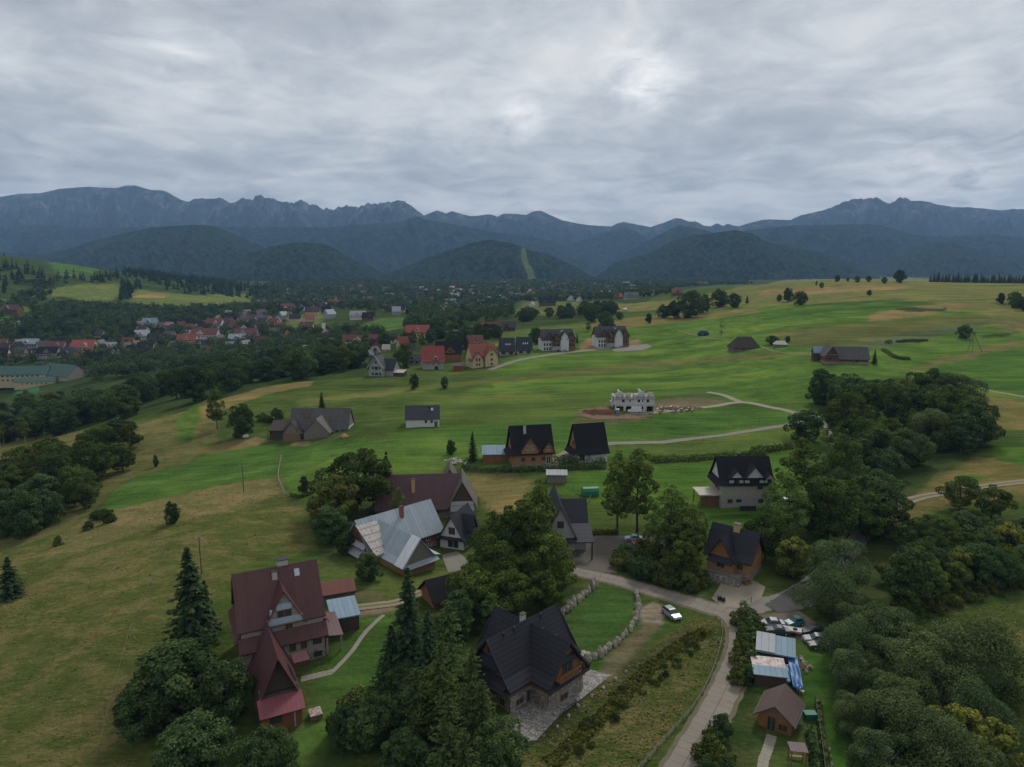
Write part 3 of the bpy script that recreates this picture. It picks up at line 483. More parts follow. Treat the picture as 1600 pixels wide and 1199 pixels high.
RF = dict(
 maroon=roof_mat('maroon_tin', (.088,.036,.036), 'seam', .5, .25), maroon2=roof_mat('plum_tin', (.085,.045,.050), 'seam', .55, .25, per=2.2), pink=roof_mat('pink_tin', (.19,.055,.068), 'seam', .5, .25),
 black=roof_mat('black_tile', (.020,.021,.027), 'tile', .5, .2), blackplain=roof_mat('black_shingle', (.016,.016,.019), 'plain', .8, .1), anth=roof_mat('anthracite_tile', (.030,.032,.040), 'tile', .5, .2),
 tin=roof_mat('grey_blue_tin', (.29,.335,.37), 'seam', .75, .15, per=1.1), tinrust=roof_mat('rust_patched_tin', (.28,.28,.265), 'both', .5, .3, patch=(.26,.07,.035), pamt=.56, per=.9), tinwhite=roof_mat('pale_tin', (.30,.31,.325), 'seam', .75, .15, per=.9),
 blue=roof_mat('blue_grey_tin', (.19,.265,.32), 'seam', .75, .15, per=1.2), red=roof_mat('red_tile_roof', (.25,.045,.038), 'seam', .5, .3), orange=roof_mat('orange_tile_roof', (.22,.062,.042), 'tile', .6, .2), rust=roof_mat('rusty_red_roof', (.135,.05,.038), 'seam', .6, .2),
 oldgrey=roof_mat('old_grey_shingle', (.105,.10,.098), 'both', .85, .1, patch=(.17,.16,.15), pamt=.60), oldbrown=roof_mat('old_brown_shingle', (.075,.062,.052), 'both', .85, .1), shingle=roof_mat('grey_wood_shingle', (.15,.14,.12), 'both', .85, .1, per=2.5),
 brown=roof_mat('brown_tin', (.085,.060,.052), 'plain', .5, .3), green=roof_mat('green_tile_roof', (.055,.115,.095), 'tile', .6, .2), teal=roof_mat('bright_green_roof', (.03,.20,.13), 'seam', .5, .3), cream=roof_mat('cream_terrace', (.36,.33,.28), 'plain', .7, .2), palered=roof_mat('pale_red_shed_tin', (.32,.30,.29), 'both', .5, .3, patch=(.28,.12,.095), pamt=.5, per=1.0))
M_glass = flat_mat('window_glass', (.035, .042, .05), .12, .6, .5); M_white = flat_mat('white_frame', (.6, .6, .58)); M_wood = flat_mat('brown_frame', (.20, .10, .045)); M_dark = flat_mat('dark_metal', (.03, .03, .033))
M_stone = wall_mat('boulder', (.33, .30, .245)); M_conc = flat_mat('concrete', (.36, .34, .31), .9, .1); M_blueboard = flat_mat('pale_blue_board', (.36, .42, .47), .8, .1); M_sky = flat_mat('skylight_glass', (.35, .42, .48), .15, .7)
FRM = dict(w=M_white, b=M_wood, d=M_dark)
# ------------------------------------------------------------------ house builder
def box_vf(x0, x1, y0, y1, z0, z1):
    return [(x0,y0,z0),(x1,y0,z0),(x1,y1,z0),(x0,y1,z0),(x0,y0,z1),(x1,y0,z1),(x1,y1,z1),(x0,y1,z1)], [(0,3,2,1),(4,5,6,7),(0,1,5,4),(1,2,6,5),(2,3,7,6),(3,0,4,7)]
class MB:
    def __init__(s): s.v = []; s.f = []
    def add(s, vf): o = len(s.v); s.v += list(vf[0]); s.f += [tuple(i + o for i in f) for f in vf[1]]; return s
    def box(s, *a): return s.add(box_vf(*a))
    def prism(s, poly, x0, x1):      # poly in (y,z), swept along x
        n = len(poly); o = len(s.v); s.v += [(x0, y, z) for y, z in poly] + [(x1, y, z) for y, z in poly]
        s.f += [tuple(o + i for i in range(n))[::-1], tuple(o + n + i for i in range(n))] + [(o + i, o + (i + 1) % n, o + n + (i + 1) % n, o + n + i) for i in range(n)]; return s
    def bar(s, p, q, r):
        p = Vector(p); q = Vector(q); d = (q - p).normalized(); a = d.cross(Vector((.2, .3, .93))).normalized() * r; b = d.cross(a).normalized() * r; o = len(s.v)
        for e in (p, q): s.v += [tuple(e + a + b), tuple(e - a + b), tuple(e - a - b), tuple(e + a - b)]
        s.f += [(o,o+1,o+2,o+3),(o+7,o+6,o+5,o+4)] + [(o+i, o+4+i, o+4+(i+1)%4, o+(i+1)%4) for i in range(4)]; return s
    def cyl(s, c, r, h, n=10, r2=None, axis='z'):
        o = len(s.v); r2 = r if r2 is None else r2
        for k, rr in ((0, r), (1, r2)):
            for i in range(n):
                a = 2 * math.pi * i / n; p = (math.cos(a) * rr, math.sin(a) * rr, k * h)
                if axis == 'y': p = (p[0], p[2], p[1])
                if axis == 'x': p = (p[2], p[0], p[1])
                s.v.append((c[0] + p[0], c[1] + p[1], c[2] + p[2]))
        s.f += [tuple(range(o, o + n))[::-1], tuple(range(o + n, o + 2 * n))] + [(o + i, o + (i + 1) % n, o + n + (i + 1) % n, o + n + i) for i in range(n)]; return s
    def build(s, name, mat, parent=None, loc=None, rz=0, smooth=False):
        o = mesh_obj(name, s.v, s.f, mat, parent, smooth)
        if loc: o.location = loc
        o.rotation_euler = (0, 0, rz); return o
_wc = {}
def window(parent, loc, rz, w, h, fr='w', name='window', mull=1):
    k = (round(w, 2), round(h, 2), fr, mull)
    if k not in _wc:
        f = MB(); a = .09; f.box(-w/2-a, w/2+a, -.07, .06, -h/2-a, -h/2); f.box(-w/2-a, w/2+a, -.07, .06, h/2, h/2+a); f.box(-w/2-a, -w/2, -.07, .06, -h/2, h/2); f.box(w/2, w/2+a, -.07, .06, -h/2, h/2)
        for i in range(mull): x = -w/2 + w*(i+1)/(mull+1); f.box(x-.04, x+.04, -.055, .05, -h/2, h/2)
        g = MB(); g.box(-w/2, w/2, -.03, .05, -h/2, h/2)
        me = []
        for nm, b_, mt in ((name, f, FRM[fr]), ('pane', g, M_glass)):
            m_ = bpy.data.meshes.new(nm); m_.from_pydata(b_.v, [], b_.f); m_.update(); m_.materials.append(mt); me.append(m_)
        _wc[k] = me
    f_, g_ = _wc[k]; o = bpy.data.objects.new(name, f_); col.objects.link(o); o.parent = parent; o.location = loc; o.rotation_euler = (0, 0, rz)
    p = bpy.data.objects.new('pane', g_); col.objects.link(p); p.parent = o; return o
def roof_profile(W, wh, rh, ov, flare, th=.22):
    s = rh / (W / 2); top = [(0, wh + rh)]
    if flare: top += [(W / 2 * .86, wh + rh * .14 + .0), (W / 2 + ov, wh - ov * s * .42 + rh * .02)]
    else: top += [(W / 2 + ov, wh - ov * s)]
    return top
def block(root, b):
    """one roofed volume, its ridge along local x. b: c, rot, L, W, z0, wh, rh, ov, og, flare, hip, wall, base, gable, roof, wins, skirt"""
    g = b.get; cx, cy = g('c', (0, 0)); rz = R(g('rot', 0)); L_, Wd = b['L'], b['W']; z0 = g('z0', 0); wh, rh = b['wh'], b['rh']; ov = g('ov', .7); og = g('og', .6); hip = g('hip', 0)
    loc = (cx, cy, z0); low = -3.2 if z0 == 0 else 0; bh = g('base', 0); nm = g('name', 'wall')
    wm = W_[g('wall', 'white')]
    if bh: MB().box(-L_/2-.04, L_/2+.04, -Wd/2-.04, Wd/2+.04, low, bh).build('plinth', W_[g('basem', 'stone')], root, loc, rz); low = bh
    if nm != 'none' and wh > low: MB().box(-L_/2, L_/2, -Wd/2, Wd/2, low, wh).build(nm, wm, root, loc, rz)
    s = rh / (Wd / 2); th = g('th', .2)
    if g('kind') == 'shed':       # falls towards -y
        hi, lo = wh + rh, wh; sl = rh / Wd; MB().prism([(Wd/2+ov*.5, hi+ov*.5*sl+th), (-Wd/2-ov, lo-ov*sl+th), (-Wd/2-ov, lo-ov*sl), (Wd/2+ov*.5, hi+ov*.5*sl)], -L_/2-og, L_/2+og).build('roof', RF[b['roof']], root, loc, rz)
        if nm != 'none': MB().prism([(-Wd/2, wh), (Wd/2, wh), (Wd/2, wh+rh)], -L_/2, L_/2).build('gable', W_[g('gable', g('wall', 'white'))], root, loc, rz)
        rf = None
    else:
        gm = W_[g('gable', g('wall', 'white'))]
        if not hip:
            for sx in ((-1, 1) if g('ends') is None else g('ends')):
                x0 = sx * (L_ / 2 - .12 - g('recess', 0)); MB().prism([(-Wd/2+.02, wh), (Wd/2-.02, wh), (0, wh+rh-.05)], x0 - .1, x0 + .1).build('gable', gm, root, loc, rz)
        if hip == 0:
            top = roof_profile(Wd, wh, rh, ov, g('flare', False)); ri = [(d, z + th) for d, z in top]; le = [(-d, z) for d, z in ri[::-1]][:-1]; up = le + ri; dn = [(d, z - th) for d, z in up][::-1]
            x0, x1 = -L_/2 - og, L_/2 + og
            if g('cut') is not None: x0, x1 = g('cut')
            rf = MB().prism([(y, z) for y, z in up] + [(y, z) for y, z in dn], x0, x1).build('roof', RF[b['roof']], root, loc, rz)
        else:
            ex, ey = L_/2+og, Wd/2+ov; ze = wh - ov*s; zr = wh+rh; hx = L_/2 - hip; m = MB()
            m.v = [(-ex,-ey,ze),(ex,-ey,ze),(ex,ey,ze),(-ex,ey,ze),(-hx,0,zr),(hx,0,zr),(-ex,-ey,ze-.2),(ex,-ey,ze-.2),(ex,ey,ze-.2),(-ex,ey,ze-.2)]
            m.f = [(0,1,5,4),(1,2,5),(2,3,4,5),(3,0,4),(0,6,7,1),(1,7,8,2),(2,8,9,3),(3,9,6,0),(6,9,8,7)]; rf = m.build('roof', RF[b['roof']], root, loc, rz)
        if not hip and root.location.y < 240 and z0 == 0 and not g('flare') and ov > .25:
            for sy in (-1, 1): MB().box(-L_/2-og, L_/2+og, sy*(Wd/2+ov)-.07+sy*.06, sy*(Wd/2+ov)+.07+sy*.06, wh-ov*s-.08, wh-ov*s+.06).build('gutter', M_dark, root, loc, rz)
        if g('trim') and not hip:
            for sx in ((-1, 1) if g('cut') is None else (-1,)):
                m = MB(); y1, z1, xe, z2 = Wd/2+ov*.9, wh-ov*s*.5, sx*(L_/2+og), wh+rh+th; m.prism([(y1, z1-.12), (y1+.1, z1+.12), (0, z2+.12), (-y1-.1, z1+.12), (-y1, z1-.12), (0, z2-.14)], xe-.06, xe+.06)
                m.build('verge_board', FRM[g('trim')], root, loc, rz)
    for sk in g('skirt', []):     # (end, z, depth, drop[, roof])
        e, z, dp, dr = sk[:4]; rm = RF[sk[4] if len(sk) > 4 else b['roof']]; hw = (Wd / 2) * max(.05, 1 - max(0, z - wh) / rh) + (ov * .6 if z <= wh + .3 else .1)
        if e in 'LR': sx = -1 if e == 'L' else 1; x = sx * (L_/2 - g('recess', 0)); v = [(x, -hw, z), (x, hw, z), (x+sx*dp, hw+.15, z-dr), (x+sx*dp, -hw-.15, z-dr)]
        else: sy = -1 if e == 'F' else 1; y = sy * Wd/2; hl = L_/2+og*.6; v = [(-hl, y, z), (hl, y, z), (hl, y+sy*dp, z-dr), (-hl, y+sy*dp, z-dr)]
        v = v + [(a, b2, c - .14) for a, b2, c in v]; mesh = MB(); mesh.v = v; mesh.f = [(0,1,2,3),(7,6,5,4),(0,4,5,1),(1,5,6,2),(2,6,7,3),(3,7,4,0)]; mesh.build('skirt_roof', rm, root, loc, rz)
    for w in g('wins', []):
        side, u, z, ww, hh = w[:5]; fr = w[5] if len(w) > 5 else g('fr', 'w'); wn = w[6] if len(w) > 6 else 'window'
        q = {'F': (u, -Wd/2-.03, 0), 'B': (-u, Wd/2+.03, R(180)), 'L': (-L_/2-.03+g('recess', 0), -u, R(-90)), 'R': (L_/2+.03-g('recess', 0), u, R(90))}[side]
        c, s_ = math.cos(rz), math.sin(rz); window(root, (cx + q[0]*c - q[1]*s_, cy + q[0]*s_ + q[1]*c, z0 + z), rz + q[2], ww, hh, fr, wn, 1 if ww > .7 else 0)
    for ch in g('chim', []):      # (x, y, ztop, w, mat)
        x, y, zt, w_, mt = ch; m = MB().box(x-w_/2, x+w_/2, y-w_*.35, y+w_*.35, wh, zt); c_ = m.build('chimney', mt, rf); MB().box(x-w_/2-.08, x+w_/2+.08, y-w_*.35-.08, y+w_*.35+.08, zt+.002, zt+.12).build('chimney_cap', M_dark, rf)
    for sk in g('sky', []):       # (x, t) skylights on the front slope
        x, t = sk; y = -Wd/2*t; z = wh+rh*(1-t)+th+.03; a = math.atan2(rh, Wd/2); o = MB().box(-.4, .4, -.6, .6, -.05, .06).build('skylight', M_sky, rf); o.location = (x, y, z); o.rotation_euler = (a, 0, 0)
    return rf
def house(name, label, cat, loc, yaw, blocks, group=None):
    x, y = loc[:2]; z = loc[2] if len(loc) > 2 else H(x, y)
    root = empty(name, (x, y, z), R(yaw)); prop(root, label, cat, group)
    for b in blocks: block(root, b)
    return root
def row(side, n, span, z, w, h, fr='w'): return [(side, (i - (n - 1) / 2) * span, z, w, h, fr) for i in range(n)]
BR = flat_mat('pale_brick_chimney', (.42, .40, .35), .9, .1); BRR = flat_mat('red_chimney', (.25, .09, .06), .9, .1); BRY = flat_mat('yellow_chimney', (.42, .30, .15), .9, .1)
NEAR = []
def near(*a, **k): o = house(*a, **k); NEAR.append(o); return o
# H1 big maroon roofed house of pale brick
h1 = near('brick_house', 'tall pale brick house with maroon tin roof and a steep front extension', 'house', (-38.6, 105.0, -.2), 27, [
 dict(L=12.4, W=10.6, wh=7.4, rh=7.2, ov=.2, og=.45, roof='maroon', wall='pale', gable='darkboard', base=3.0, basem='rubble', chim=[(1.2,.5,15.6,1.6,BR),(-.3,-1.0,14.4,.8,BR)], sky=[(3.2,.18)], skirt=[('L',7.2,1.0,1.1),('R',7.2,1.0,1.1)], wins=[('L',-2,9,1.1,1.2),('L',2,5,1,1.3),('L',-3,5,1,1.3),('R',2,5.2,1,1.3),('F',.9,6.9,1.0,1.15,'b')]),
 dict(name='front_wall', c=(0,-4.6), L=12.3, W=3.2, wh=4.6, rh=.01, ov=0, roof='maroon', wall='pale', base=2.4, basem='rubble', ends=(), kind='shed', wins=[('F',1.2,3.6,.8,1.4,'b'),('F',2.9,3.6,.8,1.4,'b'),('F',5.0,3.7,1.2,.95,'d'),('F',5.0,1.4,1.2,.7,'d'),('F',-4,3.4,1,1.3,'b')]),
 dict(name='dormer', c=(.3,-3.4), rot=90, L=4.4, W=6.0, z0=7.3, wh=.25, rh=5.3, ov=.35, og=.35, roof='maroon', wall='pale', gable='pale', cut=(-2.65,2.0), ends=(-1,), wins=[('L',0,1.9,2.0,1.0,'b')]),
 dict(c=(-2.5,-12.0), rot=90, L=11.6, W=5.0, wh=3.0, rh=5.6, ov=.6, og=.1, roof='maroon', wall='pale', gable='darkboard', ends=(-1,), recess=1.5, cut=(-5.8,5.8)),
])
MB().prism([(-6.9,4.35),(-5.1,6.35),(-5.1,6.55),(-6.95,4.55)], -6.7, 6.7).build('skirt_roof', RF['maroon'], h1)
m = MB(); m.box(-2.4, 3.0, -5.78, -5.66, 7.6, 8.6); m.box(-.9, 1.5, -5.78, -5.66, 9.9, 10.9); m.box(-1.9,-1.5,-5.77,-5.66,9.3,10.2); m.build('insulation_board', M_blueboard, h1)
MB().prism([(-20.3,1.75),(-17.6,3.0),(-17.6,3.14),(-20.35,1.9)], -5.6, .5).build('lean_to_roof', RF['pink'], h1); MB().box(-5.2, .1, -19.6, -17.7, -4, 2.0).build('brick_wall', W_['brick'], h1)
MB().prism([(-17.7,2.9),(-15.9,3.5),(-15.9,3.6),(-17.7,3.05)], -5.2, .2).build('gable_sill', RF['oldbrown'], h1)
window(h1, (-3.4,-19.63,.8), 0, 1.4, .7, 'd'); MB().box(-1.0, -.8, -19.75, -19.6, -2.5, 1.9).build('pier', M_conc, h1)
mm = MB(); mm.v = [(6.3,-6.2,4.1),(9.2,-6.2,3.6),(9.2,-.5,5.0),(6.3,-.5,5.4)]; mm.v += [(a,b,c-.14) for a,b,c in mm.v]; mm.f = [(0,1,2,3),(7,6,5,4),(0,4,5,1),(1,5,6,2),(2,6,7,3),(3,7,4,0)]; mm.build('porch_roof', RF['maroon'], h1)
for px_ in (6.6, 8.9): MB().box(px_-.15, px_+.15, -6.0, -5.7, -1.5, 3.6).build('porch_post', W_['pale'], h1)
MB().box(6.25, 9.1, -6.1, -.5, -1.5, .35).build('porch_slab', M_conc, h1)
MB().prism([(-14.2, 5.4), (-11.4, 5.4), (-11.4, 4.7), (-14.2,4.7)], .1, 2.4).build('side_dormer', RF['maroon'], h1)
# sheds beside it
house('tin_shed', 'lean-to shed of dark boards with a flat blue grey tin roof beside the maroon house', 'shed', (-29.6, 111.8), 22, [dict(L=4.4, W=6.0, wh=2.6, rh=.5, ov=.3, og=.3, kind='shed', roof='blue', wall='darkboard')])
house('garage', 'low garage with faded maroon gable roof behind the maroon house', 'garage', (-33.0, 121.0), 22, [dict(L=5.6, W=5.0, wh=2.2, rh=1.1, ov=.4, og=.3, roof='rust', wall='greyboard')])
# H2 tin roofed timber farmhouse
h2 = near('timber_farmhouse', 'long timber farmhouse with grey blue tin roofs and rust patches', 'house', (-26.8, 149.0, -.6), 44, [
 dict(L=19.6, W=9.0, wh=3.4, rh=5.6, ov=.7, og=.5, roof='tin', wall='redlog', gable='oldlog', base=.8, chim=[(1.0,-1.3,9.9,.9,BRR)], skirt=[('L',4.4,1.0,.7,'tinwhite'),('L',2.9,1.9,1.0,'tinwhite')], wins=[('L',0,6,.9,.9,'b'),('L',0,3.6,1.6,.9,'b'),('F',6,1.9,1.1,1.1,'w'),('F',3,1.9,1.1,1.1,'w')]),
 dict(c=(-4.8,-9.6), rot=90, L=13.0, W=7.6, wh=3.2, rh=4.7, ov=.8, og=.3, roof='tin', wall='lightlog', gable='greyboard', ends=(-1,), base=.8, flare=True, cut=(-6.8,8.6), skirt=[('L',3.3,1.0,.6)]),
 dict(name='none', c=(-8.0,-4.3), rot=0, L=4.6, W=7.4, z0=3.6, wh=.2, rh=4.3, ov=.5, og=.3, kind='shed', roof='tinrust', wall='oldlog'),
 dict(name='dormer', c=(-3,3.6), rot=90, L=3, W=2.6, z0=4.8, wh=.5, rh=1.6, ov=.3, og=.3, roof='tinrust', wall='oldlog'),
])
m = MB(); m.v = [(-5.2+0,-16.4,8.2)]; 
MB().prism([(4.65,2.62+.25),(.02,7.98+.2),(.02,8.16+.2),(4.75,2.80+.25)], -6.85, -3.9).build('pale_roof_sheet', roof_mat('white_tin', (.62,.64,.66), 'seam', .75, .15, per=.9), h2, (-4.8,-9.6,0), R(90))
MB().box(-8.6,-1.0,-16.35,-16.1,3.0,3.1).build('beam', M_wood, h2)
mm = MB(); mm.v = [(-.9,-14.8,3.2),(1.6,-14.8,2.5),(1.6,-10.5,2.5),(-.9,-10.5,3.2)]; mm.v += [(a,b,c-.12) for a,b,c in mm.v]; mm.f = [(0,1,2,3),(7,6,5,4),(0,4,5,1),(1,5,6,2),(2,6,7,3),(3,7,4,0)]; mm.build('side_roof', RF['tin'], h2)
# H3 maroon barn
h3 = near('long_barn', 'long barn with plum coloured tin roof, yellow chimney and grey gable', 'barn', (-25.0, 175.6, -1.2), 5, [
 dict(L=21.5, W=11.6, wh=3.2, rh=6.6, ov=.9, og=.3, roof='maroon2', wall='greyboard', gable='darkboard', chim=[(-1.2,-3.2,9.6,.9,BRY)], wins=[('F',5,1.6,1,1,'b')]),
 dict(name='dormer', c=(-7.5,2.5), rot=90, L=5, W=3, z0=5.4, wh=.8, rh=3.6, ov=.3, og=.3, roof='maroon2', wall='greyboard'),
 dict(c=(11.6,-.4), rot=90, L=12.6, W=6.8, wh=3.4, rh=6.2, ov=.5, og=.25, roof='shingle', wall='greyboard', gable='darkboard', skirt=[('L',4.4,.7,2.4,'tinwhite')]),
 dict(c=(8.4,6.5), rot=90, L=9, W=5.5, wh=5.2, rh=5.4, ov=.4, og=.3, roof='shingle', wall='greyboard', gable='greyboard'),
])
h4 = near('small_gabled_house', 'small white gabled house with steep anthracite roof and one side dormer', 'house', (-12.4, 153.4, -1.4), 70, [
 dict(L=8.4, W=6.0, wh=3.0, rh=5.2, ov=.7, og=.9, roof='anth', wall='white', gable='white', base=.3, wins=[('L',0,4.6,1.4,1.5,'b'),('L',.3,1.6,2.6,1.9,'w','garage_door')], skirt=[('L',3.1,.9,.35)]),
 dict(name='dormer', c=(0,-1.9), rot=90, L=3.4, W=2.4, z0=3.6, wh=1.1, rh=2.6, ov=.4, og=.4, roof='anth', wall='orange', gable='orange', cut=(-2.1,1.4), wins=[('L',0,.9,.9,.9,'b')])])
h5 = near('black_roof_shed', 'low timber outbuilding with plain black gable roof behind the tall spruces', 'outbuilding', (-12.0, 122.4, .1), 31, [dict(L=9.0, W=5.6, wh=2.4, rh=2.5, ov=.7, og=.6, roof='blackplain', wall='orange', gable='orange')])
# H6 black cross gabled chalet
h6 = near('log_chalet', 'large log chalet with black cross gabled roof over a pale stone base', 'chalet', (1.7, 96.2, -.3), 45, [
 dict(L=13.6, W=8.2, wh=4.3, rh=5.7, ov=.9, og=.9, roof='black', wall='log', gable='orange', base=2.7, flare=True, trim='d', chim=[(.2,.3,11.1,.8,BR)], skirt=[('L',7.4,.9,1.3),('L',4.9,1.6,1.3),('R',4.9,1.5,1.2)], wins=[('L',0,8.1,1.3,1.1,'b'),('L',0,5.6,3.0,.9,'b'),('L',0,3.4,1.6,.9,'b'),('F',-5.6,3.5,1.0,.9,'b'),('F',-4.4,3.5,1.0,.9,'b'),('F',-5.0,1.2,1.3,.8,'b'),('F',-2.9,.9,1.1,2.3,'b','door'),('R',0,7.0,1.6,1.4,'b'),('L',2.5,1.2,.9,.9,'b')]),
 dict(c=(1.1,-.6), rot=90, L=14.2, W=7.6, wh=4.3, rh=5.1, ov=.85, og=.7, roof='black', wall='log', gable='orange', base=2.7, flare=True, trim='d', basem='rubble', skirt=[('L',7.4,.6,.8),('L',4.3,.9,.7),('R',4.4,1.5,1.2)], wins=[('L',0,8.2,.8,.7,'b'),('L',.2,5.5,2.2,1.7,'b'),('L',-2.2,3.4,1.5,.8,'b'),('L',0,3.4,1.5,.8,'b'),('L',2.2,3.4,1.5,.8,'b'),('L',-.5,1.0,1.5,.9,'b')]),
 dict(name='bay_wall', c=(4.6,-4.9), rot=0, L=2.6, W=1.8, wh=3.0, rh=1.0, ov=.3, og=.3, kind='shed', roof='black', wall='log', base=1.2),
])
m = MB(); m.box(-1.6, 3.0, -9.0, -7.75, 4.5, 4.62); m.box(-1.6, 3.0, -9.0, -8.9, 5.3, 5.4); 
for i in range(9): m.box(-1.55+i*.56, -1.45+i*.56, -8.98, -8.9, 4.62, 5.3)
m.build('balcony', M_wood, h6)
for sx in (-2.6, 4.8): MB().box(sx-.14, sx+.14, -8.1, -7.8, 2.7, 4.8).build('log_post', M_wood, h6)
m = MB(); m.cyl((-1.6,-9.6,-1),.05,1.9,6); m.cyl((1.2,-9.6,-1),.05,1.9,6); m.bar((-1.6,-9.6,.85),(1.2,-9.6,.85),.05); m.bar((-1.6,-9.6,.45),(1.2,-9.6,.45),.04); m.build('railing', M_dark, h6)
for px_, py_ in ((-4.6,0),(-2.4,0),(3.4,0)): MB().cyl((px_,py_-.5,9.4),.13,.9,8).build('roof_vent', M_dark, h6)
for py_ in (-5.6, -3.0, 5.2): MB().cyl((1.1,py_,9.0),.13,.7,8).build('roof_vent', M_dark, h6)
# H7 and H8 chalets on the green
h7 = near('timber_chalet', 'light timber chalet with two front gables beside the blue roofed shed', 'chalet', (5.6, 207.6, 3.0), 12, [
 dict(L=12.2, W=9.0, wh=4.2, rh=7.6, ov=.9, og=.7, roof='blackplain', wall='lightlog', gable='lightlog', flare=True, base=.6, chim=[(-2.0,-1.2,12.0,.8,BR)], skirt=[('L',4.6,1.6,1.3)], wins=row('F',3,3.2,2.2,1.0,1.1,'b')+[('F',4.8,1.7,1.2,2.3,'w','door'),('L',0,6.5,1.2,1.2,'b')]),
 dict(name='dormer', c=(-1.2,-3.2), rot=90, L=4.4, W=5.2, z0=4.2, wh=1.0, rh=3.6, ov=.35, og=.5, roof='blackplain', wall='lightlog', gable='lightlog', trim='b', cut=(-2.7,1.6), wins=[('L',-.9,1.9,.8,1.0,'w'),('L',.9,1.9,.8,1.0,'w')]),
 dict(name='dormer', c=(4.6,-3.6), rot=90, L=3.6, W=3.2, z0=4.2, wh=.8, rh=2.2, ov=.3, og=.45, roof='blackplain', wall='lightlog', gable='lightlog', trim='b', cut=(-2.2,1.4), wins=[('L',0,1.4,.9,.9,'w')])])
h8 = near('timber_cottage', 'cottage with very steep plain black roof and white front wall right of the chalet', 'cottage', (24.2, 212.0, 3.2), 16, [
 dict(L=9.8, W=8.4, wh=3.0, rh=8.2, ov=1.0, og=.6, roof='blackplain', wall='white', gable='lightlog', flare=True, base=0, skirt=[('L',3.6,1.7,1.4)], wins=[('L',0,5.2,1.3,1.4,'b'),('F',-3.6,1.6,1.6,2.0,'b','door')])])
house('blue_roof_shed', 'long wooden shed with pale blue tin roof left of the timber chalet', 'shed', (-5.0, 211.2), 3, [dict(L=8.6, W=4.4, wh=2.4, rh=1.6, ov=.4, og=.3, kind='shed', roof='blue', wall='orange')])
house('tin_hut', 'small grey hut with flat pale tin roof behind the dark modern house', 'shed', (13.0, 191.5), -3, [dict(L=5.6, W=3.2, wh=2.3, rh=.5, ov=.3, og=.3, kind='shed', roof='tinwhite', wall='greyboard')])
# H9 dark modern house
h9 = near('modern_house', 'grey house with stepped anthracite roofs at the paved courtyard', 'house', (13.6, 147.5, 0), 2, [
 dict(c=(.0,3.6), L=6.4, W=9.0, wh=5.0, rh=5.2, ov=.8, og=.5, roof='anth', wall='grey', gable='grey', flare=True, wins=[('F',1.5,3.2,1.2,1.2,'d'),('R',0,6.8,1.1,1.1,'d')]),
 dict(c=(-3.2,2.0), rot=90, L=15.0, W=6.4, wh=5.2, rh=6.4, ov=.5, og=.5, roof='anth', wall='grey', gable='grey', wins=[('L',0,7.6,1.2,1.3,'d'),('L',1,2.5,1.2,1.3,'d')]),
 dict(name='none', c=(1.0,-4.0), L=5.2, W=4.4, wh=4.0, rh=2.0, ov=.5, og=.4, kind='shed', roof='anth', wall='grey')])
MB().box(3.5, 3.8, -6.6, -6.3, -1, 4.0).build('porch_post', M_dark, h9)
# H10 white and black house
h10 = near('white_house', 'beige house with black roof full of white trimmed dormers and a flat terrace', 'house', (61.2, 176.0, 1.2), 1, [
 dict(L=13.2, W=9.4, wh=6.2, rh=6.0, ov=.7, og=.6, roof='blackplain', wall='beige', gable='white', flare=True, base=3.0, basem='grey', chim=[(-1.0,-.2,13.2,.7,M_dark)], skirt=[('L',7.0,1.3,1.3)], wins=[('F',3.4,5.2,1.2,.7,'b'),('F',-4.3,1.6,1.2,.9,'b'),('F',-2.0,1.7,1.2,.6,'d'),('F',3.8,1.6,1.2,.9,'d'),('L',0,4.6,1.3,1.6,'b'),('L',2,4.6,1.3,1.6,'b')]),
 dict(name='dormer', c=(-2.9,-3.0), rot=90, L=3.8, W=3.6, z0=6.2, wh=1.6, rh=2.0, ov=.4, og=.5, roof='blackplain', wall='white', gable='white', cut=(-2.4,1.6), skirt=[('L',1.75,.5,.3)], wins=[('L',0,.9,1.2,.9,'d')]),
 dict(name='dormer', c=(1.8,-3.0), rot=90, L=3.8, W=5.0, z0=6.2, wh=1.6, rh=3.0, ov=.4, og=.5, roof='blackplain', wall='white', gable='white', cut=(-2.4,1.8), skirt=[('L',1.75,.5,.3)], wins=[('L',0,.9,2.4,.9,'d')]),
 dict(name='dormer', c=(5.7,-3.0), rot=90, L=3.8, W=2.4, z0=6.2, wh=1.4, rh=1.5, ov=.3, og=.5, roof='blackplain', wall='white', gable='white', cut=(-2.4,1.4), wins=[('L',0,.8,.9,.9,'d')])])
MB().box(-12.0, -6.7, -3.6, 3.2, 2.6, 2.95).build('terrace', RF['cream'], h10); MB().box(-9.8, -6.7, -3.0, 3.0, -1, 2.6).build('terrace_wall', W_['brown'], h10)
for q in (-3.3, 2.9): MB().box(-11.7, -11.45, q, q+.25, -1, 2.6).build('terrace_post', M_wood, h10)
m = MB(); m.box(-2.6,1.6,-7.4,-7.3,-.3,1.2); 
m.build('screen', M_dark, h10)
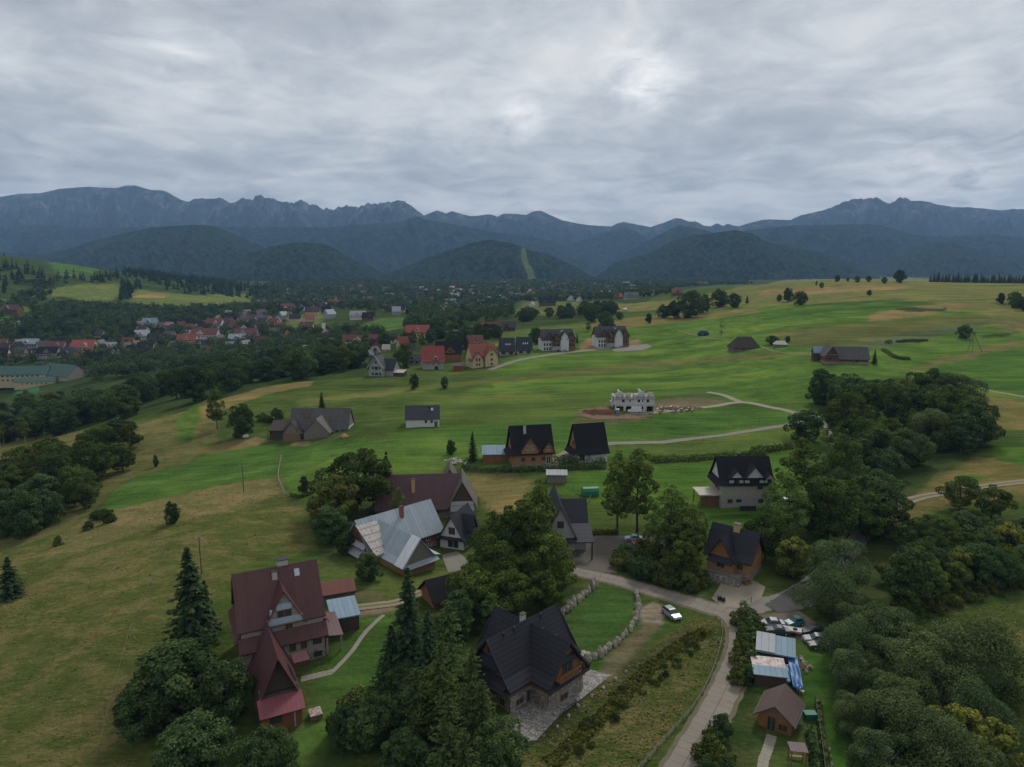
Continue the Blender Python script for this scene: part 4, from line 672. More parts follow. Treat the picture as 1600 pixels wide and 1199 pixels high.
# H11 log house
h11 = near('log_house', 'orange log house with black cross gabled roof and stone chimney beside its gravel yard', 'house', (46.2, 134.0, .3), -39, [
 dict(L=8.6, W=7.2, wh=4.6, rh=5.0, ov=.9, og=.8, roof='black', wall='lightlog', gable='orange', base=1.6, flare=True, chim=[(.3,-.2,10.6,1.3,BRY)], skirt=[('L',5.0,1.2,1.2)], wins=[('F',2.5,3.1,1.0,1.0,'b'),('L',0,3.2,1.0,1.0,'b')]),
 dict(c=(-.9,-2.4), rot=90, L=5.6, W=5.2, wh=4.6, rh=4.2, ov=.8, og=.5, roof='black', wall='lightlog', gable='orange', base=1.6, flare=True, cut=(-3.5,2.8), skirt=[('L',5.0,1.0,1.0)], wins=[('L',0,3.2,1.4,1.1,'b')]),
 dict(name='stone_terrace_wall', c=(0,-5.6), L=7, W=2.4, wh=1.8, rh=.01, ov=0, og=0, kind='shed', roof='shingle', wall='stone')])
# H12 sheds with pale roofs by the cars, H13 hut
house('car_shed', 'open shed with half white half blue grey tin roof below the parked cars', 'shed', (43.0, 103.0), -21, [dict(L=5.6, W=4.4, wh=2.2, rh=.6, ov=.3, og=.2, kind='shed', roof='blue', wall='darkboard')])
o = MB().prism([(2.36,2.91),(-2.52,2.25),(-2.52,2.32),(2.36,2.98)], -3.02, -.1); o = o.build('white_roof_sheet', RF['tinwhite'], bpy.data.objects['car_shed'])
o.location = (0, 0, .22)
h12b = house('patched_shed', 'low shed with red and pale striped patched roof above the blue tarpaulin', 'shed', (39.9, 97.6), -12, [dict(L=4.6, W=4.2, wh=1.9, rh=.5, ov=.2, og=.2, kind='shed', roof='palered', wall='darkboard')])
MB().prism([(-.2,2.32),(-2.45,2.03),(-2.45,2.09),(-.2,2.38)], -2.55, 2.55).build('pale_roof_sheet', RF['blue'], h12b, (0,0,.05))
h13 = near('brown_roof_hut', 'small timber hut with brown gable roof among garden shrubs', 'hut', (37.6, 87.4, -.5), 56, [dict(L=5.2, W=4.4, wh=2.1, rh=1.7, ov=.5, og=.6, roof='brown', wall='orange', gable='board', recess=0, wins=[('L',1.1,.9,1.1,.9,'b'),('L',-.4,1.0,1.0,1.9,'b','door')])])
# H14 white new house, H15 old barn
near('white_bungalow', 'new white bungalow with plain anthracite roof standing alone on the green slope', 'house', (-34.0, 254.6, 4.4), 6, [dict(L=12.4, W=8.6, wh=3.4, rh=4.0, ov=.5, og=.35, roof='anth', wall='white', chim=[(2.6,-1.0,7.4,.7,M_dark)], sky=[(3.6,.35)], wins=[('F',1.3,2.1,.7,.9,'d'),('F',3.4,2.1,.7,.9,'d'),('F',5.0,1.1,1.2,2.2,'w','door')])])
near('old_grey_barn', 'old sprawling grey shingled farm with sagging gable wings and a red chimney', 'barn', (-74.0, 260.0, -.2), 0, [
 dict(L=22.5, W=10, wh=3.2, rh=6.6, ov=.6, og=.3, roof='oldgrey', wall='white', gable='greyboard', chim=[(-5.0,-2.8,9.8,.8,BRR)], wins=[('F',7,1.7,1.1,1.9,'b','door'),('F',9.6,1.8,.8,.9,'b')]),
 dict(c=(0.6,-6.2), rot=90, L=7.5, W=9.4, wh=2.6, rh=5.0, ov=.5, og=.3, roof='shingle', wall='greyboard', gable='greyboard', cut=(-4,4.6), ends=(-1,)),
 dict(c=(-9.2,-5.6), rot=90, L=6.5, W=6.6, wh=2.0, rh=4.2, ov=.4, og=.3, roof='oldbrown', wall='board', gable='greyboard', cut=(-3.5,4), ends=(-1,)),
 dict(c=(-15.2,-2.0), L=7.4, W=6.0, wh=2.2, rh=2.6, ov=.4, og=.3, kind='shed', roof='oldbrown', wall='darkboard')])
# H16 unfinished house
h16 = near('unfinished_house', 'unfinished white block house without a roof on its building site', 'building site', (51.2, 285.0, 4.2), 0, [])
m = MB(); L2, W2 = 8.3, 5.2
for z0_, z1_, ops in ((-2, 2.8, [(-7.6,-4.6),(-3.6,-1.4),(2.9,3.6),(5.0,8.0)]), (3.0, 5.8, [(-5.3,-4.2),(-2.2,-1.7),(1.3,2.2),(3.1,3.4),(5.0,6.0)])):
    xs = [-L2] + [v for o_ in ops for v in o_] + [L2]
    for i in range(0, len(xs), 2): m.box(xs[i], xs[i+1], -W2, -W2+.35, z0_, z1_)
    for a_, b_ in ops:
        zb = (0.0 if z0_ < 0 and b_-a_ > 1 else z0_+1.0 if z0_ > 0 else 1.0); m.box(a_, b_, -W2+.01, -W2+.34, z1_-.45, z1_); m.box(a_, b_, -W2+.01, -W2+.34, z0_, max(zb, z0_))
m.box(L2-.35, L2, -W2+.36, W2, -2, 5.8); m.box(-L2+.01, L2-.36, W2-.35, W2-.01, -2, 5.8); m.box(-L2, -L2+.35, 1.0, W2-.4, -2, 5.8); m.box(-L2,-L2+.35,-W2+.36,-2.0,3.0,5.8)
m.build('wall', W_['block'], h16); MB().box(-L2-.9, L2+.05, -W2-.05, W2, 2.8, 3.0).build('floor_slab', M_conc, h16); MB().box(-L2-.1, L2+.1, -W2-.04, W2, 5.8, 5.98).build('ring_beam', M_conc, h16)
m = MB()
for gx, gw, gh in ((-6.4,3.4,2.6),(-3.0,2.4,2.0),(.4,2.2,1.4),(2.9,3.2,2.8),(6.4,3.2,2.4)): 
    o_ = len(m.v); v_ = [(gx-gw/2,5.99),(gx+gw/2,5.99),(gx+gw/2,5.98+gh*.55),(gx+gw*.25,5.98+gh),(gx-gw*.25,5.98+gh),(gx-gw/2,5.98+gh*.55)]
    for yy in (-W2+.0, -W2+.3): m.v += [(a_, yy, b_) for a_, b_ in v_]
    m.f += [tuple(o_+i for i in range(6))[::-1], tuple(o_+6+i for i in range(6))] + [(o_+i, o_+(i+1)%6, o_+6+(i+1)%6, o_+6+i) for i in range(6)]
m.box(-6.0,-5.7,-W2+.3,4.0,6,8.0); m.box(3.0,3.3,-W2+.3,4.0,6,8.2); m.build('attic_wall', W_['block'], h16)
m = MB(); rg = random.Random(4)
for i in range(26): x_ = rg.uniform(-L2, L2); y_ = rg.uniform(-W2, W2); m.bar((x_, y_, 5.9), (x_+rg.uniform(-.5,.5), y_, 5.9+rg.uniform(1.2,3)), .06)
for i in range(8): m.bar((-8.0+i*.3, -W2+.6, -.5), (-8.2+i*.9, -W2+1.5, 2.9), .06)
m.build('timber_prop', M_wood, h16, None); m = MB()
for i in range(7): x_ = -7.5+i*2.2; m.bar((x_, -W2-.3, 5.0), (x_, -W2-.3, 7.2), .05)
m.bar((-L2-.8,-W2-.35,6.3),(L2+1.2,-W2-.35,6.3),.07); m.bar((-L2-.8,-W2-.35,5.3),(L2,-W2-.35,5.3),.06); m.build('scaffold', M_wood, h16)
# H17, H18 and meadow sheds
near('meadow_barn', 'dark barn with brown hipped roof alone in the middle of the meadow', 'barn', (146.5, 430.0), 4, [dict(L=16, W=9.5, wh=2.6, rh=5.6, ov=1.0, og=1.0, hip=3.4, roof='oldbrown', wall='greyboard', wins=[('F',-2,1.3,1.4,2.0,'b','door')])])
near('meadow_shed', 'small weathered shed with pale tin roof beside a round shrub in the meadow', 'shed', (166.0, 421.0), -12, [dict(L=7.6, W=5, wh=1.9, rh=1.8, ov=.4, og=.3, hip=1.4, roof='cream', wall='greyboard')])
near('long_log_barn', 'long red brown log barn with grey shingle roof in the right meadow', 'barn', (174.5, 357.5), -8, [
 dict(c=(2.6,0), L=17.5, W=8.5, wh=2.6, rh=5.2, ov=.8, og=.5, roof='oldgrey', wall='redlog', gable='oldlog', base=.4, wins=[('F',-4,1.5,1,1,'b'),('F',0,1.5,1,1,'b'),('F',3,1.3,1.3,2,'b','door')]),
 dict(c=(-7.4,-.6), rot=90, L=10.5, W=6.4, wh=3.8, rh=4.6, ov=.6, og=.6, roof='oldgrey', wall='redlog', gable='oldlog', base=.6, skirt=[('L',4.6,1.0,.5),('L',3.6,1.0,.5)], wins=[('L',0,6,1,1,'b'),('L',-1,2.2,1,1.1,'b')]),
 dict(name='side_wall', c=(-11.5,5.5), L=4.5, W=4.5, wh=4.4, rh=2.8, ov=.4, og=.3, roof='blue', wall='darkboard')])
# twin timbered apartment houses
def apartment(lab, loc, yaw):
    return near('apartment_house', lab, 'apartment house', loc, yaw, [
     dict(L=23, W=12, wh=8.2, rh=6.4, ov=.8, og=.6, roof='anth', wall='white', gable='brown', sky=[(4.6,.25),(3.4,.25)], wins=row('F',4,2.2,7.0,1.1,1.6,'d')[:0]+[('F',-10+i*2.0,4.3,1.0,1.8,'d') for i in range(4)]+[('F',-10+i*2.0,1.4,1.0,1.8,'d') for i in range(4)]),
     dict(name='bay_wall', c=(-7.4,-4.6), rot=90, L=6.0, W=8.4, z0=8.0, wh=.3, rh=5.0, ov=.8, og=1.0, roof='anth', wall='brown', gable='brown', cut=(-4.1,2.6), wins=[('L',-1.2,1.5,1.0,1.4,'d'),('L',1.2,1.5,1.0,1.4,'d')]),
     dict(name='bay_wall', c=(-1.8,-5.6), rot=90, L=4.0, W=6.4, wh=8.4, rh=4.0, ov=.7, og=.9, roof='anth', wall='brown', gable='brown', cut=(-3,4), base=3.0, basem='grey', wins=[('L',-1.3,6.8,1.4,1.6,'d'),('L',1.3,6.8,1.4,1.6,'d'),('L',-1.3,4.2,1.4,1.8,'d'),('L',1.3,4.2,1.4,1.8,'d')]),
     dict(name='bay_wall', c=(4.2,-5.4), rot=90, L=4.4, W=6.2, wh=9.0, rh=4.4, ov=.5, og=.5, roof='anth', wall='white', gable='white', cut=(-2.8,4)),
     dict(name='bay_wall', c=(9.4,-4.6), rot=90, L=5.4, W=5.6, wh=8.4, rh=4.2, ov=.7, og=.9, roof='anth', wall='brown', gable='brown', cut=(-3.6,3), wins=[('L',-1,6.8,1.1,1.6,'d'),('L',1,6.8,1.1,1.6,'d'),('L',-1,4.0,1.1,1.8,'d'),('L',1,4.0,1.1,1.8,'d')])])
apartment('left one of two timber gabled apartment houses beside the gravel drive', (31.5, 487.0), 12)
apartment('right one of two timber gabled apartment houses, nearest to the open meadow', (72.0, 502.0), 12)
def twin(lab, loc):
    near('dark_twin_house', lab, 'house', loc, 4, [dict(L=10.2, W=10, wh=3.4, rh=7.8, ov=.7, og=.4, roof='anth', wall='grey', gable='darkboard', base=0, sky=[(-.8,.55),(.6,.55),(2.0,.55)], wins=[('F',-2.6,1.5,2.4,2.2,'d'),('F',2.6,1.5,2.4,2.2,'d')])])
twin('left one of two small dark roofed houses with skylights beside the cream house', (-3.6, 470.5)); twin('right one of two small dark roofed houses with skylights, nearer the apartment houses', (8.4, 471.5))
near('red_roof_house', 'house with tall bright red mansard roof over a grey ground floor', 'house', (-49.8, 428), 6, [dict(L=13.5, W=12, wh=5.0, rh=9.0, ov=.9, og=.5, roof='red', wall='grey', flare=True, wins=row('F',3,3.4,3.4,1.1,1.2)+[('F',2,1,2,1.9,'d')]), dict(name='dormer', c=(1.6,-4.4), rot=90, L=3.6, W=3.4, z0=6.4, wh=1.2, rh=1.2, ov=.4, og=.3, roof='red', wall='white', wins=[('L',0,.7,2.2,.8,'d')])])
near('brown_timber_house', 'timber house with nearly black roof behind the bright red mansard', 'house', (-43.0, 462), 4, [dict(L=17, W=11, wh=5.6, rh=7.6, ov=1, og=.6, roof='blackplain', wall='orange', gable='brown', flare=True, wins=row('F',5,2.6,3.8,1.1,1.2)), dict(name='dormer', c=(1,-3.8), rot=90, L=4, W=7, z0=5.8, wh=.8, rh=3.4, ov=.6, og=.5, roof='blackplain', wall='orange', wins=[('L',0,1.4,1.8,1,'d')])])
near('cream_guesthouse', 'large cream guesthouse with orange red gabled roof at the edge of the green slope', 'guesthouse', (-19.5, 432.0), 24, [
 dict(L=17, W=11, wh=7.0, rh=6.6, ov=.9, og=.6, roof='orange', wall='cream', wins=row('F',2,3,5.0,1.2,1.3,'b')[:1]+[('R',0,5,1.2,1.3,'b'),('R',0,8.5,1.2,1.3,'b')]),
 dict(name='wing_wall', c=(3.6,-5.2), rot=90, L=6.5, W=8.4, wh=7.0, rh=5.6, ov=.8, og=.7, roof='orange', wall='cream', cut=(-4,5), wins=[('L',0,1.6,1.3,1.2,'b'),('L',0,4.4,1.3,1.3,'b'),('L',0,7.6,1.3,1.3,'b'),('L',0,10.2,.8,.8,'b')]),
 dict(name='wing_wall', c=(-5.2,-4.9), rot=90, L=5.5, W=7.0, wh=4.6, rh=4.8, ov=.8, og=.7, roof='orange', wall='cream', cut=(-3.5,5), wins=[('L',-.9,1.6,.9,1.3,'d'),('L',.9,1.6,.9,1.3,'d'),('L',-.9,4.6,.8,1.8,'d'),('L',.9,4.6,.8,1.8,'d')])])
near('wood_shed', 'small purple brown shed at the left foot of the cream guesthouse', 'shed', (-33.0, 419), 0, [dict(L=6.5, W=5, wh=3, rh=1.4, ov=.3, og=.3, roof='maroon2', wall='redlog')])
near('white_gabled_house', 'white grey gabled house with dark wings at the edge of the wood', 'house', (-74.0, 392.0), -14, [
 dict(L=15.5, W=9, wh=4.4, rh=5.2, ov=.7, og=.5, roof='anth', wall='grey', wins=[]),
 dict(c=(-1.6,-3.8), rot=90, L=8, W=8.6, wh=5.6, rh=6.0, ov=.8, og=.7, roof='anth', wall='grey', gable='grey', trim='w', cut=(-4.6,5), wins=[('L',-2,1.7,1,1.2,'d'),('L',.3,1.7,1.6,1.2,'d'),('L',2.6,1.7,1,1.2,'d'),('L',-1.8,5.2,1,1.2,'d'),('L',.2,5.0,1.7,1.8,'d'),('L',2.2,5.2,1,1.2,'d'),('L',0,8.4,.9,1.2,'d')]),
 dict(name='carport', c=(10.6,-2.2), L=6, W=5, wh=2.4, rh=1.0, ov=.2, og=.2, kind='shed', roof='cream', wall='darkboard')])
# the school down in the valley
near('school', 'long cream school with dark green roofs at the left edge of the valley', 'school', (-436.0, 640.0, -41.5), 10, [
 dict(c=(-31,0), L=58, W=16, wh=9.5, rh=6.5, ov=.8, og=.6, roof='green', wall='cream', wins=[('F',-24+i*4.2,z,2.2,1.6,'w') for i in range(12) for z in (4.0,7.6)]),
 dict(c=(12,-4), rot=-34, L=40, W=20, wh=8.5, rh=9.0, ov=.8, og=.5, roof='green', wall='beige', gable='beige'),
 dict(c=(-6,-16), L=34, W=10, wh=4, rh=3, ov=.5, og=.5, roof='green', wall='cream', wins=row('F',6,4,2.2,1.4,1.4))])
# ------------------------------------------------------------------ valley houses
AVOID = []
def avoid(x, y, r, front=2.2):
    d = math.hypot(x, y); AVOID.append((x, y, r)); AVOID.append((x - x / d * r * 1.1, y - y / d * r * 1.1, r * .8))
    if front > 2: AVOID.append((x - x / d * r * front, y - y / d * r * front, r * .75))
_s = bpy.data.objects['school'].location; avoid(_s.x, _s.y, 42, 3.0); avoid(_s.x - 40, _s.y, 42, 3.0)
for o in NEAR: avoid(o.location.x, o.location.y, 9 if o.location.y < 300 else 12, 1.0 if o.location.y < 300 else 2.2)
def simple(px, py, wpx, roof, wall, label, cat='house', yaw=0, ratio=.75, name='house', group=None, hk=1.0, dorm=True, gable=None):
    x, y, z = G(px, py); s = F / (y * .987 + 10); L_ = max(6, wpx / s); Wd = L_ * ratio; wh = min(6.5, .30 * L_ + .8) * hk; rh = min(8, .36 * Wd + 1.4) * hk; n = max(2, int(L_ / 3.2))
    d = math.hypot(x, y); x += x / d * Wd * .5; y += y / d * Wd * .5; z = H(x, y)
    bl = [dict(L=L_, W=Wd, wh=wh, rh=rh, ov=.8, og=.6, roof=roof, wall=wall, gable=gable or wall, wins=row('F', n, L_ / (n + .4), wh * .55, 1.2, 1.4, 'd') if wpx > 13 else [])]
    if dorm and wpx > 13: w2 = L_ * .34; bl.append(dict(name='dormer', c=(random.choice([-.15, .15, 0]) * L_, -Wd * .24), rot=90, L=Wd * .5, W=w2, z0=wh, wh=.4, rh=rh * .62, ov=.4, og=.4, roof=roof, wall=gable or wall, gable=gable or wall, wins=[('L', 0, rh * .22 + .4, 1.2, 1.0, 'd')]))
    avoid(x, y, max(L_, Wd) * .62); return house(name, label, cat, (x, y, z - .3), yaw, bl, group)
TOWN = [
 (134,553,34,'red','cream','bright red roofed guesthouse standing alone beyond the school','guesthouse',4,.8),
 (50,546,26,'tin','grey','pale tin roofed building behind the school','building',0,.5),
 (90,550,28,'rust','grey','low rusty red roofed building between school and bright red guesthouse','building',0,.5),
 (78,561,30,'blackplain','grey','dark roofed building right behind the school roofs','building',5,.6),(112,560,18,'anth','board','dark house in front of the bright red guesthouse','house',-8,.8),
 (223,532,20,'tinwhite','white','white gabled house with pale roof left of the orange roofed hall','house',30,.9),(236,512,22,'blue','grey','blue grey tin roofed house at the top of the village','house',0,.7),
 (263,523,18,'anth','cream','yellow walled house with dark roof in the village','house',0,.8),(229,552,22,'blackplain','cream','dark roofed yellow chalet in the lower village','house',18,.9),(208,555,20,'blackplain','brown','nearly black chalet left of the yellow one','house',-20,.8),
 (213,506,9,'tinwhite','white','tiny white gabled house at the village top','house',60,.8),(175,546,14,'tinwhite','cream','small pale roofed house right of the bright red guesthouse','house',20,.7),
 (294,540,28,'orange','cream','orange roofed hall left of the dull red roofed terrace','hall',8,.7),(6,543,16,'rust','cream','cream house with rusty roof cut by the left photo edge','house',0,.8),
 (20,492,25,'maroon2','brown','dark farmhouse on the small green slope at far left','farmhouse',0,.6),(27,512,10,'tinwhite','cream','small cream gable among the trees at far left','house',70,.9),
 (313,516,18,'blackplain','white','black house with twin white gables in the upper village','house',0,.8),(337,514,24,'rust','white','red roofed house with white gables in the upper village','house',0,.8),
 (357,516,14,'anth','white','dark roofed house right of the red one with white gables','house',0,.8),(358,505,13,'anth','grey','grey house behind the red one with white gables','house',20,.8),
 (322,531,40,'rust','white','long dull red roofed terrace in the middle of the village','terrace house',3,.5),(299,527,13,'tin','grey','tin roofed end building left of the dull red terrace','building',0,.9),
 (318,545,20,'anth','white','dark roofed house below the dull red terrace','house',0,.7),(386,530,34,'rust','grey','long grey hall with brownish roof right of the village','hall',3,.5),(372,537,26,'tin','grey','low tin roofed hall in front of the brownish roofed hall','hall',0,.5),
 (384,548,20,'maroon2','cream','brown roofed gabled house at the lower right of the village','house',70,.9),(409,541,14,'orange','cream','small orange roofed house by the yellowish tree','house',0,.9),
 (412,562,22,'tinwhite','white','pale shed roof glinting among the dark trees','building',0,.5),(480,518,20,'maroon','cream','maroon roofed house at the foot of the striped field','house',0,.8),(428,508,13,'rust','cream','brown roofed house left of the striped field','house',0,.8),
 (450,488,20,'rust','white','white house with reddish roof above the striped field','house',10,.8),(470,484,22,'blackplain','brown','dark timber guesthouse above the striped field','guesthouse',0,.7),(484,491,12,'anth','cream','yellow house at the top of the striped field','house',0,.8),
 (407,478,16,'anth','grey','grey roofed house at the end of the golden field','house',-20,.8),(460,564,26,'tin','grey','long low grey building among the dark trees','building',0,.45),(497,562,14,'tinwhite','grey','pale walled building by the road bend','building',0,.6),
 (510,545,26,'oldgrey','grey','grey roofed building below the road','building',0,.6),(560,543,46,'rust','white','long rusty red roofed building above the dark wood','building',0,.35),(607,538,23,'anth','white','anthracite roofed house above the white gabled house','house',5,.7),
 (584,556,16,'anth','white','white house partly hidden behind the white gabled house','house',60,.9),(604,549,11,'cream','cream','small cream roof behind the white gabled house','house',0,.8),(638,552,20,'anth','grey','grey house left of the bright red mansard','house',8,.7),
 (648,570,22,'oldgrey','grey','grey roofed outbuilding touching the bright red mansard house','outbuilding',0,.6),(653,530,36,'red','cream','red roofed house with two wings half hidden by conifers','house',0,.6),(720,532,23,'blue','white','pale blue tin roofed building behind the red gabled houses','building',0,.6),
 (741,545,26,'rust','cream','faded red house with white trimmed gable right behind the cream guesthouse','house',3,.9),(767,523,28,'rust','brown','rusty roofed timber house below the dark guesthouse','house',0,.7),(795,518,20,'anth','brown','dark long wing of the upper guesthouse','house',0,.8),(778,516,16,'anth','white','dark guesthouse with white trimmed gable at the top of the green slope','guesthouse',0,.9),
 (605,486,12,'teal','cream','house with bright green roof above the hollow','house',0,1.0),(615,487,16,'oldbrown','brown','brown roofed barn beside the bright green roof','barn',0,.7),(560,500,24,'tinwhite','white','white roofed building left of the dark timber guesthouse in the hollow','building',0,.5),(576,502,18,'blackplain','brown','dark timber guesthouse with white gable in the hollow','guesthouse',0,.8),
 (545,476,11,'maroon','cream','maroon roofed house on the ridge of trees','house',0,.8),(522,478,18,'orange','cream','orange roofed building on the ridge of trees','building',0,.6),(705,476,14,'blue','white','pale blue roofed hall in the far town','hall',0,.6),(724,477,12,'anth','cream','yellow hall in the far town','hall',0,.7),
 (855,479,26,'blackplain','brown','long dark timber building at the far edge of the meadow','building',0,.4),(831,479,9,'tinwhite','white','white tent like gable left of the long dark building','building',70,.8),(846,477,9,'rust','white','second white gable behind the long dark building','building',70,.8),
 (892,470,10,'anth','white','white towered building right of the long dark building','building',70,.9),(905,471,9,'anth','white','smaller white towered building right of the taller one','building',70,.9),(965,468,13,'red','brick','red block at the near edge of the far town','building',0,.8),
 (986,468,22,'green','grey','green grey hall right of the red block','hall',0,.5),(945,479,14,'tinwhite','white','long white tent in the field below the far town','tent',0,.4),(1057,463,16,'rust','brown','brown house behind the big meadow trees','house',0,.8),(1097,447,18,'maroon2','brown','long brown building peeping over the meadow','building',0,.4),
 (30,400,8,'tinwhite','white','white house on the top of the left wooded hill','house',0,.8),(55,402,10,'tin','white','pale house on the hilltop pasture','house',0,.8),(73,404,17,'tin','cream','longest pale building on the hilltop pasture','building',0,.5),(107,404,11,'tinwhite','cream','small pale house right on the hilltop pasture','house',0,.8),
]
for px, py, w, rf, wl, lab, cat, yaw, ra in TOWN: simple(px, py, w, rf, wl, lab, cat, yaw, ra, name=cat.replace(' ', '_'))
random.seed(11)
_tcol = [('rust','white','rusty red roofed white house'),('blackplain','brown','dark timber house with black roof'),('anth','white','white house with anthracite roof'),('tin','grey','grey house with pale tin roof'),('orange','cream','cream house with orange red roof'),('maroon2','cream','cream house with brown roof'),('anth','cream','yellow house with dark roof'),('oldbrown','grey','grey house with brown roof'),('anth','white','white house with anthracite roof'),('blackplain','brown','dark timber house with black roof'),('oldgrey','beige','beige house with grey roof')]
def town_area(poly, n, seed, where, wr, mind):
    g = random.Random(seed)
    for p in in_poly(n, poly, seed, mind):
        rf, wl, lab = g.choice(_tcol); s = F / p[1]; L_ = g.uniform(*wr); Wd = L_ * g.uniform(.6, .9); wh = g.uniform(4, 6.5); rh = g.uniform(4, 6.5)
        house('house', lab + ' ' + where, 'house', (p[0], p[1], p[2] - .3), g.choice([0, 90, 12, -15, 60, -60, 35]), [dict(L=L_, W=Wd, wh=wh, rh=rh, ov=.8, og=.6, roof=rf, wall=wl, gable=('white' if wl == 'brown' and g.random() < .5 else wl))], 'houses ' + where); avoid(p[0], p[1], L_ * .55, 1.6)
def in_poly(n, poly, seed, mind=0, avoid_on=True):
    """n random ground points whose photo pixel lies in poly, spread evenly over the ground"""
    W = np.array(GV(densify(poly, 30))); g = np.random.default_rng(seed); lo, hi = W[:, :2].min(0), W[:, :2].max(0); out = []
    pl = [(a, b) for a, b, _ in W]; tries = 0
    while len(out) < n and tries < 60:
        tries += 1; q = g.uniform(lo, hi, (max(200, n * 3), 2)); ins, _ = seg_dist_inside(q[:, 0], q[:, 1], pl)
        q = q[ins]
        if avoid_on and len(AVOID) and len(q): A = np.array(AVOID); q = q[~(((q[:, None, 0] - A[None, :, 0]) ** 2 + (q[:, None, 1] - A[None, :, 1]) ** 2) < A[None, :, 2] ** 2).any(1)]
        for p in q:
            if len(out) >= n: break
            if mind and out and (np.hypot(*(np.array(out[-400:]) - p).T) < mind).any(): continue
            out.append(p)
    if not len(out): return np.zeros((0, 3))
    out = np.array(out); z = Hv(out[:, 0], out[:, 1]); return np.column_stack([out, z])
def far_houses(specs):
    V, Fc, MI = [], [], []; mats = []
    for poly, n, seed, wr in specs:
        g = random.Random(seed)
        for p in in_poly(n, poly, seed, 16):
            rf, wl, _ = g.choice(_tcol); L_ = g.uniform(*wr) / 2; Wd = L_ * g.uniform(.6, .9); wh = g.uniform(4, 6.5); rh = g.uniform(4, 6.5); a = R(g.choice([0, 90, 12, -15, 60, -60, 35])); c, s_ = math.cos(a), math.sin(a)
            for m in (W_[wl], RF[rf]):
                if m not in mats: mats.append(m)
            q = [(-L_,-Wd,-3),(L_,-Wd,-3),(L_,Wd,-3),(-L_,Wd,-3),(-L_,-Wd,wh),(L_,-Wd,wh),(L_,Wd,wh),(-L_,Wd,wh),(-L_,0,wh+rh),(L_,0,wh+rh)]; e = .7; zz = wh - e * rh / Wd * .9
            q += [(-L_-e,-Wd-e,zz),(L_+e,-Wd-e,zz),(L_+e,0,wh+rh+.2),(-L_-e,0,wh+rh+.2),(L_+e,Wd+e,zz),(-L_-e,Wd+e,zz)]; o = len(V)
            V += [(p[0] + x * c - y * s_, p[1] + x * s_ + y * c, p[2] - .3 + z) for x, y, z in q]
            for f, m in (((0,1,5,4),0),((2,3,7,6),0),((1,2,6,9,5),0),((3,0,4,8,7),0),((10,11,12,13),1),((13,12,14,15),1)): Fc.append(tuple(o + i for i in f)); MI.append(mats.index(RF[rf] if m else W_[wl]))
            avoid(p[0], p[1], L_, 1.6)
    o = mesh_obj('distant_houses', V, Fc)
    for m in mats: o.data.materials.append(m)
    o.data.polygons.foreach_set('material_index', MI); prop(o, 'mass of tiny houses filling the far town below the mountains', 'houses', kind='stuff')
far_houses([([(640,474),(760,468),(860,464),(1010,459),(1040,455),(1000,450),(860,450),(700,455),(600,462)], 90, 61, (11, 19)), ([(400,470),(600,462),(760,458),(900,450),(1030,449),(1060,444),(800,444),(560,448),(400,455)], 100, 62, (13, 24))])
town_area([(640,482),(760,476),(860,470),(1010,464),(1040,458),(1000,452),(860,452),(700,458),(600,464)], 56, 71, 'in the far town under the mountains', (11, 19), 18)
town_area([(200,515),(300,505),(420,500),(440,515),(430,545),(330,555),(200,560)], 44, 63, 'in the village left of the striped field', (10, 15), 16)
town_area([(400,500),(440,492),(520,482),(600,478),(620,470),(440,468),(400,478)], 40, 64, 'on the slope above the striped field', (10, 15), 16)
town_area([(600,500),(700,490),(790,488),(800,480),(700,482),(620,488)], 18, 65, 'in the hollow behind the red roofed houses', (10, 14), 14)
town_area([(430,560),(520,560),(600,560),(640,545),(600,530),(520,525),(450,530)], 16, 66, 'between the dark wood and the red roofed houses', (10, 15), 15)
town_area([(0,560),(200,560),(200,545),(0,540)], 16, 67, 'behind the school', (10, 16), 15)
town_area([(150,528),(300,498),(420,492),(520,486),(520,500),(420,512),(300,520),(180,540)], 30, 68, 'scattered in the wood above the village', (10, 15), 22)
random.seed(23)
# ------------------------------------------------------------------ foliage and bark materials
def leaf_mat(name, dark, light, tint=.25, trans=.25, rand=True):
    m = bpy.data.materials.new(name); m.use_nodes = True; t = m.node_tree; t.nodes.clear()
    out = N(t, 'ShaderNodeOutputMaterial')
    at = N(t, 'ShaderNodeAttribute', attribute_name='hue'); oi = N(t, 'ShaderNodeObjectInfo')
    c = mixc(t, at.outputs['Fac'], dark, light)
    if rand:
        k = math_n(t, 'MULTIPLY_ADD', oi.outputs['Random'], tint * 2, 1 - tint)
        v = N(t, 'ShaderNodeVectorMath', operation='SCALE'); L(t, c, v.inputs[0]); L(t, k, v.inputs['Scale'])
        r2 = math_n(t, 'FRACT', math_n(t, 'MULTIPLY', oi.outputs['Random'], 7.13))
        c = mixc(t, r2, v.outputs[0], mixc(t, 1.0, v.outputs[0], (1.15, 1.0, .88), 'MULTIPLY'))
    d = N(t, 'ShaderNodeBsdfDiffuse'); tr = N(t, 'ShaderNodeBsdfTranslucent'); L(t, c, d.inputs[0]); L(t, c, tr.inputs[0])
    mx = N(t, 'ShaderNodeMixShader'); mx.inputs[0].default_value = trans; L(t, d.outputs[0], mx.inputs[1]); L(t, tr.outputs[0], mx.inputs[2])
    L(t, mx.outputs[0], out.inputs[0]); return m
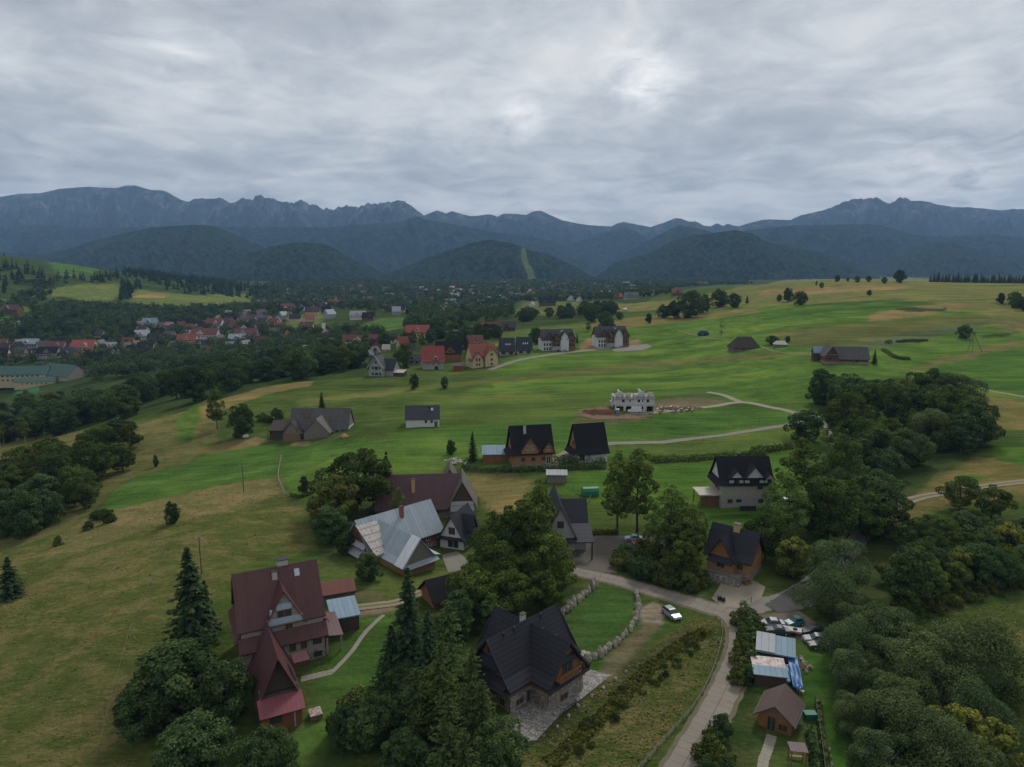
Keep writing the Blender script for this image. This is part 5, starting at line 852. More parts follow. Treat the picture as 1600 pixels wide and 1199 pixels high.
ML = dict(
 broad=leaf_mat('leaf_broad', (.028,.056,.014), (.135,.195,.050)),
 dense=leaf_mat('leaf_dense', (.022,.048,.020), (.105,.170,.062)),
 olive=leaf_mat('leaf_olive', (.045,.062,.014), (.17,.19,.05)),
 ash=leaf_mat('leaf_ash', (.040,.078,.018), (.17,.24,.062)),
 willow=leaf_mat('leaf_willow', (.038,.070,.027), (.155,.215,.088), .15),
 lime=leaf_mat('leaf_lime', (.07,.10,.02), (.24,.27,.06), .12),
 spruce=leaf_mat('needle_spruce', (.010,.024,.012), (.055,.095,.042), .2, .08),
 larch=leaf_mat('needle_larch', (.028,.052,.018), (.115,.165,.058), .2),
 far=leaf_mat('leaf_far', (.018,.042,.015), (.105,.150,.058), rand=False),
 farneedle=leaf_mat('needle_far', (.010,.024,.012), (.05,.085,.038), .2, .08, rand=False),
 shrub=leaf_mat('leaf_shrub', (.030,.055,.014), (.13,.165,.045)),
)
def bark(name, c):
    m, t, b, o = new_mat(name); P = objc(t); n = noise(t, mapping(t, P, (6, 6, .8)), 1, 4, .6)
    setb(t, b, 'Base Color', mixc(t, n, tuple(x * .5 for x in c), tuple(x * 1.5 for x in c))); return m
M_bark = bark('bark', (.075, .062, .05)); M_birch = bark('pale_bark', (.30, .29, .26))
# ------------------------------------------------------------------ tree meshes
def add_hue(me, hue):
    a = me.attributes.new('hue', 'FLOAT', 'FACE'); a.data.foreach_set('value', np.clip(hue, 0, 1).astype(np.float32))
def cards(c, nrm, size, g, aspect=1.0):
    """irregular leaf sprays: one quad each, centred at c, facing nrm"""
    n = len(c); r = g.normal(size=(n, 3)); t1 = np.cross(nrm, r); t1 /= np.linalg.norm(t1, axis=1, keepdims=True) + 1e-9
    t2 = np.cross(nrm, t1); s = (size * g.uniform(.6, 1.35, n))[:, None] * .5
    q = []
    for a, b in ((-1, -.5), (.35, -1), (1, .45), (-.3, 1)):
        j = g.uniform(.65, 1.2, (n, 2)); q.append(c + t1 * s * (a * j[:, :1]) * aspect + t2 * s * (b * j[:, 1:]))
    V = np.stack(q, 1).reshape(-1, 3); Fq = np.arange(4 * n).reshape(n, 4); return V, Fq
def unit(v): return v / (np.linalg.norm(v, axis=-1, keepdims=True) + 1e-9)
def tube(paths, sides=6):
    """paths: list of (points, radii); returns verts, quads"""
    V, Q = [], []
    for pts, rad in paths:
        pts = np.array(pts, float); base = len(V)
        for k, p in enumerate(pts):
            d = unit(pts[min(k + 1, len(pts) - 1)] - pts[max(k - 1, 0)]); a = unit(np.cross(d, [.31, .93, .2])); b = np.cross(d, a)
            for s in range(sides):
                w = 2 * math.pi * s / sides; V.append(p + (a * math.cos(w) + b * math.sin(w)) * rad[k])
        for k in range(len(pts) - 1):
            for s in range(sides):
                i = base + k * sides + s; j = base + k * sides + (s + 1) % sides; Q.append((i, j, j + sides, i + sides))
    return np.array(V), np.array(Q)
def limbs(g, h, rx, zc0, n, r0, lean=0.0, fork=.35):
    top = np.array([g.normal() * lean * h, g.normal() * lean * h, h * .86]); P = []
    ks = np.linspace(0, 1, 7); tr = [np.array([0, 0, -.6]) * (1 - k) + top * k + np.array([math.sin(k * 5 + n) * .02 * h * k, math.cos(k * 4) * .02 * h * k, 0]) for k in ks]
    P.append((tr, [r0 * (1.35 if k == 0 else (1 - k) ** .8 + .08) for k in ks]))
    for i in range(n):
        k = fork + (1 - fork) * (i + .5) / n * .9; q = np.array(tr[0]) * (1 - k) + top * k; a = i * 2.4 + g.uniform(-.4, .4)
        ln = rx * g.uniform(.7, 1.0) * (1.15 - .55 * k); e = q + np.array([math.cos(a) * ln, math.sin(a) * ln, ln * g.uniform(.35, .9)])
        md = (q + e) / 2 + np.array([0, 0, -.06 * ln]); rr = r0 * (1 - k) * .6 + .04
        P.append(([q, md, e], [rr, rr * .65, rr * .15]))
    return P
def crown_broad(g, h, rx, zlo, nclump, nleaf, size, prof=0.5, clump_r=.27, up=.35, drop=0.0, open_=.0):
    """clumps of sprays spread through an uneven ellipsoid; returns verts, quads, hue"""
    cc, cr = [], []; zr = (h - zlo) / 2; zc = (h + zlo) / 2; tries = 0
    while len(cc) < nclump and tries < 6000:
        tries += 1; d = unit(g.normal(size=3)); rad = g.uniform(.25, 1) ** .45
        z = d[2] * rad; wz = math.sqrt(max(.05, 1 - abs(z - prof + .5) ** 2.2 * .75)) if z > 0 else 1
        p = np.array([d[0] * rad * rx * wz, d[1] * rad * rx * wz, zc + z * zr])
        lob = 1 + .22 * math.sin(3 * math.atan2(d[1], d[0]) + h) + .13 * math.sin(5 * math.atan2(d[1], d[0]) + 2 * z * 3)
        p[:2] *= lob * .82; r = clump_r * rx * g.uniform(.65, 1.25)
        if cc and min(np.linalg.norm((p - c) * [1, 1, 1.1]) for c in cc) < r * (.62 + open_): continue
        cc.append(p); cr.append(r)
    cc = np.array(cc); cr = np.array(cr); ctr = np.array([0, 0, zc - .1 * zr])
    w = cr ** 2; k = g.choice(len(cc), nleaf, p=w / w.sum()); out = unit(cc[k] - ctr)
    d = unit(g.normal(size=(nleaf, 3)) + out * .75 + np.array([0, 0, up])); rr = cr[k][:, None] * g.uniform(.55, 1.1, (nleaf, 1)) ** .6
    c = cc[k] + d * rr * [1.08, 1.08, .82]; c[:, 2] -= drop * np.hypot(c[:, 0], c[:, 1]) ** 2 / rx
    nr = unit(d * .9 + g.normal(size=(nleaf, 3)) * .55 + np.array([0, 0, .35])); V, Q = cards(c, nr, size, g)
    ch = g.uniform(-.26, .30, len(cc)); hue = .42 + ch[k] + g.normal(size=nleaf) * .23
    return V, Q, hue
def crown_conifer(g, h, rb, n_lv, n_br, seg, size, droop=.35, ragged=.18, zlo=.06, asp=1.0, pw=.85):
    C, Nn, Hh, S = [], [], [], []
    for i in range(n_lv):
        f = (i + g.uniform(0, .8)) / n_lv; z = h * (zlo + (1 - zlo) * f); ln = rb * (1 - f) ** pw + .12
        for b in range(n_br):
            a = g.uniform(0, 2 * math.pi); l = ln * g.uniform(1 - ragged * 2, 1 + ragged); dirv = np.array([math.cos(a), math.sin(a)])
            for s in range(seg):
                q = (s + g.uniform(.1, 1)) / seg; side = g.normal() * l * .10 * (1.3 - q) ; pz = z + l * (.10 * q - droop * q ** 1.3 + .14 * q ** 3)
                C.append((dirv[0] * l * q - dirv[1] * side, dirv[1] * l * q + dirv[0] * side, pz - abs(side) * .4)); Nn.append((dirv[0] * .45 + g.normal() * .35, dirv[1] * .45 + g.normal() * .35, .8)); Hh.append(.25 + .42 * q + g.normal() * .15)
                S.append(size * (.65 + .6 * (1 - f)))
    C = np.array(C); V, Q = cards(C, unit(np.array(Nn)), np.array(S), g, asp); return V, Q, np.array(Hh)
LIB = {}
def make_variant(kind, i):
    g = np.random.default_rng(hash_seed(kind, i)); tk, mat = 'trunk', ML['broad']; bk = M_bark
    if kind == 'broad':
        h = 12; rx = [5.2, 4.6, 5.8, 4.9, 5.4][i % 5]; lb = limbs(g, h, rx, 3, 9, .27, .02); V, Q, hu = crown_broad(g, h, rx, 1.9, 44, 8500, .38, clump_r=.28, open_=.15)
    elif kind == 'dense':
        h = 10; rx = [4.8, 4.2, 5.2][i % 3]; lb = limbs(g, h, rx, 1, 7, .25, .02, .2); V, Q, hu = crown_broad(g, h, rx, .3, 70, 10000, .36, clump_r=.25); mat = ML['dense']
    elif kind == 'olive':
        h = 12; rx = [4.4, 5.0][i % 2]; lb = limbs(g, h, rx, 2, 8, .26); V, Q, hu = crown_broad(g, h, rx, .9, 70, 10000, .36, clump_r=.22); mat = ML['olive']
    elif kind == 'ash':
        h = 18; rx = [4.4, 3.8, 4.8][i % 3]; lb = limbs(g, h, rx, 4, 15, .26, .02, .25); V, Q, hu = crown_broad(g, h, rx, 3.2, 60, 6500, .38, clump_r=.26, open_=.35, prof=.3); mat = ML['ash']
    elif kind == 'willow':
        h = 9; rx = [5.0, 5.6, 4.6, 5.2][i % 4]; lb = limbs(g, h, rx, 1, 10, .16, .05, .08); V, Q, hu = crown_broad(g, h, rx, -.2, 30, 16000, .235, clump_r=.37, up=.45); mat = ML['willow']
        V[:, 2] += 0
    elif kind == 'lime':
        h = 7; rx = 3.6; lb = limbs(g, h, rx, 1, 7, .16); V, Q, hu = crown_broad(g, h, rx, .6, 40, 6000, .34); mat = ML['lime']
    elif kind == 'birch':
        h = 14; rx = 2.7; lb = limbs(g, h, rx, 4, 12, .16, .02, .4); V, Q, hu = crown_broad(g, h, rx, 4.6, 50, 4500, .34, clump_r=.30, open_=.2, drop=.15); mat = ML['olive']; bk = M_birch
    elif kind == 'spruce':
        h = 14; rb = [3.1, 2.7, 3.5][i % 3]; V, Q, hu = crown_conifer(g, h, rb, 42, 10, 13, .50, ragged=.30); mat = ML['spruce']; lb = [([(0, 0, -.6), (0, 0, h * .5), (0, 0, h * .98)], [.22, .13, .02])]
    elif kind == 'larch':
        h = 14; rb = [3.3, 2.8][i % 2]; V, Q, hu = crown_conifer(g, h, rb, 44, 8, 16, .34, droop=.22, ragged=.42, asp=.8, pw=.6); mat = ML['larch']; lb = [([(0, 0, -.6), (.1, 0, h * .5), (0, 0, h * .98)], [.2, .12, .02])]
    elif kind == 'bush':
        h = 3; rx = [1.9, 2.3, 1.7][i % 3]; lb = limbs(g, h, rx, .3, 6, .07, .03, .05); V, Q, hu = crown_broad(g, h, rx, -.3, 34, 3200, .26, clump_r=.32); mat = ML['shrub']
    elif kind == 'bare':
        h = 11; rx = 2.6; lb = limbs(g, h, rx, 2, 16, .16, .02, .12); V, Q, hu = crown_broad(g, h, rx, 1.5, 26, 900, .30, clump_r=.25, open_=.4); mat = ML['olive']
    tv, tq = tube(lb)
    tm = bpy.data.meshes.new('trunk'); tm.from_pydata(tv.tolist(), [], tq.tolist()); tm.update(); tm.materials.append(bk)
    cm = bpy.data.meshes.new('crown'); cm.vertices.add(len(V)); cm.vertices.foreach_set('co', V.astype(np.float32).ravel())
    cm.loops.add(Q.size); cm.loops.foreach_set('vertex_index', Q.astype(np.int32).ravel()); cm.polygons.add(len(Q)); cm.polygons.foreach_set('loop_start', np.arange(0, Q.size, 4, dtype=np.int32)); cm.update(calc_edges=True)
    add_hue(cm, hu); cm.materials.append(mat)
    LIB[(kind, i)] = (tm, cm, h, np.abs(V[:, :2]).max())
def hash_seed(k, i): return sum(ord(c) * (j + 3) for j, c in enumerate(k)) * 31 + i * 977
NVAR = dict(broad=5, dense=3, olive=2, ash=3, willow=4, lime=1, birch=1, spruce=3, larch=2, bush=3, bare=1)
KNAME = dict(broad='broadleaf_tree', dense='broadleaf_tree', olive='broadleaf_tree', ash='ash_tree', willow='willow_tree', lime='broadleaf_tree', birch='birch_tree', spruce='spruce_tree', larch='larch_tree', bush='shrub', bare='bare_tree')
KCAT = dict(spruce='spruce', larch='larch', bush='shrub', willow='willow', birch='birch')
TREES = []; _tc = [0]
def plant(kind, loc, h, label, w=1.0, group=None, var=None):
    i = (var if var is not None else random.randrange(99)) % NVAR[kind]
    if (kind, i) not in LIB: make_variant(kind, i)
    tm, cm, h0, r0 = LIB[(kind, i)]; s = h / h0
    e = empty('shrub' if h < 5 and kind in ('dense', 'lime') else KNAME[kind], loc, random.uniform(0, 6.28)); e.scale = (s * w, s * w, s)
    for nm, me in (('trunk', tm), ('crown', cm)):
        o = bpy.data.objects.new(nm, me); col.objects.link(o); o.parent = e
    prop(e, label, KCAT.get(kind, 'tree'), group); TREES.append((e, kind)); return e
def top_at(px, py, h): return G(px, py, above=h)
def tree_top(kind, px, py, h, label, w=1.0, group=None, var=None):
    x, y, z = top_at(px, py, h); return plant(kind, (x, y, z - .2), h, label, w, group, var)
# ---- trees one can single out, each given by the pixel of its top and its height in metres
T = [
 ('spruce',291,853,17.5,1.15,'tall dark spruce standing in the rough field left of the maroon roofed house',0),
 ('spruce',318,905,10,.95,'middling dark spruce tucked behind the tallest spruce left of the maroon roof',1),
 ('spruce',303,962,8.5,1.25,'short bushy spruce in front of the tall spruce left of the maroon house',2),
 ('dense',262,1012,10.5,1.35,'very broad dark green tree at the bottom left below the spruces',0),
 ('dense',350,1035,9,1.0,'rounded dark tree pressed against the left side of the stone walled house',1),
 ('dense',415,1140,6.5,1.1,'blue green leafy tree below the brick extension at the bottom edge',2),
 ('dense',215,1075,8,1.1,'dark leafy tree on the outer left edge of the bottom left clump',1),
 ('dense',300,1120,8,1.2,'dark tree in front of the broad bottom left tree at the photo edge',2),
 ('dense',533,1104,6,.8,'narrow dark rounded tree on the lawn below the stone path',1),
 ('dense',590,1090,6.5,.9,'dark rounded tree right of the narrow one below the lawn',2),
 ('dense',640,1080,6.5,.9,'dark low tree at the foot of the larches beside the lawn',0),
 ('dense',575,862,6.0,.95,'dark round tree in front of the grey tin roofed farmhouse',0),
 ('spruce',636,884,19,.95,'tallest dark spruce between the tin roofed farm and the black chalet',1),
 ('spruce',668,952,14,1.0,'dark spruce just right of the tallest one above the lawn',0),
 ('spruce',610,975,10,1.2,'low wide dark spruce at the left foot of the tallest central spruce',2),
 ('larch',700,935,15,.95,'yellow green larch behind the central spruces near the black shed roof',0),
 ('larch',738,1010,14,1.0,'pale green larch standing against the left gable of the black chalet',1),
 ('larch',688,1000,14,1.0,'feathery larch between the dark spruces and the black chalet',0),
 ('larch',752,1060,11,1.1,'light yellow green larch in front of the lower left corner of the chalet',0),
 ('larch',700,1080,12,1.1,'broad larch in the lower middle of the larch clump',1),
 ('larch',650,1040,11,1.1,'larch on the left edge of the larch clump facing the lawn',0),
 ('dense',778,1128,7,1.0,'bright leafy tree at the front corner of the chalet terrace',2),
 ('larch',725,1140,9,1.2,'low spreading larch at the bottom edge below the chalet',1),
 ('ash',842,752,20,1.05,'tall ash like tree in front of the dark modern house',0),
 ('broad',800,795,14,.9,'broad green tree left of the tall one by the dark modern house',1),
 ('broad',768,838,12,1.0,'rounded tree between the paved yard barn and the big central clump',2),
 ('broad',862,835,12,.95,'dark leafy tree at the left edge of the paved courtyard',3),
 ('broad',738,880,10,1.0,'green tree right of the black shed roof above the black chalet',4),
 ('broad',795,890,10,1.05,'dark tree straight above the ridge of the black chalet',0),
 ('broad',850,893,8,1.0,'leafy tree just above the stone terrace wall',1),
 ('dense',715,925,8,1.0,'dark tree behind the left gable of the black chalet',1),
 ('dense',768,935,6,1.1,'low dark tree in the shade behind the chalet chimney',0),
 ('broad',553,698,18,1.15,'large dark green linden beside the maroon barn',0),
 ('olive',520,745,13,1.2,'lower olive tree on the left of the large dark linden by the barn',1),
 ('ash',580,700,16,.8,'slender open tree with bare trunk right of the large linden',1),
 ('spruce',603,704,16,.75,'thin dark conifer rising over the left end of the maroon barn roof',1),
 ('ash',622,760,11,.7,'open thin tree in front of the maroon barn left end',2),
 ('dense',516,792,8.5,1.05,'dark rounded tree left of the grey tin roofed farmhouse',0),
 ('dense',540,830,5,.9,'low dark tree against the timber end of the tin roofed farmhouse',2),
 ('dense',474,744,5.5,.65,'small round tree alone on the bright grass below the old barn',1),
 ('dense',267,783,6.0,.60,'lone round bush tree in the golden grass of the left field',2),
 ('dense',242,710,4.6,.4,'thin upright young tree on the dry slope at left',0),
 ('ash',968,706,20,1.0,'slim airy tree with visible branches left of its twin above the courtyard',0),
 ('ash',1000,701,21,1.1,'tall airy tree with forked bare trunk right of its twin above the courtyard',1),
 ('ash',1050,755,17,1.15,'leafy tree standing over the red car in the courtyard',2),
 ('ash',1085,785,14,1.0,'green tree left of the log house roof',2),
 ('ash',1020,800,12,.8,'thin tree in front of the paved courtyard and red car',1),
 ('broad',1065,845,9,.95,'dark leafy tree at the roadside left of the log house yard',3),
 ('ash',1258,683,21,1.25,'wide spreading tree right of the white and black house',1),
 ('ash',1322,672,20,1.15,'large tree right of the spreading one beside the lane',0),
 ('ash',1235,735,18,1.1,'leafy tree in front of the white and black house right corner',2),
 ('broad',1300,745,16,1.0,'dark tree in the middle of the clump behind the log house',3),
 ('broad',1200,800,11,1.0,'green tree touching the right side of the log house roof',4),
 ('lime',1242,842,8,1.0,'yellow green tree leaning over the dark lane right of the log house',0),
 ('broad',1360,770,12,1.1,'dark tree at the end of the dirt track',1),
 ('dense',1387,700,10,1.0,'pale rounded tree above the end of the dirt track',2),
 ('willow',1312,848,10,1.05,'grey green willow above the dark lane bend',0),
 ('dense',1427,858,11.5,1.0,'pointed dark green tree beside the willows',1),
 ('willow',1302,892,9,1.0,'grey green willow right of the parked wrecks and dark lane',1),
 ('willow',1350,935,9,1.1,'silvery willow standing behind the parked cars on the right',2),
 ('willow',1392,958,8.5,1.0,'silvery willow in the middle of the right hand willow belt',3),
 ('willow',1455,1000,9.5,1.15,'yellowish willow with bare stems low in the willow belt',0),
 ('willow',1530,985,10,1.25,'large dark willow at the edge of the right meadow',1),
 ('willow',1345,1012,8,.95,'silvery willow beside the green lawn strip at right',2),
 ('willow',1405,1085,8,1.15,'pale silvery willow at the lower right next to the lawn strip',3),
 ('willow',1335,1090,5.5,.9,'small willow at the edge of the lawn strip opposite the brown hut',0),
 ('lime',1500,1108,7,1.2,'yellow green tree in the lower right willow belt',0),
 ('lime',1550,1125,6.5,1.1,'yellow green tree at the lower right edge beside the meadow',0),
 ('willow',1450,1120,7.5,1.1,'silvery willow at the bottom right edge',1),
 ('willow',1390,1150,7,1.1,'silvery willow at the bottom edge right of the lawn strip',2),
 ('willow',1520,1165,6.5,1.1,'silvery willow in the bottom right corner',3),
 ('dense',1286,577,15,.9,'tall dark tree standing alone above the gravel lane',0),
 ('dense',1303,625,9,.75,'lower dark tree under the tall lone tree by the gravel lane',1),
 ('dense',1262,640,11,1.05,'big round dark tree at the junction of the gravel lanes',2),
 ('ash',335,607,17,.95,'tall light green tree left of the old barn',0),
 ('dense',376,632,13,.95,'dark rounded tree beside the tall one left of the old barn',1),
 ('dense',432,637,6,.9,'dark tree at the left end of the old grey barn',2),
 ('spruce',502,612,10,1.0,'small spruce rising behind the old grey barn roof',0),
 ('dense',647,584,8,.75,'round lone tree on the green slope left of its smaller twin',1),
 ('dense',694,588,6.5,.6,'thin rusty tree right of the round one on the green slope',2),
 ('spruce',738,673,10,1.0,'dark spruce left of the blue tin shed',1),
 ('dense',704,687,5,.7,'round dark tree left of the spruce by the blue tin shed',0),
 ('bare',1128,501,11,.9,'nearly bare thin tree right of the dark green tent',0),
 ('dense',1208,524,6,1.4,'rounded shrub tree behind the small pale shed in the meadow',0),
 ('dense',1231,525,4,1.0,'low shrub tree just right of the small pale shed',1),
 ('dense',1509,507,9,.95,'round tree behind the wooden power pole on the meadow',2),
 ('spruce',1368,545,8,.9,'small dark conifer right of the long log barn',2),
 ('dense',1407,421,17,.85,'tallest tree standing up on the crest of the meadow',0),
 ('dense',1383,433,8,1.0,'low tree left of the tallest tree on the crest',1),
 ('dense',1358,431,8,.9,'small tree on the crest, left of the low tree by the tallest one',0),
 ('dense',1340,431,8.5,.8,'round tree on the meadow crest, third left of the tallest',2),
 ('dense',1309,430,9,1.0,'round tree on the crest over the golden strip',1),
 ('dense',1325,434,5,.9,'small shrub like tree between two round ones on the crest',0),
 ('dense',1284,441,7,.7,'small dark tree just under the crest beside a thin one',2),
 ('dense',1276,439,6,.5,'thin dark tree just under the crest',1),
 ('dense',1359,453,5.5,1.0,'small round tree alone high on the meadow',0),
 ('dense',1232,450,14,.9,'tall tree of the three tree group on the upper meadow',1),
 ('dense',1252,455,13,1.0,'broad tree on the right of the three tree group on the upper meadow',2),
 ('dense',1218,460,7,.9,'small tree on the left of the three tree group on the upper meadow',0),
 ('spruce',1168,461,9,1.1,'dark pointed tree at the right end of the tree clump on the meadow',0),
 ('dense',1080,454,26,1.1,'biggest dark tree of the clump beside the golden strip',0),
 ('dense',1055,470,17,1.1,'dark tree on the left of the biggest tree in the meadow clump',1),
 ('dense',1038,476,13,1.1,'lower dark tree at the left end of the meadow clump',2),
 ('dense',1100,460,19,1.0,'dark tree on the right of the biggest tree in the meadow clump',1),
 ('dense',1125,452,19,1.0,'dark tree standing right of the gap in the meadow clump',2),
 ('dense',1148,458,15,1.1,'dark tree left of the pointed one at the end of the meadow clump',0),
 ('dense',1014,490,9,.9,'round tree by itself just below the golden strip',1),
 ('dense',968,487,8,.9,'small round tree alone right of the tree line above the apartments',2),
 ('dense',945,486,14,1.1,'rounded tree at the right end of the tree line above the apartments',0),
 ('dense',925,482,14,1.2,'rounded tree second in the tree line above the apartments',1),
 ('dense',950,497,11,1.1,'rounded tree right above the right hand apartment house roof',2),
 ('ash',919,501,10,.9,'light tree between the two timbered apartment houses',0),
 ('spruce',902,520,8,.9,'small pointed tree right of the left hand apartment house',1),
 ('dense',838,512,13,.9,'dark tree left of the left hand apartment house',1),
 ('spruce',10,868,9,1.3,'dark spruce cut off by the left photo edge',2),
 ('broad',1505,745,9,1.2,'broad dark tree below the dirt track',2),
 ('broad',1555,760,9,1.2,'broad dark tree right below the dirt track near the photo edge',1),
 ('broad',1455,800,8,1.2,'broad dark tree at the left end of the belt below the dirt track',0),
 ('dense',1530,848,8,1.2,'spreading dark tree at the top of the right meadow',2),
]
for k, px, py, h, w, lab, v in T: tree_top(k, px, py, h, lab, w, None, v)
def wood(poly, n, seed, kinds, hr, label, group, mind=5.0, wr=(.85, 1.2)):
    pts = in_poly(n, poly, seed, mind); g = random.Random(seed)
    if not len(pts): return
    az = pts[:, 0] / pts[:, 1]; rk = az.argsort().argsort() / len(pts); dk = pts[:, 1].argsort().argsort() / len(pts)
    head, tail = label.split(' ', 1) if not label.startswith('dark ') else (label, '')
    for i, p in enumerate(pts):
        k = g.choice(kinds); h = g.uniform(*hr); w = ['left', 'middle', 'right'][int(rk[i] * 3)]; d = ['front', 'middle', 'rear'][int(dk[i] * 3)]
        pos = 'centre' if w == d == 'middle' else (w if d == 'middle' else (d if w == 'middle' else d + ' ' + w))
        lab = ('taller ' if h > sum(hr) / 2 else 'lower ') + label + ', ' + pos + ' part'
        if len(lab.split()) > 16: lab = label + ', ' + pos
        plant(k, (p[0], p[1], p[2] - .3), h, lab, g.uniform(*wr), group)
wood([(1310,690),(1325,645),(1380,632),(1480,632),(1530,655),(1540,690),(1490,715),(1430,735),(1390,760),(1370,740),(1330,715)], 40, 5, ['dense','broad','dense','broad','spruce','willow'], (10,17), 'tree in the dense wood between the gravel lane and the golden mound', 'trees of the wood by the golden mound', 6)
wood([(1240,800),(1290,815),(1370,850),(1370,800),(1330,770),(1250,750)], 8, 6, ['broad','dense'], (8,13), 'dark tree in the clump behind the log house', 'trees behind the log house', 5.5)
wood([(1400,900),(1440,865),(1500,850),(1610,845),(1640,880),(1600,915),(1500,925),(1420,955)], 22, 7, ['broad','dense','dense','lime'], (6,9.5), 'dark tree in the belt between the dirt track and the right meadow', 'trees below the dirt track', 5)
wood([(1310,960),(1400,1010),(1500,1080),(1590,1120),(1590,1230),(1400,1230),(1340,1130)], 9, 8, ['willow','willow','dense'], (6,8), 'willow filling the belt between the lawn strip and the right meadow', 'willows filling the right hand belt', 4.5)
wood([(-40,850),(60,838),(140,790),(165,755),(215,730),(205,700),(120,715),(0,760)], 34, 9, ['broad','dense','olive','broad'], (9,14), 'tree in the dark clump on the slope at the left edge', 'trees of the left edge clump', 6)
wood([(-10,705),(55,695),(60,680),(0,686)], 8, 10, ['birch'], (12,15), 'birch with white trunk at the left edge of the rough valley field', 'birches at the left edge', 4)
wood([(740,960),(860,930),(870,915),(800,905),(730,935)], 7, 12, ['dense','broad'], (6,9), 'dark tree in the shaded clump behind the black chalet', 'trees behind the black chalet', 4)
wood([(600,1060),(720,1080),(790,1180),(760,1260),(560,1260),(560,1130)], 14, 13, ['dense','larch','bush'], (4,7), 'low tree or shrub in the thicket at the foot of the larches', 'thicket under the larches', 3)
wood([(700,880),(790,850),(850,900),(760,930),(700,925)], 5, 14, ['broad','ash'], (9,12), 'green tree in the clump between the tin roofed farm and the courtyard', 'trees between the farm and the courtyard', 4.5)
wood([(-60,700),(100,682),(215,652),(300,641),(430,603),(480,592),(545,585),(560,560),(470,575),(300,600),(140,630),(-60,650)], 84, 15, ['dense','broad','dense','dense'], (12,19), 'tree in the dark wood above the left hill field', 'trees of the wood above the left field', 6.5)
wood([(800,500),(960,480),(970,490),(870,503),(800,508)], 26, 16, ['dense','broad'], (10,15), 'tree in the long tree line behind the apartment houses', 'tree line behind the apartment houses', 7)
wood([(1540,480),(1610,488),(1700,500),(1700,478),(1560,472)], 16, 17, ['dense'], (8,11), 'dark bushy tree in the row at the right edge of the upper meadow', 'bushy row at the right edge', 6)
for i in range(46):
    px = 1442 + i * 3.9 + random.uniform(-2, 2); x, y, z = G(px, 447, 0); Y = random.uniform(1120, 1200); X = (px - 800) / F * Y * 1.01; plant('spruce', (X, Y, H(X, Y) - 1), (62 - (random.uniform(434, 428) - 424.7) / F * Y) - H(X, Y) + 1 if False else random.uniform(16, 22), 'spruce in the dark row behind the meadow crest at right', 1.2, 'spruces behind the crest')
wood([(510,575),(560,575),(590,560),(560,540),(500,545),(490,560)], 14, 18, ['dense','broad','ash'], (12,18), 'tree in the dark wood left of the white gabled house', 'trees left of the white gabled house', 6)
wood([(620,575),(660,585),(700,570),(760,545),(700,520),(600,530),(600,560)], 16, 19, ['dense','broad','ash','spruce'], (9,16), 'tree among the red roofed houses', 'trees among the red roofed houses', 8)
wood([(760,540),(830,520),(800,505),(720,510),(640,515),(640,530)], 16, 20, ['dense','broad','ash'], (11,17), 'tree in the belt behind the red roofed houses', 'trees behind the red roofed houses', 8)
# shrubs along the lane, around the courtyard and the hut
wood([(1165,975),(1182,985),(1178,1040),(1165,1100),(1120,1199),(1100,1260),(1085,1230),(1130,1130),(1150,1060)], 44, 21, ['bush','bush','dense'], (2.2,3.6), 'shrub in the thick row along the right side of the concrete lane', 'shrubs along the concrete lane', 1.5)
wood([(1175,1090),(1190,1130),(1180,1240),(1130,1240),(1150,1150)], 16, 22, ['bush','dense'], (2,3.8), 'garden shrub between the lane and the brown hut', 'garden shrubs left of the brown hut', 1.6)
wood([(1205,1165),(1265,1150),(1265,1185),(1210,1185)], 10, 23, ['bush'], (1.2,2.0), 'low shrub in the bed in front of the brown hut', 'shrubs in front of the brown hut', 1.1)
wood([(965,880),(1000,905),(1110,935),(1115,915),(1080,880),(1000,868)], 26, 24, ['bush','bush','dense'], (2.5,5), 'shrub on the bank between courtyard and road', 'shrubs between courtyard and road', 1.9)
wood([(1395,960),(1500,925),(1620,905),(1620,925),(1500,945),(1420,975)], 20, 25, ['bush'], (1.5,3), 'shrub along the top of the right meadow', 'shrubs at the top of the right meadow', 2)
wood([(400,640),(440,652),(432,665),(410,660)], 3, 26, ['bush'], (2.5,4), 'shrub at the left end of the old grey barn', 'shrubs by the old barn', 2)
wood([(910,1120),(1030,1030),(1095,990),(1105,1000),(1040,1060),(970,1120),(910,1180),(880,1170)], 30, 27, ['bush'], (.8,1.5), 'low heathery shrub in the band across the rough slope', 'low shrubs on the rough slope', 1.2)
wood([(180,812),(110,850),(60,880),(90,850),(160,800)], 6, 28, ['bush'], (2,3.5), 'shrub along the lower edge of the left edge clump', 'shrubs at the field edge', 2)
wood([(1040,820),(1100,830),(1110,900),(1060,900)], 6, 29, ['broad','ash'], (7,10), 'tree in the clump between the courtyard and the log house', 'trees between courtyard and log house', 3.5)
for pxs in [(1240,708,2.5),(1222,712,2.5),(1262,690,3)]: pass
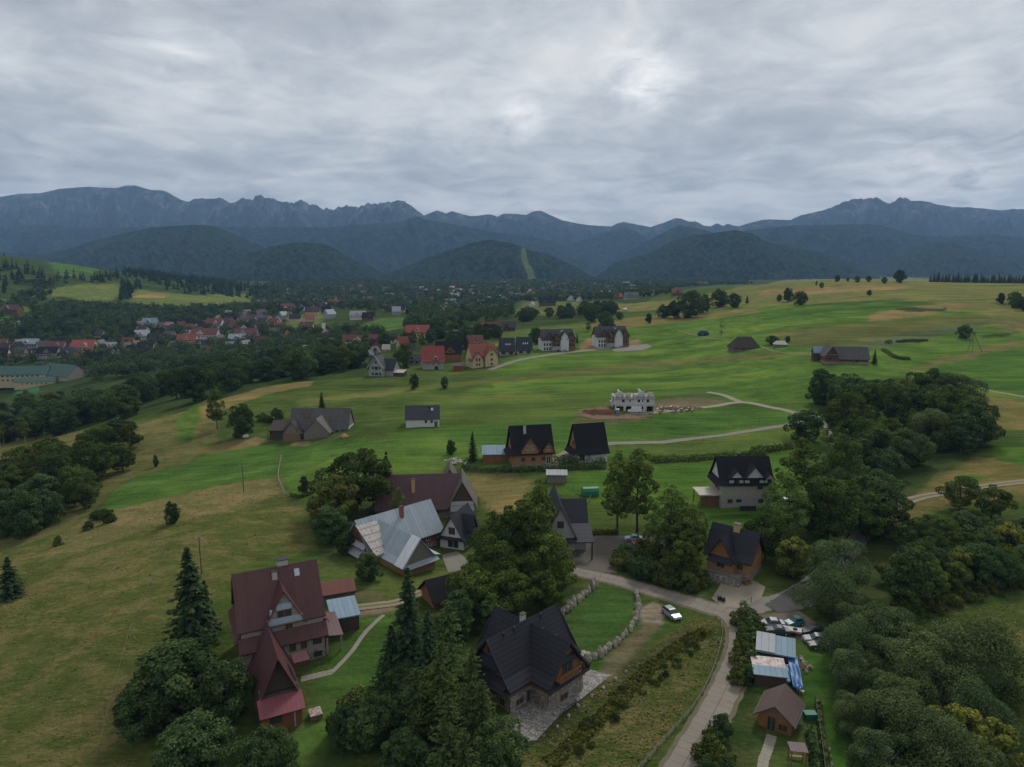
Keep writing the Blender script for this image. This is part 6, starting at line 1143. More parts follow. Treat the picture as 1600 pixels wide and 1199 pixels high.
# ------------------------------------------------------------------ far woods: nobody could count them
def far_wood(name, specs, mat, label):
    VV, QQ, HH = [], [], []; off = 0; g = np.random.default_rng(len(specs) + 3)
    for poly, n, seed, hr, conif, nc, cs in specs:
        for p in in_poly(n, poly, seed, 0):
            h = g.uniform(*hr); m = nc
            if conif:
                f = g.uniform(0, 1, m) ** 1.3; r = (h * .2) * (1 - f) * g.uniform(.5, 1.1, m) + .1; a = g.uniform(0, 6.28, m); c = np.stack([np.cos(a) * r, np.sin(a) * r, f * h], 1); nr = unit(np.stack([np.cos(a), np.sin(a), .8 + 0 * a], 1) + g.normal(size=(m, 3)) * .3); sz = cs * (1.3 - .9 * f)
            else:
                rx = h * g.uniform(.34, .5); d = unit(g.normal(size=(m, 3))); k = 8; cl = unit(g.normal(size=(k, 3))) * .55; w = cl[g.integers(0, k, m)]
                c = (w + d * .5) * [rx, rx, h * .42] + [0, 0, h * .55]; nr = unit(d + [0, 0, .4] + g.normal(size=(m, 3)) * .4); sz = np.full(m, cs)
            V, Q = cards(c + p, nr, sz, g); VV.append(V); QQ.append(Q + off); off += len(V); HH.append(g.uniform(0, .95) * .75 + .25 * g.uniform(0, 1, m))
    o = mesh_obj(name, np.concatenate(VV), np.concatenate(QQ), mat); add_hue(o.data, np.concatenate(HH)); prop(o, label, 'woodland', kind='stuff'); return o
FW = [
 ([(-200,640),(140,600),(300,575),(480,565),(520,545),(300,545),(0,590),(-200,600)], 560, 31, (9,16), 0, 130, 1.5),
 ([(-200,590),(0,580),(140,565),(300,545),(300,515),(0,530),(-200,540)], 330, 32, (9,15), 0, 110, 1.6),
 ([(-200,540),(0,528),(200,520),(400,500),(390,482),(300,487),(210,485),(100,480),(60,490),(35,505),(0,520),(-200,520)], 950, 33, (10,17), 0, 100, 2.0),
 ([(300,545),(480,560),(600,540),(600,520),(500,520),(440,520),(380,505),(300,515)], 330, 34, (8,14), 0, 110, 1.6),
 ([(600,525),(720,512),(800,500),(800,480),(700,480),(640,490),(640,515)], 260, 35, (10,16), 0, 100, 1.8),
 ([(400,500),(440,500),(500,482),(640,492),(700,478),(860,472),(960,470),(1050,462),(1050,450),(800,452),(600,455),(400,465),(390,480)], 2400, 36, (9,16), 0, 60, 3.0),
 ([(400,465),(600,455),(1050,450),(1180,444),(1100,438),(900,440),(600,440),(420,445)], 4200, 37, (9,16), 0, 26, 5.5),
 ([(0,520),(-300,520),(-300,470),(0,470),(10,470),(60,455),(20,445),(90,440),(60,480)], 260, 38, (9,15), 0, 100, 2),
]
far_wood('woodland', FW, ML['far'], 'dark leafy woodland spreading through the valley and the town')
FS = [
 ([(-300,460),(0,460),(60,448),(130,443),(190,440),(215,452),(300,460),(420,468),(420,452),(380,445),(300,437),(210,425),(195,428),(150,436),(90,432),(60,425),(30,415),(-300,420)], 2600, 41, (14,21), 1, 60, 3.0),
 ([(-300,415),(40,412),(58,402),(110,400),(170,413),(200,424),(300,434),(400,448),(470,446),(380,430),(250,415),(120,396),(-300,390)], 2400, 42, (14,21), 1, 44, 3.6),
 ([(185,468),(200,470),(212,452),(190,445)], 50, 43, (14,20), 1, 80, 2.4), ([(440,450),(560,447),(620,444),(560,440),(450,442)], 500, 44, (14,20), 1, 26, 5),
]
far_wood('spruce_forest', FS, ML['farneedle'], 'dark spruce forest covering the low hills behind the valley')
# a conifer skin on the near hills so their outlines are toothed
# ------------------------------------------------------------------ roads, yards and paths
def road_mat(name, c, slab=0, ruts=0, v=.3):
    m, t, b, o = new_mat(name); P = objc(t); n = noise(t, P, .5, 5, .65); n2 = noise(t, P, 5, 4, .6); cc = mixc(t, n, tuple(x * (1 - v) for x in c), tuple(x * (1 + v) for x in c)); cc = mixc(t, math_n(t, 'MULTIPLY', n2, .4), cc, tuple(x * .7 for x in c))
    uv = N(t, 'ShaderNodeAttribute', attribute_name='along'); s = N(t, 'ShaderNodeSeparateXYZ'); L(t, uv.outputs['Vector'], s.inputs[0])
    if slab:
        a = math_n(t, 'LESS_THAN', math_n(t, 'FRACT', math_n(t, 'MULTIPLY', s.outputs[0], 1 / slab)), .05); e = math_n(t, 'LESS_THAN', math_n(t, 'ABSOLUTE', math_n(t, 'SUBTRACT', s.outputs[1], .5)), .014)
        cc = mixc(t, math_n(t, 'MULTIPLY', math_n(t, 'MAXIMUM', a, e), .7), cc, tuple(x * .35 for x in c))
    if ruts:
        r = math_n(t, 'ABSOLUTE', math_n(t, 'SUBTRACT', math_n(t, 'ABSOLUTE', math_n(t, 'SUBTRACT', s.outputs[1], .5)), .27)); k = math_n(t, 'MULTIPLY', math_n(t, 'SUBTRACT', math_n(t, 'ADD', r, math_n(t, 'MULTIPLY', n, .12)), .16), 9, clamp=True)
        cc = mixc(t, math_n(t, 'MULTIPLY', k, .85), cc, (.09, .10, .035))
    setb(t, b, 'Base Color', cc); b.inputs['Roughness'].default_value = .95; return m
M_road = road_mat('concrete_slabs', (.22, .195, .16), 1.5); M_lane = road_mat('grey_lane', (.20, .185, .155)); M_dirt = road_mat('dirt_track', (.25, .20, .135), 0, 1); M_asph = road_mat('asphalt', (.085, .082, .080)); M_gravel = road_mat('gravel', (.26, .225, .17)); M_path = road_mat('stone_path', (.26, .24, .19), .8)
def smooth_path(P, n=8):
    P = [Vector(p) for p in P]; Q = [P[0]] + P + [P[-1]]; out = []
    for i in range(1, len(Q) - 2):
        for k in range(n):
            t = k / n; a, b, c, d = Q[i - 1:i + 3]; out.append(.5 * ((2 * b) + (c - a) * t + (2 * a - 5 * b + 4 * c - d) * t * t + (3 * b - a - 3 * c + d) * t ** 3))
    out.append(P[-1]); return out
def ribbon(name, px, width, mat, lift=.08, n=10, cols=5):
    P = smooth_path([(p[0], p[1], 0) for p in GV(px)], n); w = width if isinstance(width, list) else [width] * len(px); V, Q, U = [], [], []; d = 0
    pts = []
    for i, p in enumerate(P):
        t = (P[min(i + 1, len(P) - 1)] - P[max(i - 1, 0)]); nrm = Vector((-t.y, t.x, 0)).normalized(); ww = np.interp(i / n, range(len(w)), w)
        if i: d += (P[i] - P[i - 1]).length
        for k in range(cols): q = p + nrm * (ww * (k / (cols - 1) - .5) + (float(perlin(np.array([i * .83 + k]), np.array([k * 3.3]), 88)[0]) * .55 * min(1, ww / 5) if k in (0, cols - 1) else 0)); pts.append((q.x, q.y)); U.append((d, k / (cols - 1), 0))
    z = Hv([p[0] for p in pts], [p[1] for p in pts]); V = [(a, b, c + lift - (.25 if j % cols in (0, cols - 1) else 0) * 0) for j, ((a, b), c) in enumerate(zip(pts, z))]
    for i in range(len(P) - 1):
        for k in range(cols - 1): a = i * cols + k; Q.append((a, a + cols, a + cols + 1, a + 1))
    # kerb skirts so the slab has thickness
    nb = len(V); ed = [i * cols for i in range(len(P))] + [i * cols + cols - 1 for i in range(len(P))]; V += [(V[i][0], V[i][1], V[i][2] - .4) for i in ed]; U += [U[i] for i in ed]; m = len(P)
    Q += [(ed[i], nb + i, nb + i + 1, ed[i + 1]) for i in range(m - 1)] + [(ed[m + i], ed[m + i + 1], nb + m + i + 1, nb + m + i) for i in range(m - 1)]
    o = mesh_obj(name, V, Q, mat); at = o.data.attributes.new('along', 'FLOAT_VECTOR', 'POINT'); at.data.foreach_set('vector', np.array(U, np.float32).ravel()); prop(o, kind='structure'); return o
def sheet(name, px, mat, lift=.06, world=None):
    w = world or GV(px); bm = bmesh.new(); vs = [bm.verts.new((p[0], p[1], 0)) for p in w]; bm.faces.new(vs); bmesh.ops.triangulate(bm, faces=bm.faces[:])
    for _ in range(3): bmesh.ops.subdivide_edges(bm, edges=bm.edges[:], cuts=1, use_grid_fill=True)
    z = Hv([v.co.x for v in bm.verts], [v.co.y for v in bm.verts])
    for v, h in zip(bm.verts, z): v.co.z = h + lift
    me = bpy.data.meshes.new(name); bm.to_mesh(me); bm.free(); me.materials.append(mat); o = bpy.data.objects.new(name, me); col.objects.link(o); prop(o, kind='structure'); return o
ribbon('verge', [(893,893),(925,899),(965,908),(1030,927),(1095,946),(1137,960),(1156,985),(1156,1020),(1137,1070),(1112,1120),(1077,1180),(1040,1245),(990,1330)], 5.3, road_mat('road_verge', (.13,.115,.07), v=.5), .03)
ribbon('road', [(893,893),(925,899),(965,908),(1030,927),(1095,946),(1137,960),(1156,985),(1156,1020),(1137,1070),(1112,1120),(1077,1180),(1040,1245),(990,1330)], 4.0, M_road)
ribbon('road', [(1140,958),(1190,946),(1235,932),(1275,908),(1320,870),(1350,830)], [4.5,4.2,4.0,4,4,4], M_lane, .05)
ribbon('road', [(1205,952),(1245,938),(1285,912)], [3.0,6,5], M_asph, .12)
ribbon('road', [(925,696),(1000,692),(1080,686),(1150,677),(1215,667),(1260,658),(1300,648)], 3.0, M_lane)
ribbon('road', [(950,649),(1000,647),(1060,641),(1115,635),(1160,629),(1205,637),(1250,648),(1285,662),(1310,690)], 3.4, M_gravel)
ribbon('road', [(1160,629),(1128,617),(1105,613)], 3.0, M_gravel, .05)
ribbon('dirt_road', [(1378,812),(1400,792),(1440,777),(1490,768),(1540,760),(1620,750),(1750,738)], 3.8, M_dirt)
ribbon('path', [(1462,591),(1500,600),(1540,609),(1620,624),(1750,645)], 2.2, M_gravel)
ribbon('road', [(765,578),(800,566),(850,556),(905,549),(960,544),(1015,541)], [5,5,6,7,8,7], M_lane, .1)
ribbon('path', [(1184,541),(1215,550),(1280,557)], 1.2, M_dirt); ribbon('path', [(1060,517),(1100,527),(1140,531)], 1.2, M_dirt)
ribbon('dirt_road', [(556,950),(590,946),(625,940),(660,925)], 2.6, M_dirt)
ribbon('path', [(518,1052),(530,1040),(550,1018),(570,990),(592,968),(600,962)], .75, M_path)
ribbon('path', [(470,1062),(495,1056),(520,1050)], 1.3, M_path, .05)
ribbon('path', [(1190,1240),(1192,1195),(1200,1170),(1206,1150)], 1.3, M_path, .1)
ribbon('path', [(515,540),(508,520),(505,505)], 5, M_lane, .3); ribbon('road', [(390,545),(420,520),(425,505),(418,490)], 5, M_lane, .3)
pav = sheet('courtyard', [(894,842),(930,836),(985,837),(1040,838),(1062,850),(1052,868),(1000,868),(968,866),(963,880),(964,897),(930,892),(895,888)], M_road)
sheet('gravel_yard', [(1128,910),(1170,904),(1196,918),(1190,935),(1160,953),(1128,948),(1112,936)], M_gravel, .09)
sheet('stone_terrace', [(900,1030),(925,1048),(955,1056),(915,1088),(875,1118),(838,1158),(815,1160),(785,1138),(800,1110),(840,1085),(870,1050)], wall_mat('terrace_stone', (.25,.235,.21), 'stone'), .10)
sheet('courtyard', [(690,868),(715,862),(735,880),(720,892),(700,895)], M_lane, .08)
sheet('car_yard', [(1180,962),(1250,955),(1290,985),(1292,1008),(1262,1008),(1240,992),(1185,982)], road_mat('trodden_earth', (.13, .11, .08)), .05)
sheet('yard', [(795,722),(812,716),(870,716),(890,722),(880,730),(830,732)], M_gravel, .08); sheet('yard', [(868,712),(892,700),(900,714),(885,722)], M_gravel, .10)
sheet('parking_place', [(955,545),(1010,538),(1020,542),(1000,548),(960,550)], M_lane, .16)
sheet('sports_field', [(22,605),(60,602),(62,612),(26,618)], flat_mat('turf', (.05, .14, .06), 1, 0), .3)
sheet('building_plot', [(905,640),(950,636),(960,645),(1005,648),(1015,655),(930,656),(905,650)], flat_mat('bare_soil', (.17, .12, .08), 1, 0, .5, scale=.6), .1)
# ------------------------------------------------------------------ hedges
def hedge(px, h, w, label, seed, mat='shrub', cat='hedge', name='hedge'):
    P = smooth_path([(p[0], p[1], 0) for p in GV(px)], 8); g = np.random.default_rng(seed); ln = sum((P[i + 1] - P[i]).length for i in range(len(P) - 1)); n = int(ln * 90); k = g.integers(0, len(P) - 1, n); f = g.uniform(0, 1, n)
    A = np.array([tuple(p)[:2] for p in P]); c = A[k] * (1 - f[:, None]) + A[k + 1] * f[:, None]; t = unit(A[k + 1] - A[k]); nr = np.stack([-t[:, 1], t[:, 0]], 1); top = 1 + .35 * fbm(c[:, 0] / 3, c[:, 1] / 3, 3, seed)
    a = g.uniform(-.2, math.pi + .2, n); rr = g.uniform(.6, 1.08, n); z = Hv(c[:, 0], c[:, 1]) + np.sin(a) * h * top * rr; c = c + nr * (np.cos(a) * w * .5 * rr * top)[:, None]
    C = np.column_stack([c, z]); N3 = np.column_stack([nr * np.cos(a)[:, None], np.sin(a) + .2]); V, Q = cards(C, unit(N3 + g.normal(size=(n, 3)) * .5), .42, g)
    o0 = V.mean(0); o0[2] = V[:, 2].min(); o = mesh_obj(name, V - o0, Q, ML[mat]); o.location = o0; add_hue(o.data, .45 + g.normal(size=n) * .2); prop(o, label, cat); return o
hedge([(1020,722),(1060,720),(1110,717),(1160,714),(1195,712)], 2.0, 3.2, 'long wild hedge running behind the twin airy trees', 1); hedge([(1175,708),(1205,704),(1235,700)], 2.0, 3.4, 'short dense hedge left of the round dark tree', 2)
hedge([(722,733),(770,737),(810,737),(860,735),(905,733),(945,732)], 1.5, 2.4, 'dark clipped hedge in front of the two timber chalets', 3, 'dense'); hedge([(868,728),(880,724),(900,727),(945,726)], 2.4, 3.0, 'taller bushy hedge in front of the steep black roofed cottage', 4, 'dense')
hedge([(455,775),(470,778),(490,770)], .8, .8, 'low hedge under the small round tree', 5); hedge([(905,838),(930,835),(965,834)], 1.2, 1.6, 'brownish hedge along the back of the courtyard', 6, 'olive')
hedge([(860,1195),(910,1150),(965,1095),(1015,1045),(1060,1010),(1105,985)], .32, 2.4, 'band of dark heather across the rough slope', 8, 'olive')
hedge([(1160,955),(1172,985),(1176,1010),(1172,1045)], 2.6, 2.2, 'narrow upright hedge along the lane beside the car shed', 9, 'dense')
hedge([(1278,1105),(1284,1150),(1292,1200),(1300,1240)], 1.0, .9, 'thin hedge along the dark fence by the hut', 10); hedge([(1265,1150),(1272,1185),(1276,1230)], 1.8, 1.2, 'row of thuja right of the garden', 11, 'dense')
hedge([(1380,548),(1400,560),(1420,562)], 1.5, 3, 'low scrub at the lower meadow', 12); hedge([(1402,535),(1425,533),(1448,533)], 1.2, 3, 'low dark scrub patch in the meadow below the grey strip', 13, 'dense'); hedge([(1385,537),(1392,536)], 2, 2.5, 'small dark shrub left of the scrub patch', 14, 'dense')
# ------------------------------------------------------------------ cars
def car_paint(name, c): 
    m, t, b, o = new_mat(name); n = noise(t, objc(t), 2.5, 4, .6); setb(t, b, 'Base Color', mixc(t, n, tuple(x * .8 for x in c), c)); b.inputs['Roughness'].default_value = .3; b.inputs['Specular IOR Level'].default_value = .5; b.inputs['Coat Weight'].default_value = .4; return m
M_tyre = flat_mat('tyre', (.02, .02, .02), .9); M_rim = flat_mat('rim', (.35, .35, .36), .4, .5); M_lamp = flat_mat('headlight_glass', (.6, .6, .6), .15, .7); M_tail = flat_mat('tail_lamp', (.3, .02, .02), .3)
def car(name, label, px, py, yaw, paint, L_=4.4, Wc=1.78, Hc=1.45, kind='sedan', zoff=0, lid=True):
    x, y, z = G(px, py); root = empty(name, (x, y, z + .06 + zoff), R(yaw)); prop(root, label, 'van' if kind == 'van' else 'car'); h = L_ / 2; w = Wc / 2
    def loft(st, nm, mat):
        V, Q = [], []
        for (xx, w0, z0, w1, z1) in st: V += [(xx, -w0, z0), (xx, w0, z0), (xx, w0 * 1.0, (z0 + z1) / 2), (xx, w1, z1), (xx, -w1, z1), (xx, -w0, (z0 + z1) / 2)]
        for i in range(len(st) - 1):
            for k in range(6): a = i * 6 + k; b_ = i * 6 + (k + 1) % 6; Q.append((a, b_, b_ + 6, a + 6))
        Q += [(0, 5, 4, 3, 2, 1), tuple(len(V) - 6 + k for k in range(6))]; return mesh_obj(nm, V, Q, mat, root)
    if kind == 'van':
        loft([(h,w*.86,.45,w*.8,.95),(h-.5,w*.97,.32,w*.9,1.15),(h-1.0,w,.3,w*.9,1.35),(h-1.6,w,.3,w*.9,Hc-.05),(-h+.1,w,.3,w*.92,Hc),(-h,w*.97,.4,w*.9,Hc-.08)], 'body', paint)
        loft([(h-.92,w*.86,1.2,w*.84,1.28),(h-1.5,w*.9+.03,1.25,w*.88,Hc-.12),(h-2.1,w+.02,1.2,w*.92,1.75)], 'windscreen', M_glass)
    else:
        hb = .78 if kind == 'sedan' else .82; tail = .72 if kind == 'sedan' else .8
        loft([(h,w*.78,.35,w*.7,.62),(h-.2,w*.95,.25,w*.86,.76),(h-1.1,w,.2,w*.93,.90),(-h+.9,w,.2,w*.94,.93),(-h+.2,w*.97,.25,w*.9,.90),(-h,w*.85,.35,w*.78,tail)], 'body', paint)
        rear = -h + (.75 if kind == 'sedan' else .18)
        loft([(h-1.15,w*.88,.86,w*.84,.90),(h-1.85,w*.90,.88,w*.72,Hc-.05),(rear+.6,w*.9,.9,w*.70,Hc-.06),(rear,w*.86,.88,w*.8,.93)], 'window', M_glass)
        if lid: loft([(h-1.82,w*.74,Hc-.08,w*.68,Hc-.01),(0,w*.76,Hc-.05,w*.68,Hc+.02),(rear+.62,w*.72,Hc-.09,w*.66,Hc-.02)], 'roof', paint)
        for sx_ in (h-1.5, 0, rear+.3):
            for s in (-1, 1): pass
    for sx in (h - .85, -h + .8):
        for s in (-1, 1):
            t = MB().cyl((sx, s * w - .1, .32), .32, .2, 14, axis='y').build('wheel', M_tyre, root); MB().cyl((sx, s * w - .12 + (.0 if s < 0 else .1), .32), .19, .14, 10, axis='y').build('rim', M_rim, t)
    for s in (-1, 1):
        MB().box(h - .16, h - .02, s * w * .62 - .17, s * w * .62 + .17, .55, .70).build('headlight', M_lamp, root); MB().box(-h + .0, -h + .1, s * w * .66 - .14, s * w * .66 + .14, .62, .78).build('tail_light', M_tail, root)
    return root
SIL = car_paint('silver_paint', (.30, .315, .34)); TEAL = car_paint('teal_paint', (.02, .22, .22)); BLK = car_paint('black_paint', (.025, .027, .03)); REDP = car_paint('red_paint', (.35, .03, .04)); WHT = car_paint('white_paint', (.70, .70, .70)); GRYP = car_paint('grey_paint', (.26, .28, .30)); BRNP = car_paint('dull_brown_paint', (.10, .085, .075))
car('parked_car', 'silver car parked alone on the bare patch beside the concrete lane', 1049, 963, -68, SIL, kind='hatch')
car('parked_car', 'silver car standing leftmost in the yard above the pale shed roof', 1206, 979, 176, SIL)
car('parked_car', 'teal green boxy little car right of the leftmost silver one', 1241, 977, 198, TEAL, 3.6, 1.6, 1.45, 'hatch')
car('parked_car', 'black car behind the greyish silver one at the edge of the willows', 1271, 990, 186, BLK)
car('parked_car', 'greyish silver car parked lowest by the willows above the lawn strip', 1276, 1004, 172, GRYP)
car('parked_car', 'dull brown wreck below the greyish silver car', 1281, 1013, 176, BRNP, 3.8, 1.6, 1.2)
car('parked_car', 'dark green car squeezed between silver car and pale shed roof', 1215, 990, 170, car_paint('dark_green_paint', (.05, .08, .08)), 4.0, 1.65, 1.35)
car('parked_car', 'red car in the back of the paved courtyard half behind trees', 1003, 852, 188, REDP, 4.4, 1.8, 1.5, 'hatch')
car('parked_car', 'pale blue car beside the red one in the courtyard', 990, 845, 178, car_paint('pale_blue_paint', (.25, .38, .42)), 4.2, 1.75, 1.4)
car('parked_car', 'white car beside the beige house half hidden by leaves', 1237, 783, 180, WHT, 4.4, 1.8, 1.5, 'hatch')
car('parked_van', 'white delivery van in front of the unfinished house', 991, 645, 180, WHT, 5.6, 2.0, 2.5, 'van')
for i, (px_, py_) in enumerate([(872,549),(882,549),(958,544),(970,543)]): car('parked_car', ['dark car by the wall of the left apartment house','grey car right of the dark one by the left apartment house','dark blue car by the right apartment house','grey car right of the dark blue one by the right apartment house'][i], px_, py_ + 1, 180, [BLK, GRYP, car_paint('blue_paint', (.04, .07, .14)), GRYP][i])
tr = empty('flatbed_trailer', (*G(1237, 990)[:2], G(1237, 990)[2] + .05), R(160)); prop(tr, 'pale flat trailer with a spare wheel lying on it among the parked cars', 'trailer')
MB().box(-1.6,1.6,-.75,.75,.55,.85).build('load_bed', flat_mat('weathered_board', (.40,.37,.32)), tr); MB().cyl((-.5,.1,.86),.36,.18,14).build('spare_wheel', M_tyre, tr); MB().bar((1.6,0,.5),(2.8,0,.45),.06).build('drawbar', M_dark, tr)
for s in (-1, 1): MB().cyl((-.3,s*.85-.08,.32),.32,.16,12,axis='y').build('wheel', M_tyre, tr)
# ------------------------------------------------------------------ stones, fences, poles
def rock(g, c, s, flat=1.0):
    bm = bmesh.new(); bmesh.ops.create_icosphere(bm, subdivisions=1, radius=1); V = []
    for v in bm.verts: k = g.uniform(.78, 1.2); V.append((c[0] + v.co.x * s[0] * k, c[1] + v.co.y * s[1] * k, c[2] + v.co.z * s[2] * k))
    Fc = [tuple(v.index for v in f.verts) for f in bm.faces]; bm.free(); return V, Fc
def stone_row(name, label, px, s, step, seed, cat='stone wall'):
    P = smooth_path([(p[0], p[1], 0) for p in GV(px)], 12); g = random.Random(seed); root = empty(name, (P[0].x, P[0].y, H(P[0].x, P[0].y))); prop(root, label, cat); acc = step; base = root.location.copy()
    for i in range(1, len(P)):
        acc += (P[i] - P[i - 1]).length
        if acc >= step:
            acc = 0; p = P[i]; z = H(p.x, p.y); k = g.uniform(.75, 1.25); a = g.uniform(0, 3)
            v, f = rock(g, (0, 0, 0), (s[0] * k, s[1] * g.uniform(.8, 1.2), s[2] * g.uniform(.7, 1.3))); o = mesh_obj('boulder', v, f, M_stone, root); o.location = (p.x - base.x + g.uniform(-.15, .15), p.y - base.y + g.uniform(-.15, .15), z - base.z + s[2] * .35); o.rotation_euler = (g.uniform(-.2, .2), g.uniform(-.2, .2), a)
    return root
stone_row('boulder_wall', 'short retaining wall of big upright boulders above the small lawn', [(878,962),(890,950),(903,940),(917,928),(932,914)], (.8,.6,1.35), 1.45, 1)
stone_row('boulder_wall', 'long curved wall of grey boulders round the small lawn of the chalet', [(917,1034),(935,1026),(955,1012),(972,999),(988,980),(997,960),(998,942),(992,926)], (.66,.5,1.0), 1.3, 2)
stone_row('rockery', 'loose stones piled at the upper corner of the chalet terrace', [(905,1030),(912,1022),(925,1026)], (.5,.45,.4), .7, 3, 'stones')
stone_row('edging_stones', 'line of single stones set in the grass beside the chalet terrace', [(978,1050),(957,1066),(935,1082),(907,1102),(884,1124),(858,1148)], (.35,.3,.4), 2.8, 4, 'stones')
stone_row('rubble_heap', 'pale heap of firewood and rubble beside the car shed', [(1252,1028),(1256,1040),(1262,1055)], (.45,.35,.35), .5, 5, 'heap')
stone_row('rubble_heap', 'pale stones piled along the dark fence below the brown hut', [(1287,1150),(1292,1175),(1298,1200),(1302,1230)], (.4,.35,.3), .7, 6, 'heap')
M_grey = flat_mat('grey_timber', (.17, .155, .13), .9, .1)
def fence(label, px, step, h, rails, seed, name='fence', r=.06, mat=None):
    P = smooth_path([(p[0], p[1], 0) for p in GV(px)], 10); x0, y0 = P[0].x, P[0].y; z0 = H(x0, y0); root = empty(name, (x0, y0, z0)); prop(root, label, 'fence'); acc = step; prev = None; pts = []; g = random.Random(seed); mt = mat or M_grey
    for i in range(1, len(P)):
        acc += (P[i] - P[i - 1]).length
        if acc >= step and len(pts) < 90: acc = 0; pts.append((P[i].x - x0, P[i].y - y0, H(P[i].x, P[i].y) - z0))
    for p in pts: MB().bar((p[0], p[1], p[2] - .3), (p[0] + g.uniform(-.05, .05), p[1] + g.uniform(-.05, .05), p[2] + h), r).build('post', mt, root)
    for k in range(rails):
        zz = h * (.9 - .42 * k); m = MB()
        for a, b in zip(pts, pts[1:]): m.bar((a[0], a[1], a[2] + zz), (b[0], b[1], b[2] + zz), r * .5)
        m.build('rail', mt, root)
    return root
fence('wooden rail fence along the rough slope beside the concrete lane', [(1126,972),(1128,1000),(1112,1055),(1085,1105),(1055,1140),(1020,1180),(985,1220)], 2.0, .8, 2, 1)
fence('thin wire fence crossing the left hill field', [(268,842),(255,862),(235,915),(215,958),(205,985),(190,1040),(170,1110),(150,1199)], 6, 1.0, 1, 2, r=.035)
fence('post fence along the green strip above the grey lane', [(905,690),(960,687),(1020,684),(1080,679),(1140,670),(1200,660)], 4, 1.1, 1, 3, r=.05)
fence('old crooked fence left of the small round tree', [(440,715),(436,735),(435,750),(441,765),(446,778)], 2.2, 1.1, 1, 4, r=.09, mat=flat_mat('pale_timber', (.33, .30, .25), .9))
fence('dark fence across the bottom of the bright grass by the farm', [(446,778),(470,776),(500,770)], 2.5, 1.1, 2, 5)
fence('dark fence between hut garden and lawn strip', [(1273,1098),(1277,1125),(1283,1165),(1290,1220)], 1.2, 1.3, 3, 6, r=.07, mat=M_dark)
fence('garden fence round the vegetable plot behind the modern house', [(893,765),(915,775),(925,772),(919,788),(913,795)], 2, 1.1, 2, 7)
fence('post fence beside the yellow grass plot', [(735,778),(758,790),(775,803),(790,800)], 3, 1.2, 1, 8)
fence('dark fence behind the chalets above the yellow plot', [(690,735),(740,741),(790,745),(830,747)], 4, 1.2, 2, 9)
fence('short post row at the gravel yard of the log house', [(1158,952),(1172,943),(1186,934)], 3.2, 1.2, 1, 10)
def pole(label, px, py, h, arm=True, name='utility_pole'):
    x, y, z = G(px, py); o = empty(name, (x, y, z)); prop(o, label, 'pole'); MB().cyl((0,0,-.5), .15, h + .5, 8, .10).build('post', flat_mat('pole_timber', (.11,.09,.07), .9), o)
    if arm:
        MB().box(-.7,.7,-.06,.06,h-.6,h-.48).build('crossarm', M_grey, o)
        for s in (-.6, .6): MB().cyl((s,0,h-.47), .06, .2, 6).build('insulator', M_white, o)
    return o
pole('wooden pole standing in the golden grass of the left field', 381, 770, 8.5); pole('wooden pole behind the tall spruce left of the maroon house', 315, 897, 8, True); pole('pale concrete post in the rough valley field', 70, 692, 6, False)
pole('thin pole left of the old grey barn', 419, 690, 7, False); pole('lamp pole beside the bright red mansard house', 655, 572, 11, False); pole('slim mast down in the valley right of the school', 155, 588, 16, False)
x, y, z = G(1518, 551); ap = empty('power_pylon', (x, y, z)); prop(ap, 'wooden three legged power pole in front of the round meadow tree', 'pylon')
for a_, b_ in (((-2.6,0,-.5),(-.3,0,11.5)),((.6,0,-.5),(0,0,12)),((7,0,-1),(.4,0,11))): MB().bar(a_, b_, .12).build('leg', M_grey, ap)
MB().bar((-1.6,0,11.2),(1.6,0,11.2),.09).build('crossarm', M_grey, ap); MB().bar((-1.6,0,9.8),(2.0,0,9.8),.06).build('brace', M_grey, ap)
# wires at the right edge
x, y, z = G(1604, 905); rp = empty('power_pole', (x, y, z)); prop(rp, 'grey power pole at the right photo edge with wires crossing the dark wood', 'pole'); MB().cyl((0,0,-.5),.16,13,8,.1).build('post', M_conc, rp); 
for k, dx in enumerate((-.5, .5)):
    m = MB(); a = Vector((dx, 0, 12.2)); e = Vector((14 + dx, 105, 16)); pr = a
    for i in range(1, 13): f = i / 12; q = a.lerp(e, f) + Vector((0, 0, -3.2 * 4 * f * (1 - f) * .6)); m.bar(pr, q, .012); pr = q
    m.build('wire', flat_mat('wire', (.05, .05, .05)), rp)
MB().box(-.7,.7,-.05,.05,12.0,12.15).build('crossarm', M_grey, rp)
# ------------------------------------------------------------------ small things
x, y, z = G(1228, 1062); tp = empty('tarpaulin', (x, y, z), R(-14)); prop(tp, 'bright blue tarpaulin hanging over the side of the patched shed', 'tarpaulin'); g = np.random.default_rng(5)
M_tarp = flat_mat('blue_tarpaulin', (.02, .11, .28), .45, .4, .35, scale=1.5)
def tarp(x0, x1, y0, y1, z0, z1, nm):
    V, Q = [], []; n = 14
    for i in range(n + 1):
        for j in range(n + 1): u, v = i / n, j / n; V.append((x0 + (x1 - x0) * u, y0 + (y1 - y0) * v, z0 + (z1 - z0) * (v if z1 != z0 else 0) + .10 * math.sin(u * 9 + v * 4) * math.sin(v * 7 + 1) - .25 * math.sin(math.pi * u) * (1 - v)))
    for i in range(n):
        for j in range(n): a = i * (n + 1) + j; Q.append((a, a + n + 1, a + n + 2, a + 1))
    o = mesh_obj(nm, V, Q, M_tarp, tp, True); s = o.modifiers.new('thickness', 'SOLIDIFY'); s.thickness = .03
tarp(-2.6, .4, -2.2, 1.2, .9, 1.9, 'sheet'); tarp(.5, 2.0, -3.4, 3.6, 1.0, 2.2, 'sheet')
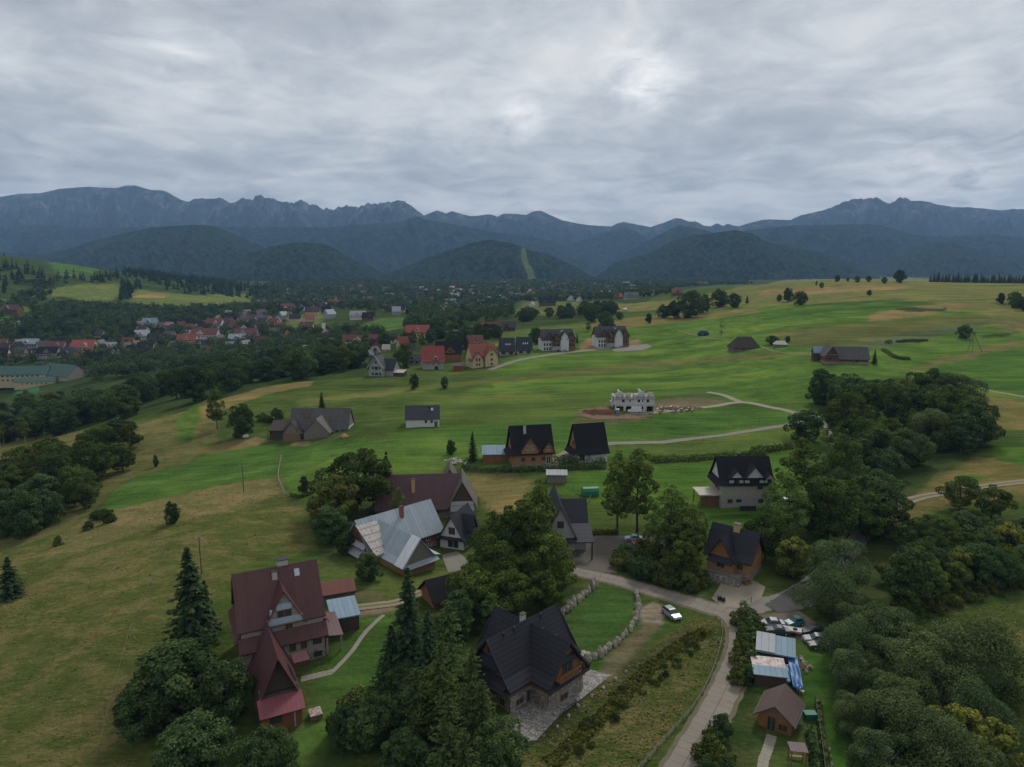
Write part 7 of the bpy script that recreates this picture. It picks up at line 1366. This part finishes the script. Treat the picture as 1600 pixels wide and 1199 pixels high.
x, y, z = G(965, 648); tl = empty('portable_toilet', (x, y, z)); prop(tl, 'turquoise portable toilet with white roof on the building site', 'portable toilet'); MB().box(-.6,.6,-.6,.6,0,2.1).build('cabin', flat_mat('turquoise_plastic', (.03,.36,.33)), tl); MB().box(-.65,.65,-.65,.65,2.1,2.35).build('roof', M_white, tl); MB().box(-.35,.35,-.64,-.6,.15,1.9).build('door', flat_mat('dark_turquoise', (.02,.25,.24)), tl)
x, y, z = G(1099, 524); tn = empty('tent', (x, y, z)); prop(tn, 'dark green dome tent in the middle of the meadow', 'tent')
V, Q = [], []
for i in range(13):
    for j in range(9): a = math.pi * i / 12; b_ = -1 + 2 * j / 8; rr = (1 - abs(b_) ** 2.6 * .55); V.append((math.cos(a) * 4.4 * rr, b_ * 3.2, math.sin(a) ** .8 * 4.4 * rr - .2))
for i in range(12):
    for j in range(8): a = i * 9 + j; Q.append((a, a + 9, a + 10, a + 1))
mesh_obj('canvas', V, Q, flat_mat('dark_green_canvas', (.012,.05,.042), .7), tn); MB().box(-.9,.9,-3.0,-2.7,0,2.2).build('door', M_dark, tn)
x, y, z = G(922, 773); gh = empty('greenhouse', (x, y, z), R(6)); prop(gh, 'bright green plastic covered garden greenhouse behind the modern house', 'greenhouse'); MB().prism([(-1.3,0),(1.3,0),(1.3,1.3),(.8,2.0),(0,2.25),(-.8,2.0),(-1.3,1.3)], -2.2, 2.2).build('cover', flat_mat('green_plastic', (.02,.17,.09), .5), gh); MB().box(-2.25,-2.2,-.5,.5,0,1.8).build('door', flat_mat('green_door', (.05,.2,.12)), gh)
def pile(name, label, cat, px, py, n, rad, mats, seed, ln=(1.0, 3.0), r=.09):
    x, y, z = G(px, py); o = empty(name, (x, y, z)); prop(o, label, cat); g = random.Random(seed)
    for i, mt in enumerate(mats):
        m = MB()
        for _ in range(n): a = g.uniform(0, 6.28); d = g.uniform(0, rad) * g.random() ** .3; c = Vector((math.cos(a) * d, math.sin(a) * d * .7, g.uniform(.1, .9) * (1 - d / rad * .6))); l = g.uniform(*ln) / 2; b_ = g.uniform(-.6, .6) + seed; v = Vector((math.cos(b_) * l, math.sin(b_) * l, g.uniform(-.3, .3))); m.bar(c - v, c + v, r * g.uniform(.6, 1.5))
        m.build(['timber', 'planks', 'sacks'][i % 3], mt, o)
    return o
pile('timber_pile', 'pile of old boards and white junk beside the maroon barn gable', 'pile', 710, 722, 26, 4.5, [M_grey, M_white], 1)
pile('firewood_heap', 'heap of pale firewood beside the pale shed roof', 'heap', 1256, 1042, 60, 1.6, [flat_mat('split_wood', (.42,.35,.25))], 2, (.4,.8), .08)
pile('timber_pile', 'long heap of reddish timber left of the unfinished house', 'pile', 938, 645, 50, 9, [M_wood, flat_mat('red_soil', (.22,.09,.05))], 3, (2,5), .14)
pile('timber_pile', 'stack of yellow planks in front of the old grey barn wall', 'pile', 537, 683, 26, 2.8, [flat_mat('yellow_plank', (.42,.25,.12))], 4, (1.5,2.5), .12)
pile('timber_pile', 'pale boards lying beside the unfinished house wall', 'pile', 1010, 652, 20, 3, [flat_mat('pale_plank', (.36,.28,.2))], 6, (1.5,3), .1)
pile('stone_heap', 'grey brown rubble bank along the gravel drive right of the unfinished house', 'heap', 1055, 640, 60, 14, [flat_mat('rubble', (.23,.18,.13))], 7, (1,3), .3)
def bale(px, py, label, s=1.2): x, y, z = G(px, py); v, f = rock(random.Random(px), (0, 0, 0), (s, s * .7, s * .6)); o = mesh_obj('wrapped_bale', v, f, M_white); o.location = (x, y, z + s * .4); prop(o, label, 'bale')
bale(384, 684, 'white wrapped bale lying under the round tree left of the old barn', 1.5); bale(977, 486, 'white heap alone in the far golden field', 3.5)
def table_set(px, py):
    x, y, z = G(px, py); o = empty('garden_table', (x, y, z + .05), R(30)); prop(o, 'wooden garden table with benches in front of the log house stone terrace', 'garden table'); MB().box(-.9,.9,-.4,.4,.68,.75).build('table_top', M_wood, o)
    for s in (-1, 1): MB().box(-.9,.9,s*.75-.15,s*.75+.15,.40,.46).build('bench', M_wood, o); MB().box(s*.7-.05,s*.7+.05,-.7,.7,0,.68).build('leg', M_wood, o)
table_set(1165, 912)
for (px_, py_, lab) in ((1249,1081,'left white plastic chair lying on the lawn strip by the brown hut'),(1253,1084,'right white plastic chair lying on the lawn strip by the brown hut')):
    x, y, z = G(px_, py_); o = empty('garden_chair', (x, y, z + .05), R(40)); prop(o, lab, 'chair'); MB().box(-.25,.25,-.25,.25,.38,.43).build('seat', M_white, o); MB().box(-.25,.25,.22,.27,.43,.9).build('backrest', M_white, o)
    for a_ in (-.22,.22):
        for b_ in (-.22,.22): MB().box(a_-.025,a_+.025,b_-.025,b_+.025,0,.38).build('leg', M_white, o)
x, y, z = G(1245, 1190); o = empty('garden_shelter', (x, y, z), R(-8)); prop(o, 'small garden bench shelter with faded purple tin roof below the hut', 'shelter'); 
for a_ in (-.9,.9):
    for b_ in (-.7,.7): MB().box(a_-.06,a_+.06,b_-.06,b_+.06,0,2).build('post', M_wood, o)
MB().box(-1.1,1.1,-.95,.95,2.0,2.08).build('roof', RF['maroon2'], o); MB().box(-.8,.8,.2,.6,.4,.48).build('bench', M_wood, o)
x, y, z = G(1265, 1123); o = empty('water_tank', (x, y, z)); prop(o, 'dark green plastic water tank at the right wall of the brown hut', 'tank'); MB().box(-.8,.8,-.5,.5,0,.9).build('tank', flat_mat('dark_green_plastic', (.02,.12,.08)), o); MB().box(-.85,.85,-.55,.55,.9,.97).build('lid', flat_mat('green_lid', (.03,.16,.1)), o)
x, y, z = G(493, 1120); o = empty('wooden_box', (x, y, z), R(27)); prop(o, 'faded pink and white rubbish box at the corner of the brick extension', 'box'); MB().box(-.8,.8,-.9,.9,0,.75).build('box', W_['board'], o); MB().box(-.85,.85,-.95,.95,.75,.82).build('lid', RF['palered'], o)
for i, (px_, py_) in enumerate([(1124,938),(1130,940)]): x, y, z = G(px_, py_); o = empty('rubbish_bin', (x, y, z)); prop(o, ['left dark wheeled bin at the gravel yard entrance','right dark wheeled bin at the gravel yard entrance'][i], 'bin'); MB().box(-.3,.3,-.3,.3,0,.8).build('bin', M_dark, o); MB().box(-.34,.34,-.34,.34,.8,.88).build('lid', M_dark, o)
# ------------------------------------------------------------------ tall grass
def tall_grass():
    g = np.random.default_rng(9); CC, SS, HH = [], [], []
    for poly, n, hi, wd in (([(-60,870),(75,850),(146,806),(300,768),(434,745),(446,780),(480,800),(492,860),(432,872),(372,890),(368,1000),(330,1060),(240,1120),(215,1260),(-60,1260)], 14000, .35, .34), ([(820,1170),(960,1060),(1080,965),(1120,962),(1132,1000),(1110,1050),(1060,1120),(1010,1199),(970,1260),(780,1260)], 9000, .4, .36), ([(1400,970),(1480,955),(1640,940),(1660,1200),(1590,1110),(1570,1040),(1500,1000)], 3500, .4, .36)):
        p = in_poly(n, poly, n, 0, False); c = fbm(p[:, 0] / 14, p[:, 1] / 7, 4, 71) + .5 * fbm(p[:, 0] / 3, p[:, 1] / 1.6, 3, 75); keep = g.uniform(-.6, .8, len(p)) < c; p = p[keep]; c = c[keep]
        m = len(p); CC.append(p + np.array([0, 0, hi * .2])); SS.append(g.uniform(.5, 1.2, m) * wd); HH.append(.45 + c * .7 + g.normal(size=m) * .12)
    C = np.concatenate(CC); n = len(C); nr = unit(np.column_stack([g.normal(size=(n, 2)) * .35, np.full(n, .9)])); V, Q = cards(C, nr, np.concatenate(SS), g)
    m = bpy.data.materials.new('dry_grass'); m.use_nodes = True; t = m.node_tree; t.nodes.clear(); out = N(t, 'ShaderNodeOutputMaterial'); d = N(t, 'ShaderNodeBsdfDiffuse'); at = N(t, 'ShaderNodeAttribute', attribute_name='hue')
    L(t, ramp(t, at.outputs['Fac'], [(0, (.050,.085,.020)), (.4, (.085,.11,.028)), (.65, (.13,.13,.042)), (1, (.19,.16,.065))]), d.inputs[0]); L(t, d.outputs[0], out.inputs[0])
    o = mesh_obj('tall_grass', V, Q, m); add_hue(o.data, np.concatenate(HH)); prop(o, 'tall green and golden grass tufts on the rough slopes', 'grass', kind='stuff')
tall_grass()
# ------------------------------------------------------------------ haze
def build_haze():
    m = bpy.data.materials.new('haze'); m.use_nodes = True; t = m.node_tree; t.nodes.clear()
    out = N(t, 'ShaderNodeOutputMaterial'); v = N(t, 'ShaderNodeVolumePrincipled')
    v.inputs['Color'].default_value = (.36, .61, 1.0, 1); v.inputs['Density'].default_value = 6.6e-5
    L(t, v.outputs[0], out.inputs['Volume'])
    x, y0, y1, z0, z1 = 12800, -12800, 12800, -60, 1330
    V = [(-x,y0,z0),(x,y0,z0),(x,y1,z0),(-x,y1,z0),(-x,y0,z1),(x,y0,z1),(x,y1,z1),(-x,y1,z1)]
    o = mesh_obj('haze', V, [(0,3,2,1),(4,5,6,7),(0,1,5,4),(1,2,6,5),(2,3,7,6),(3,0,4,7)], m); prop(o, kind='stuff')
build_haze()
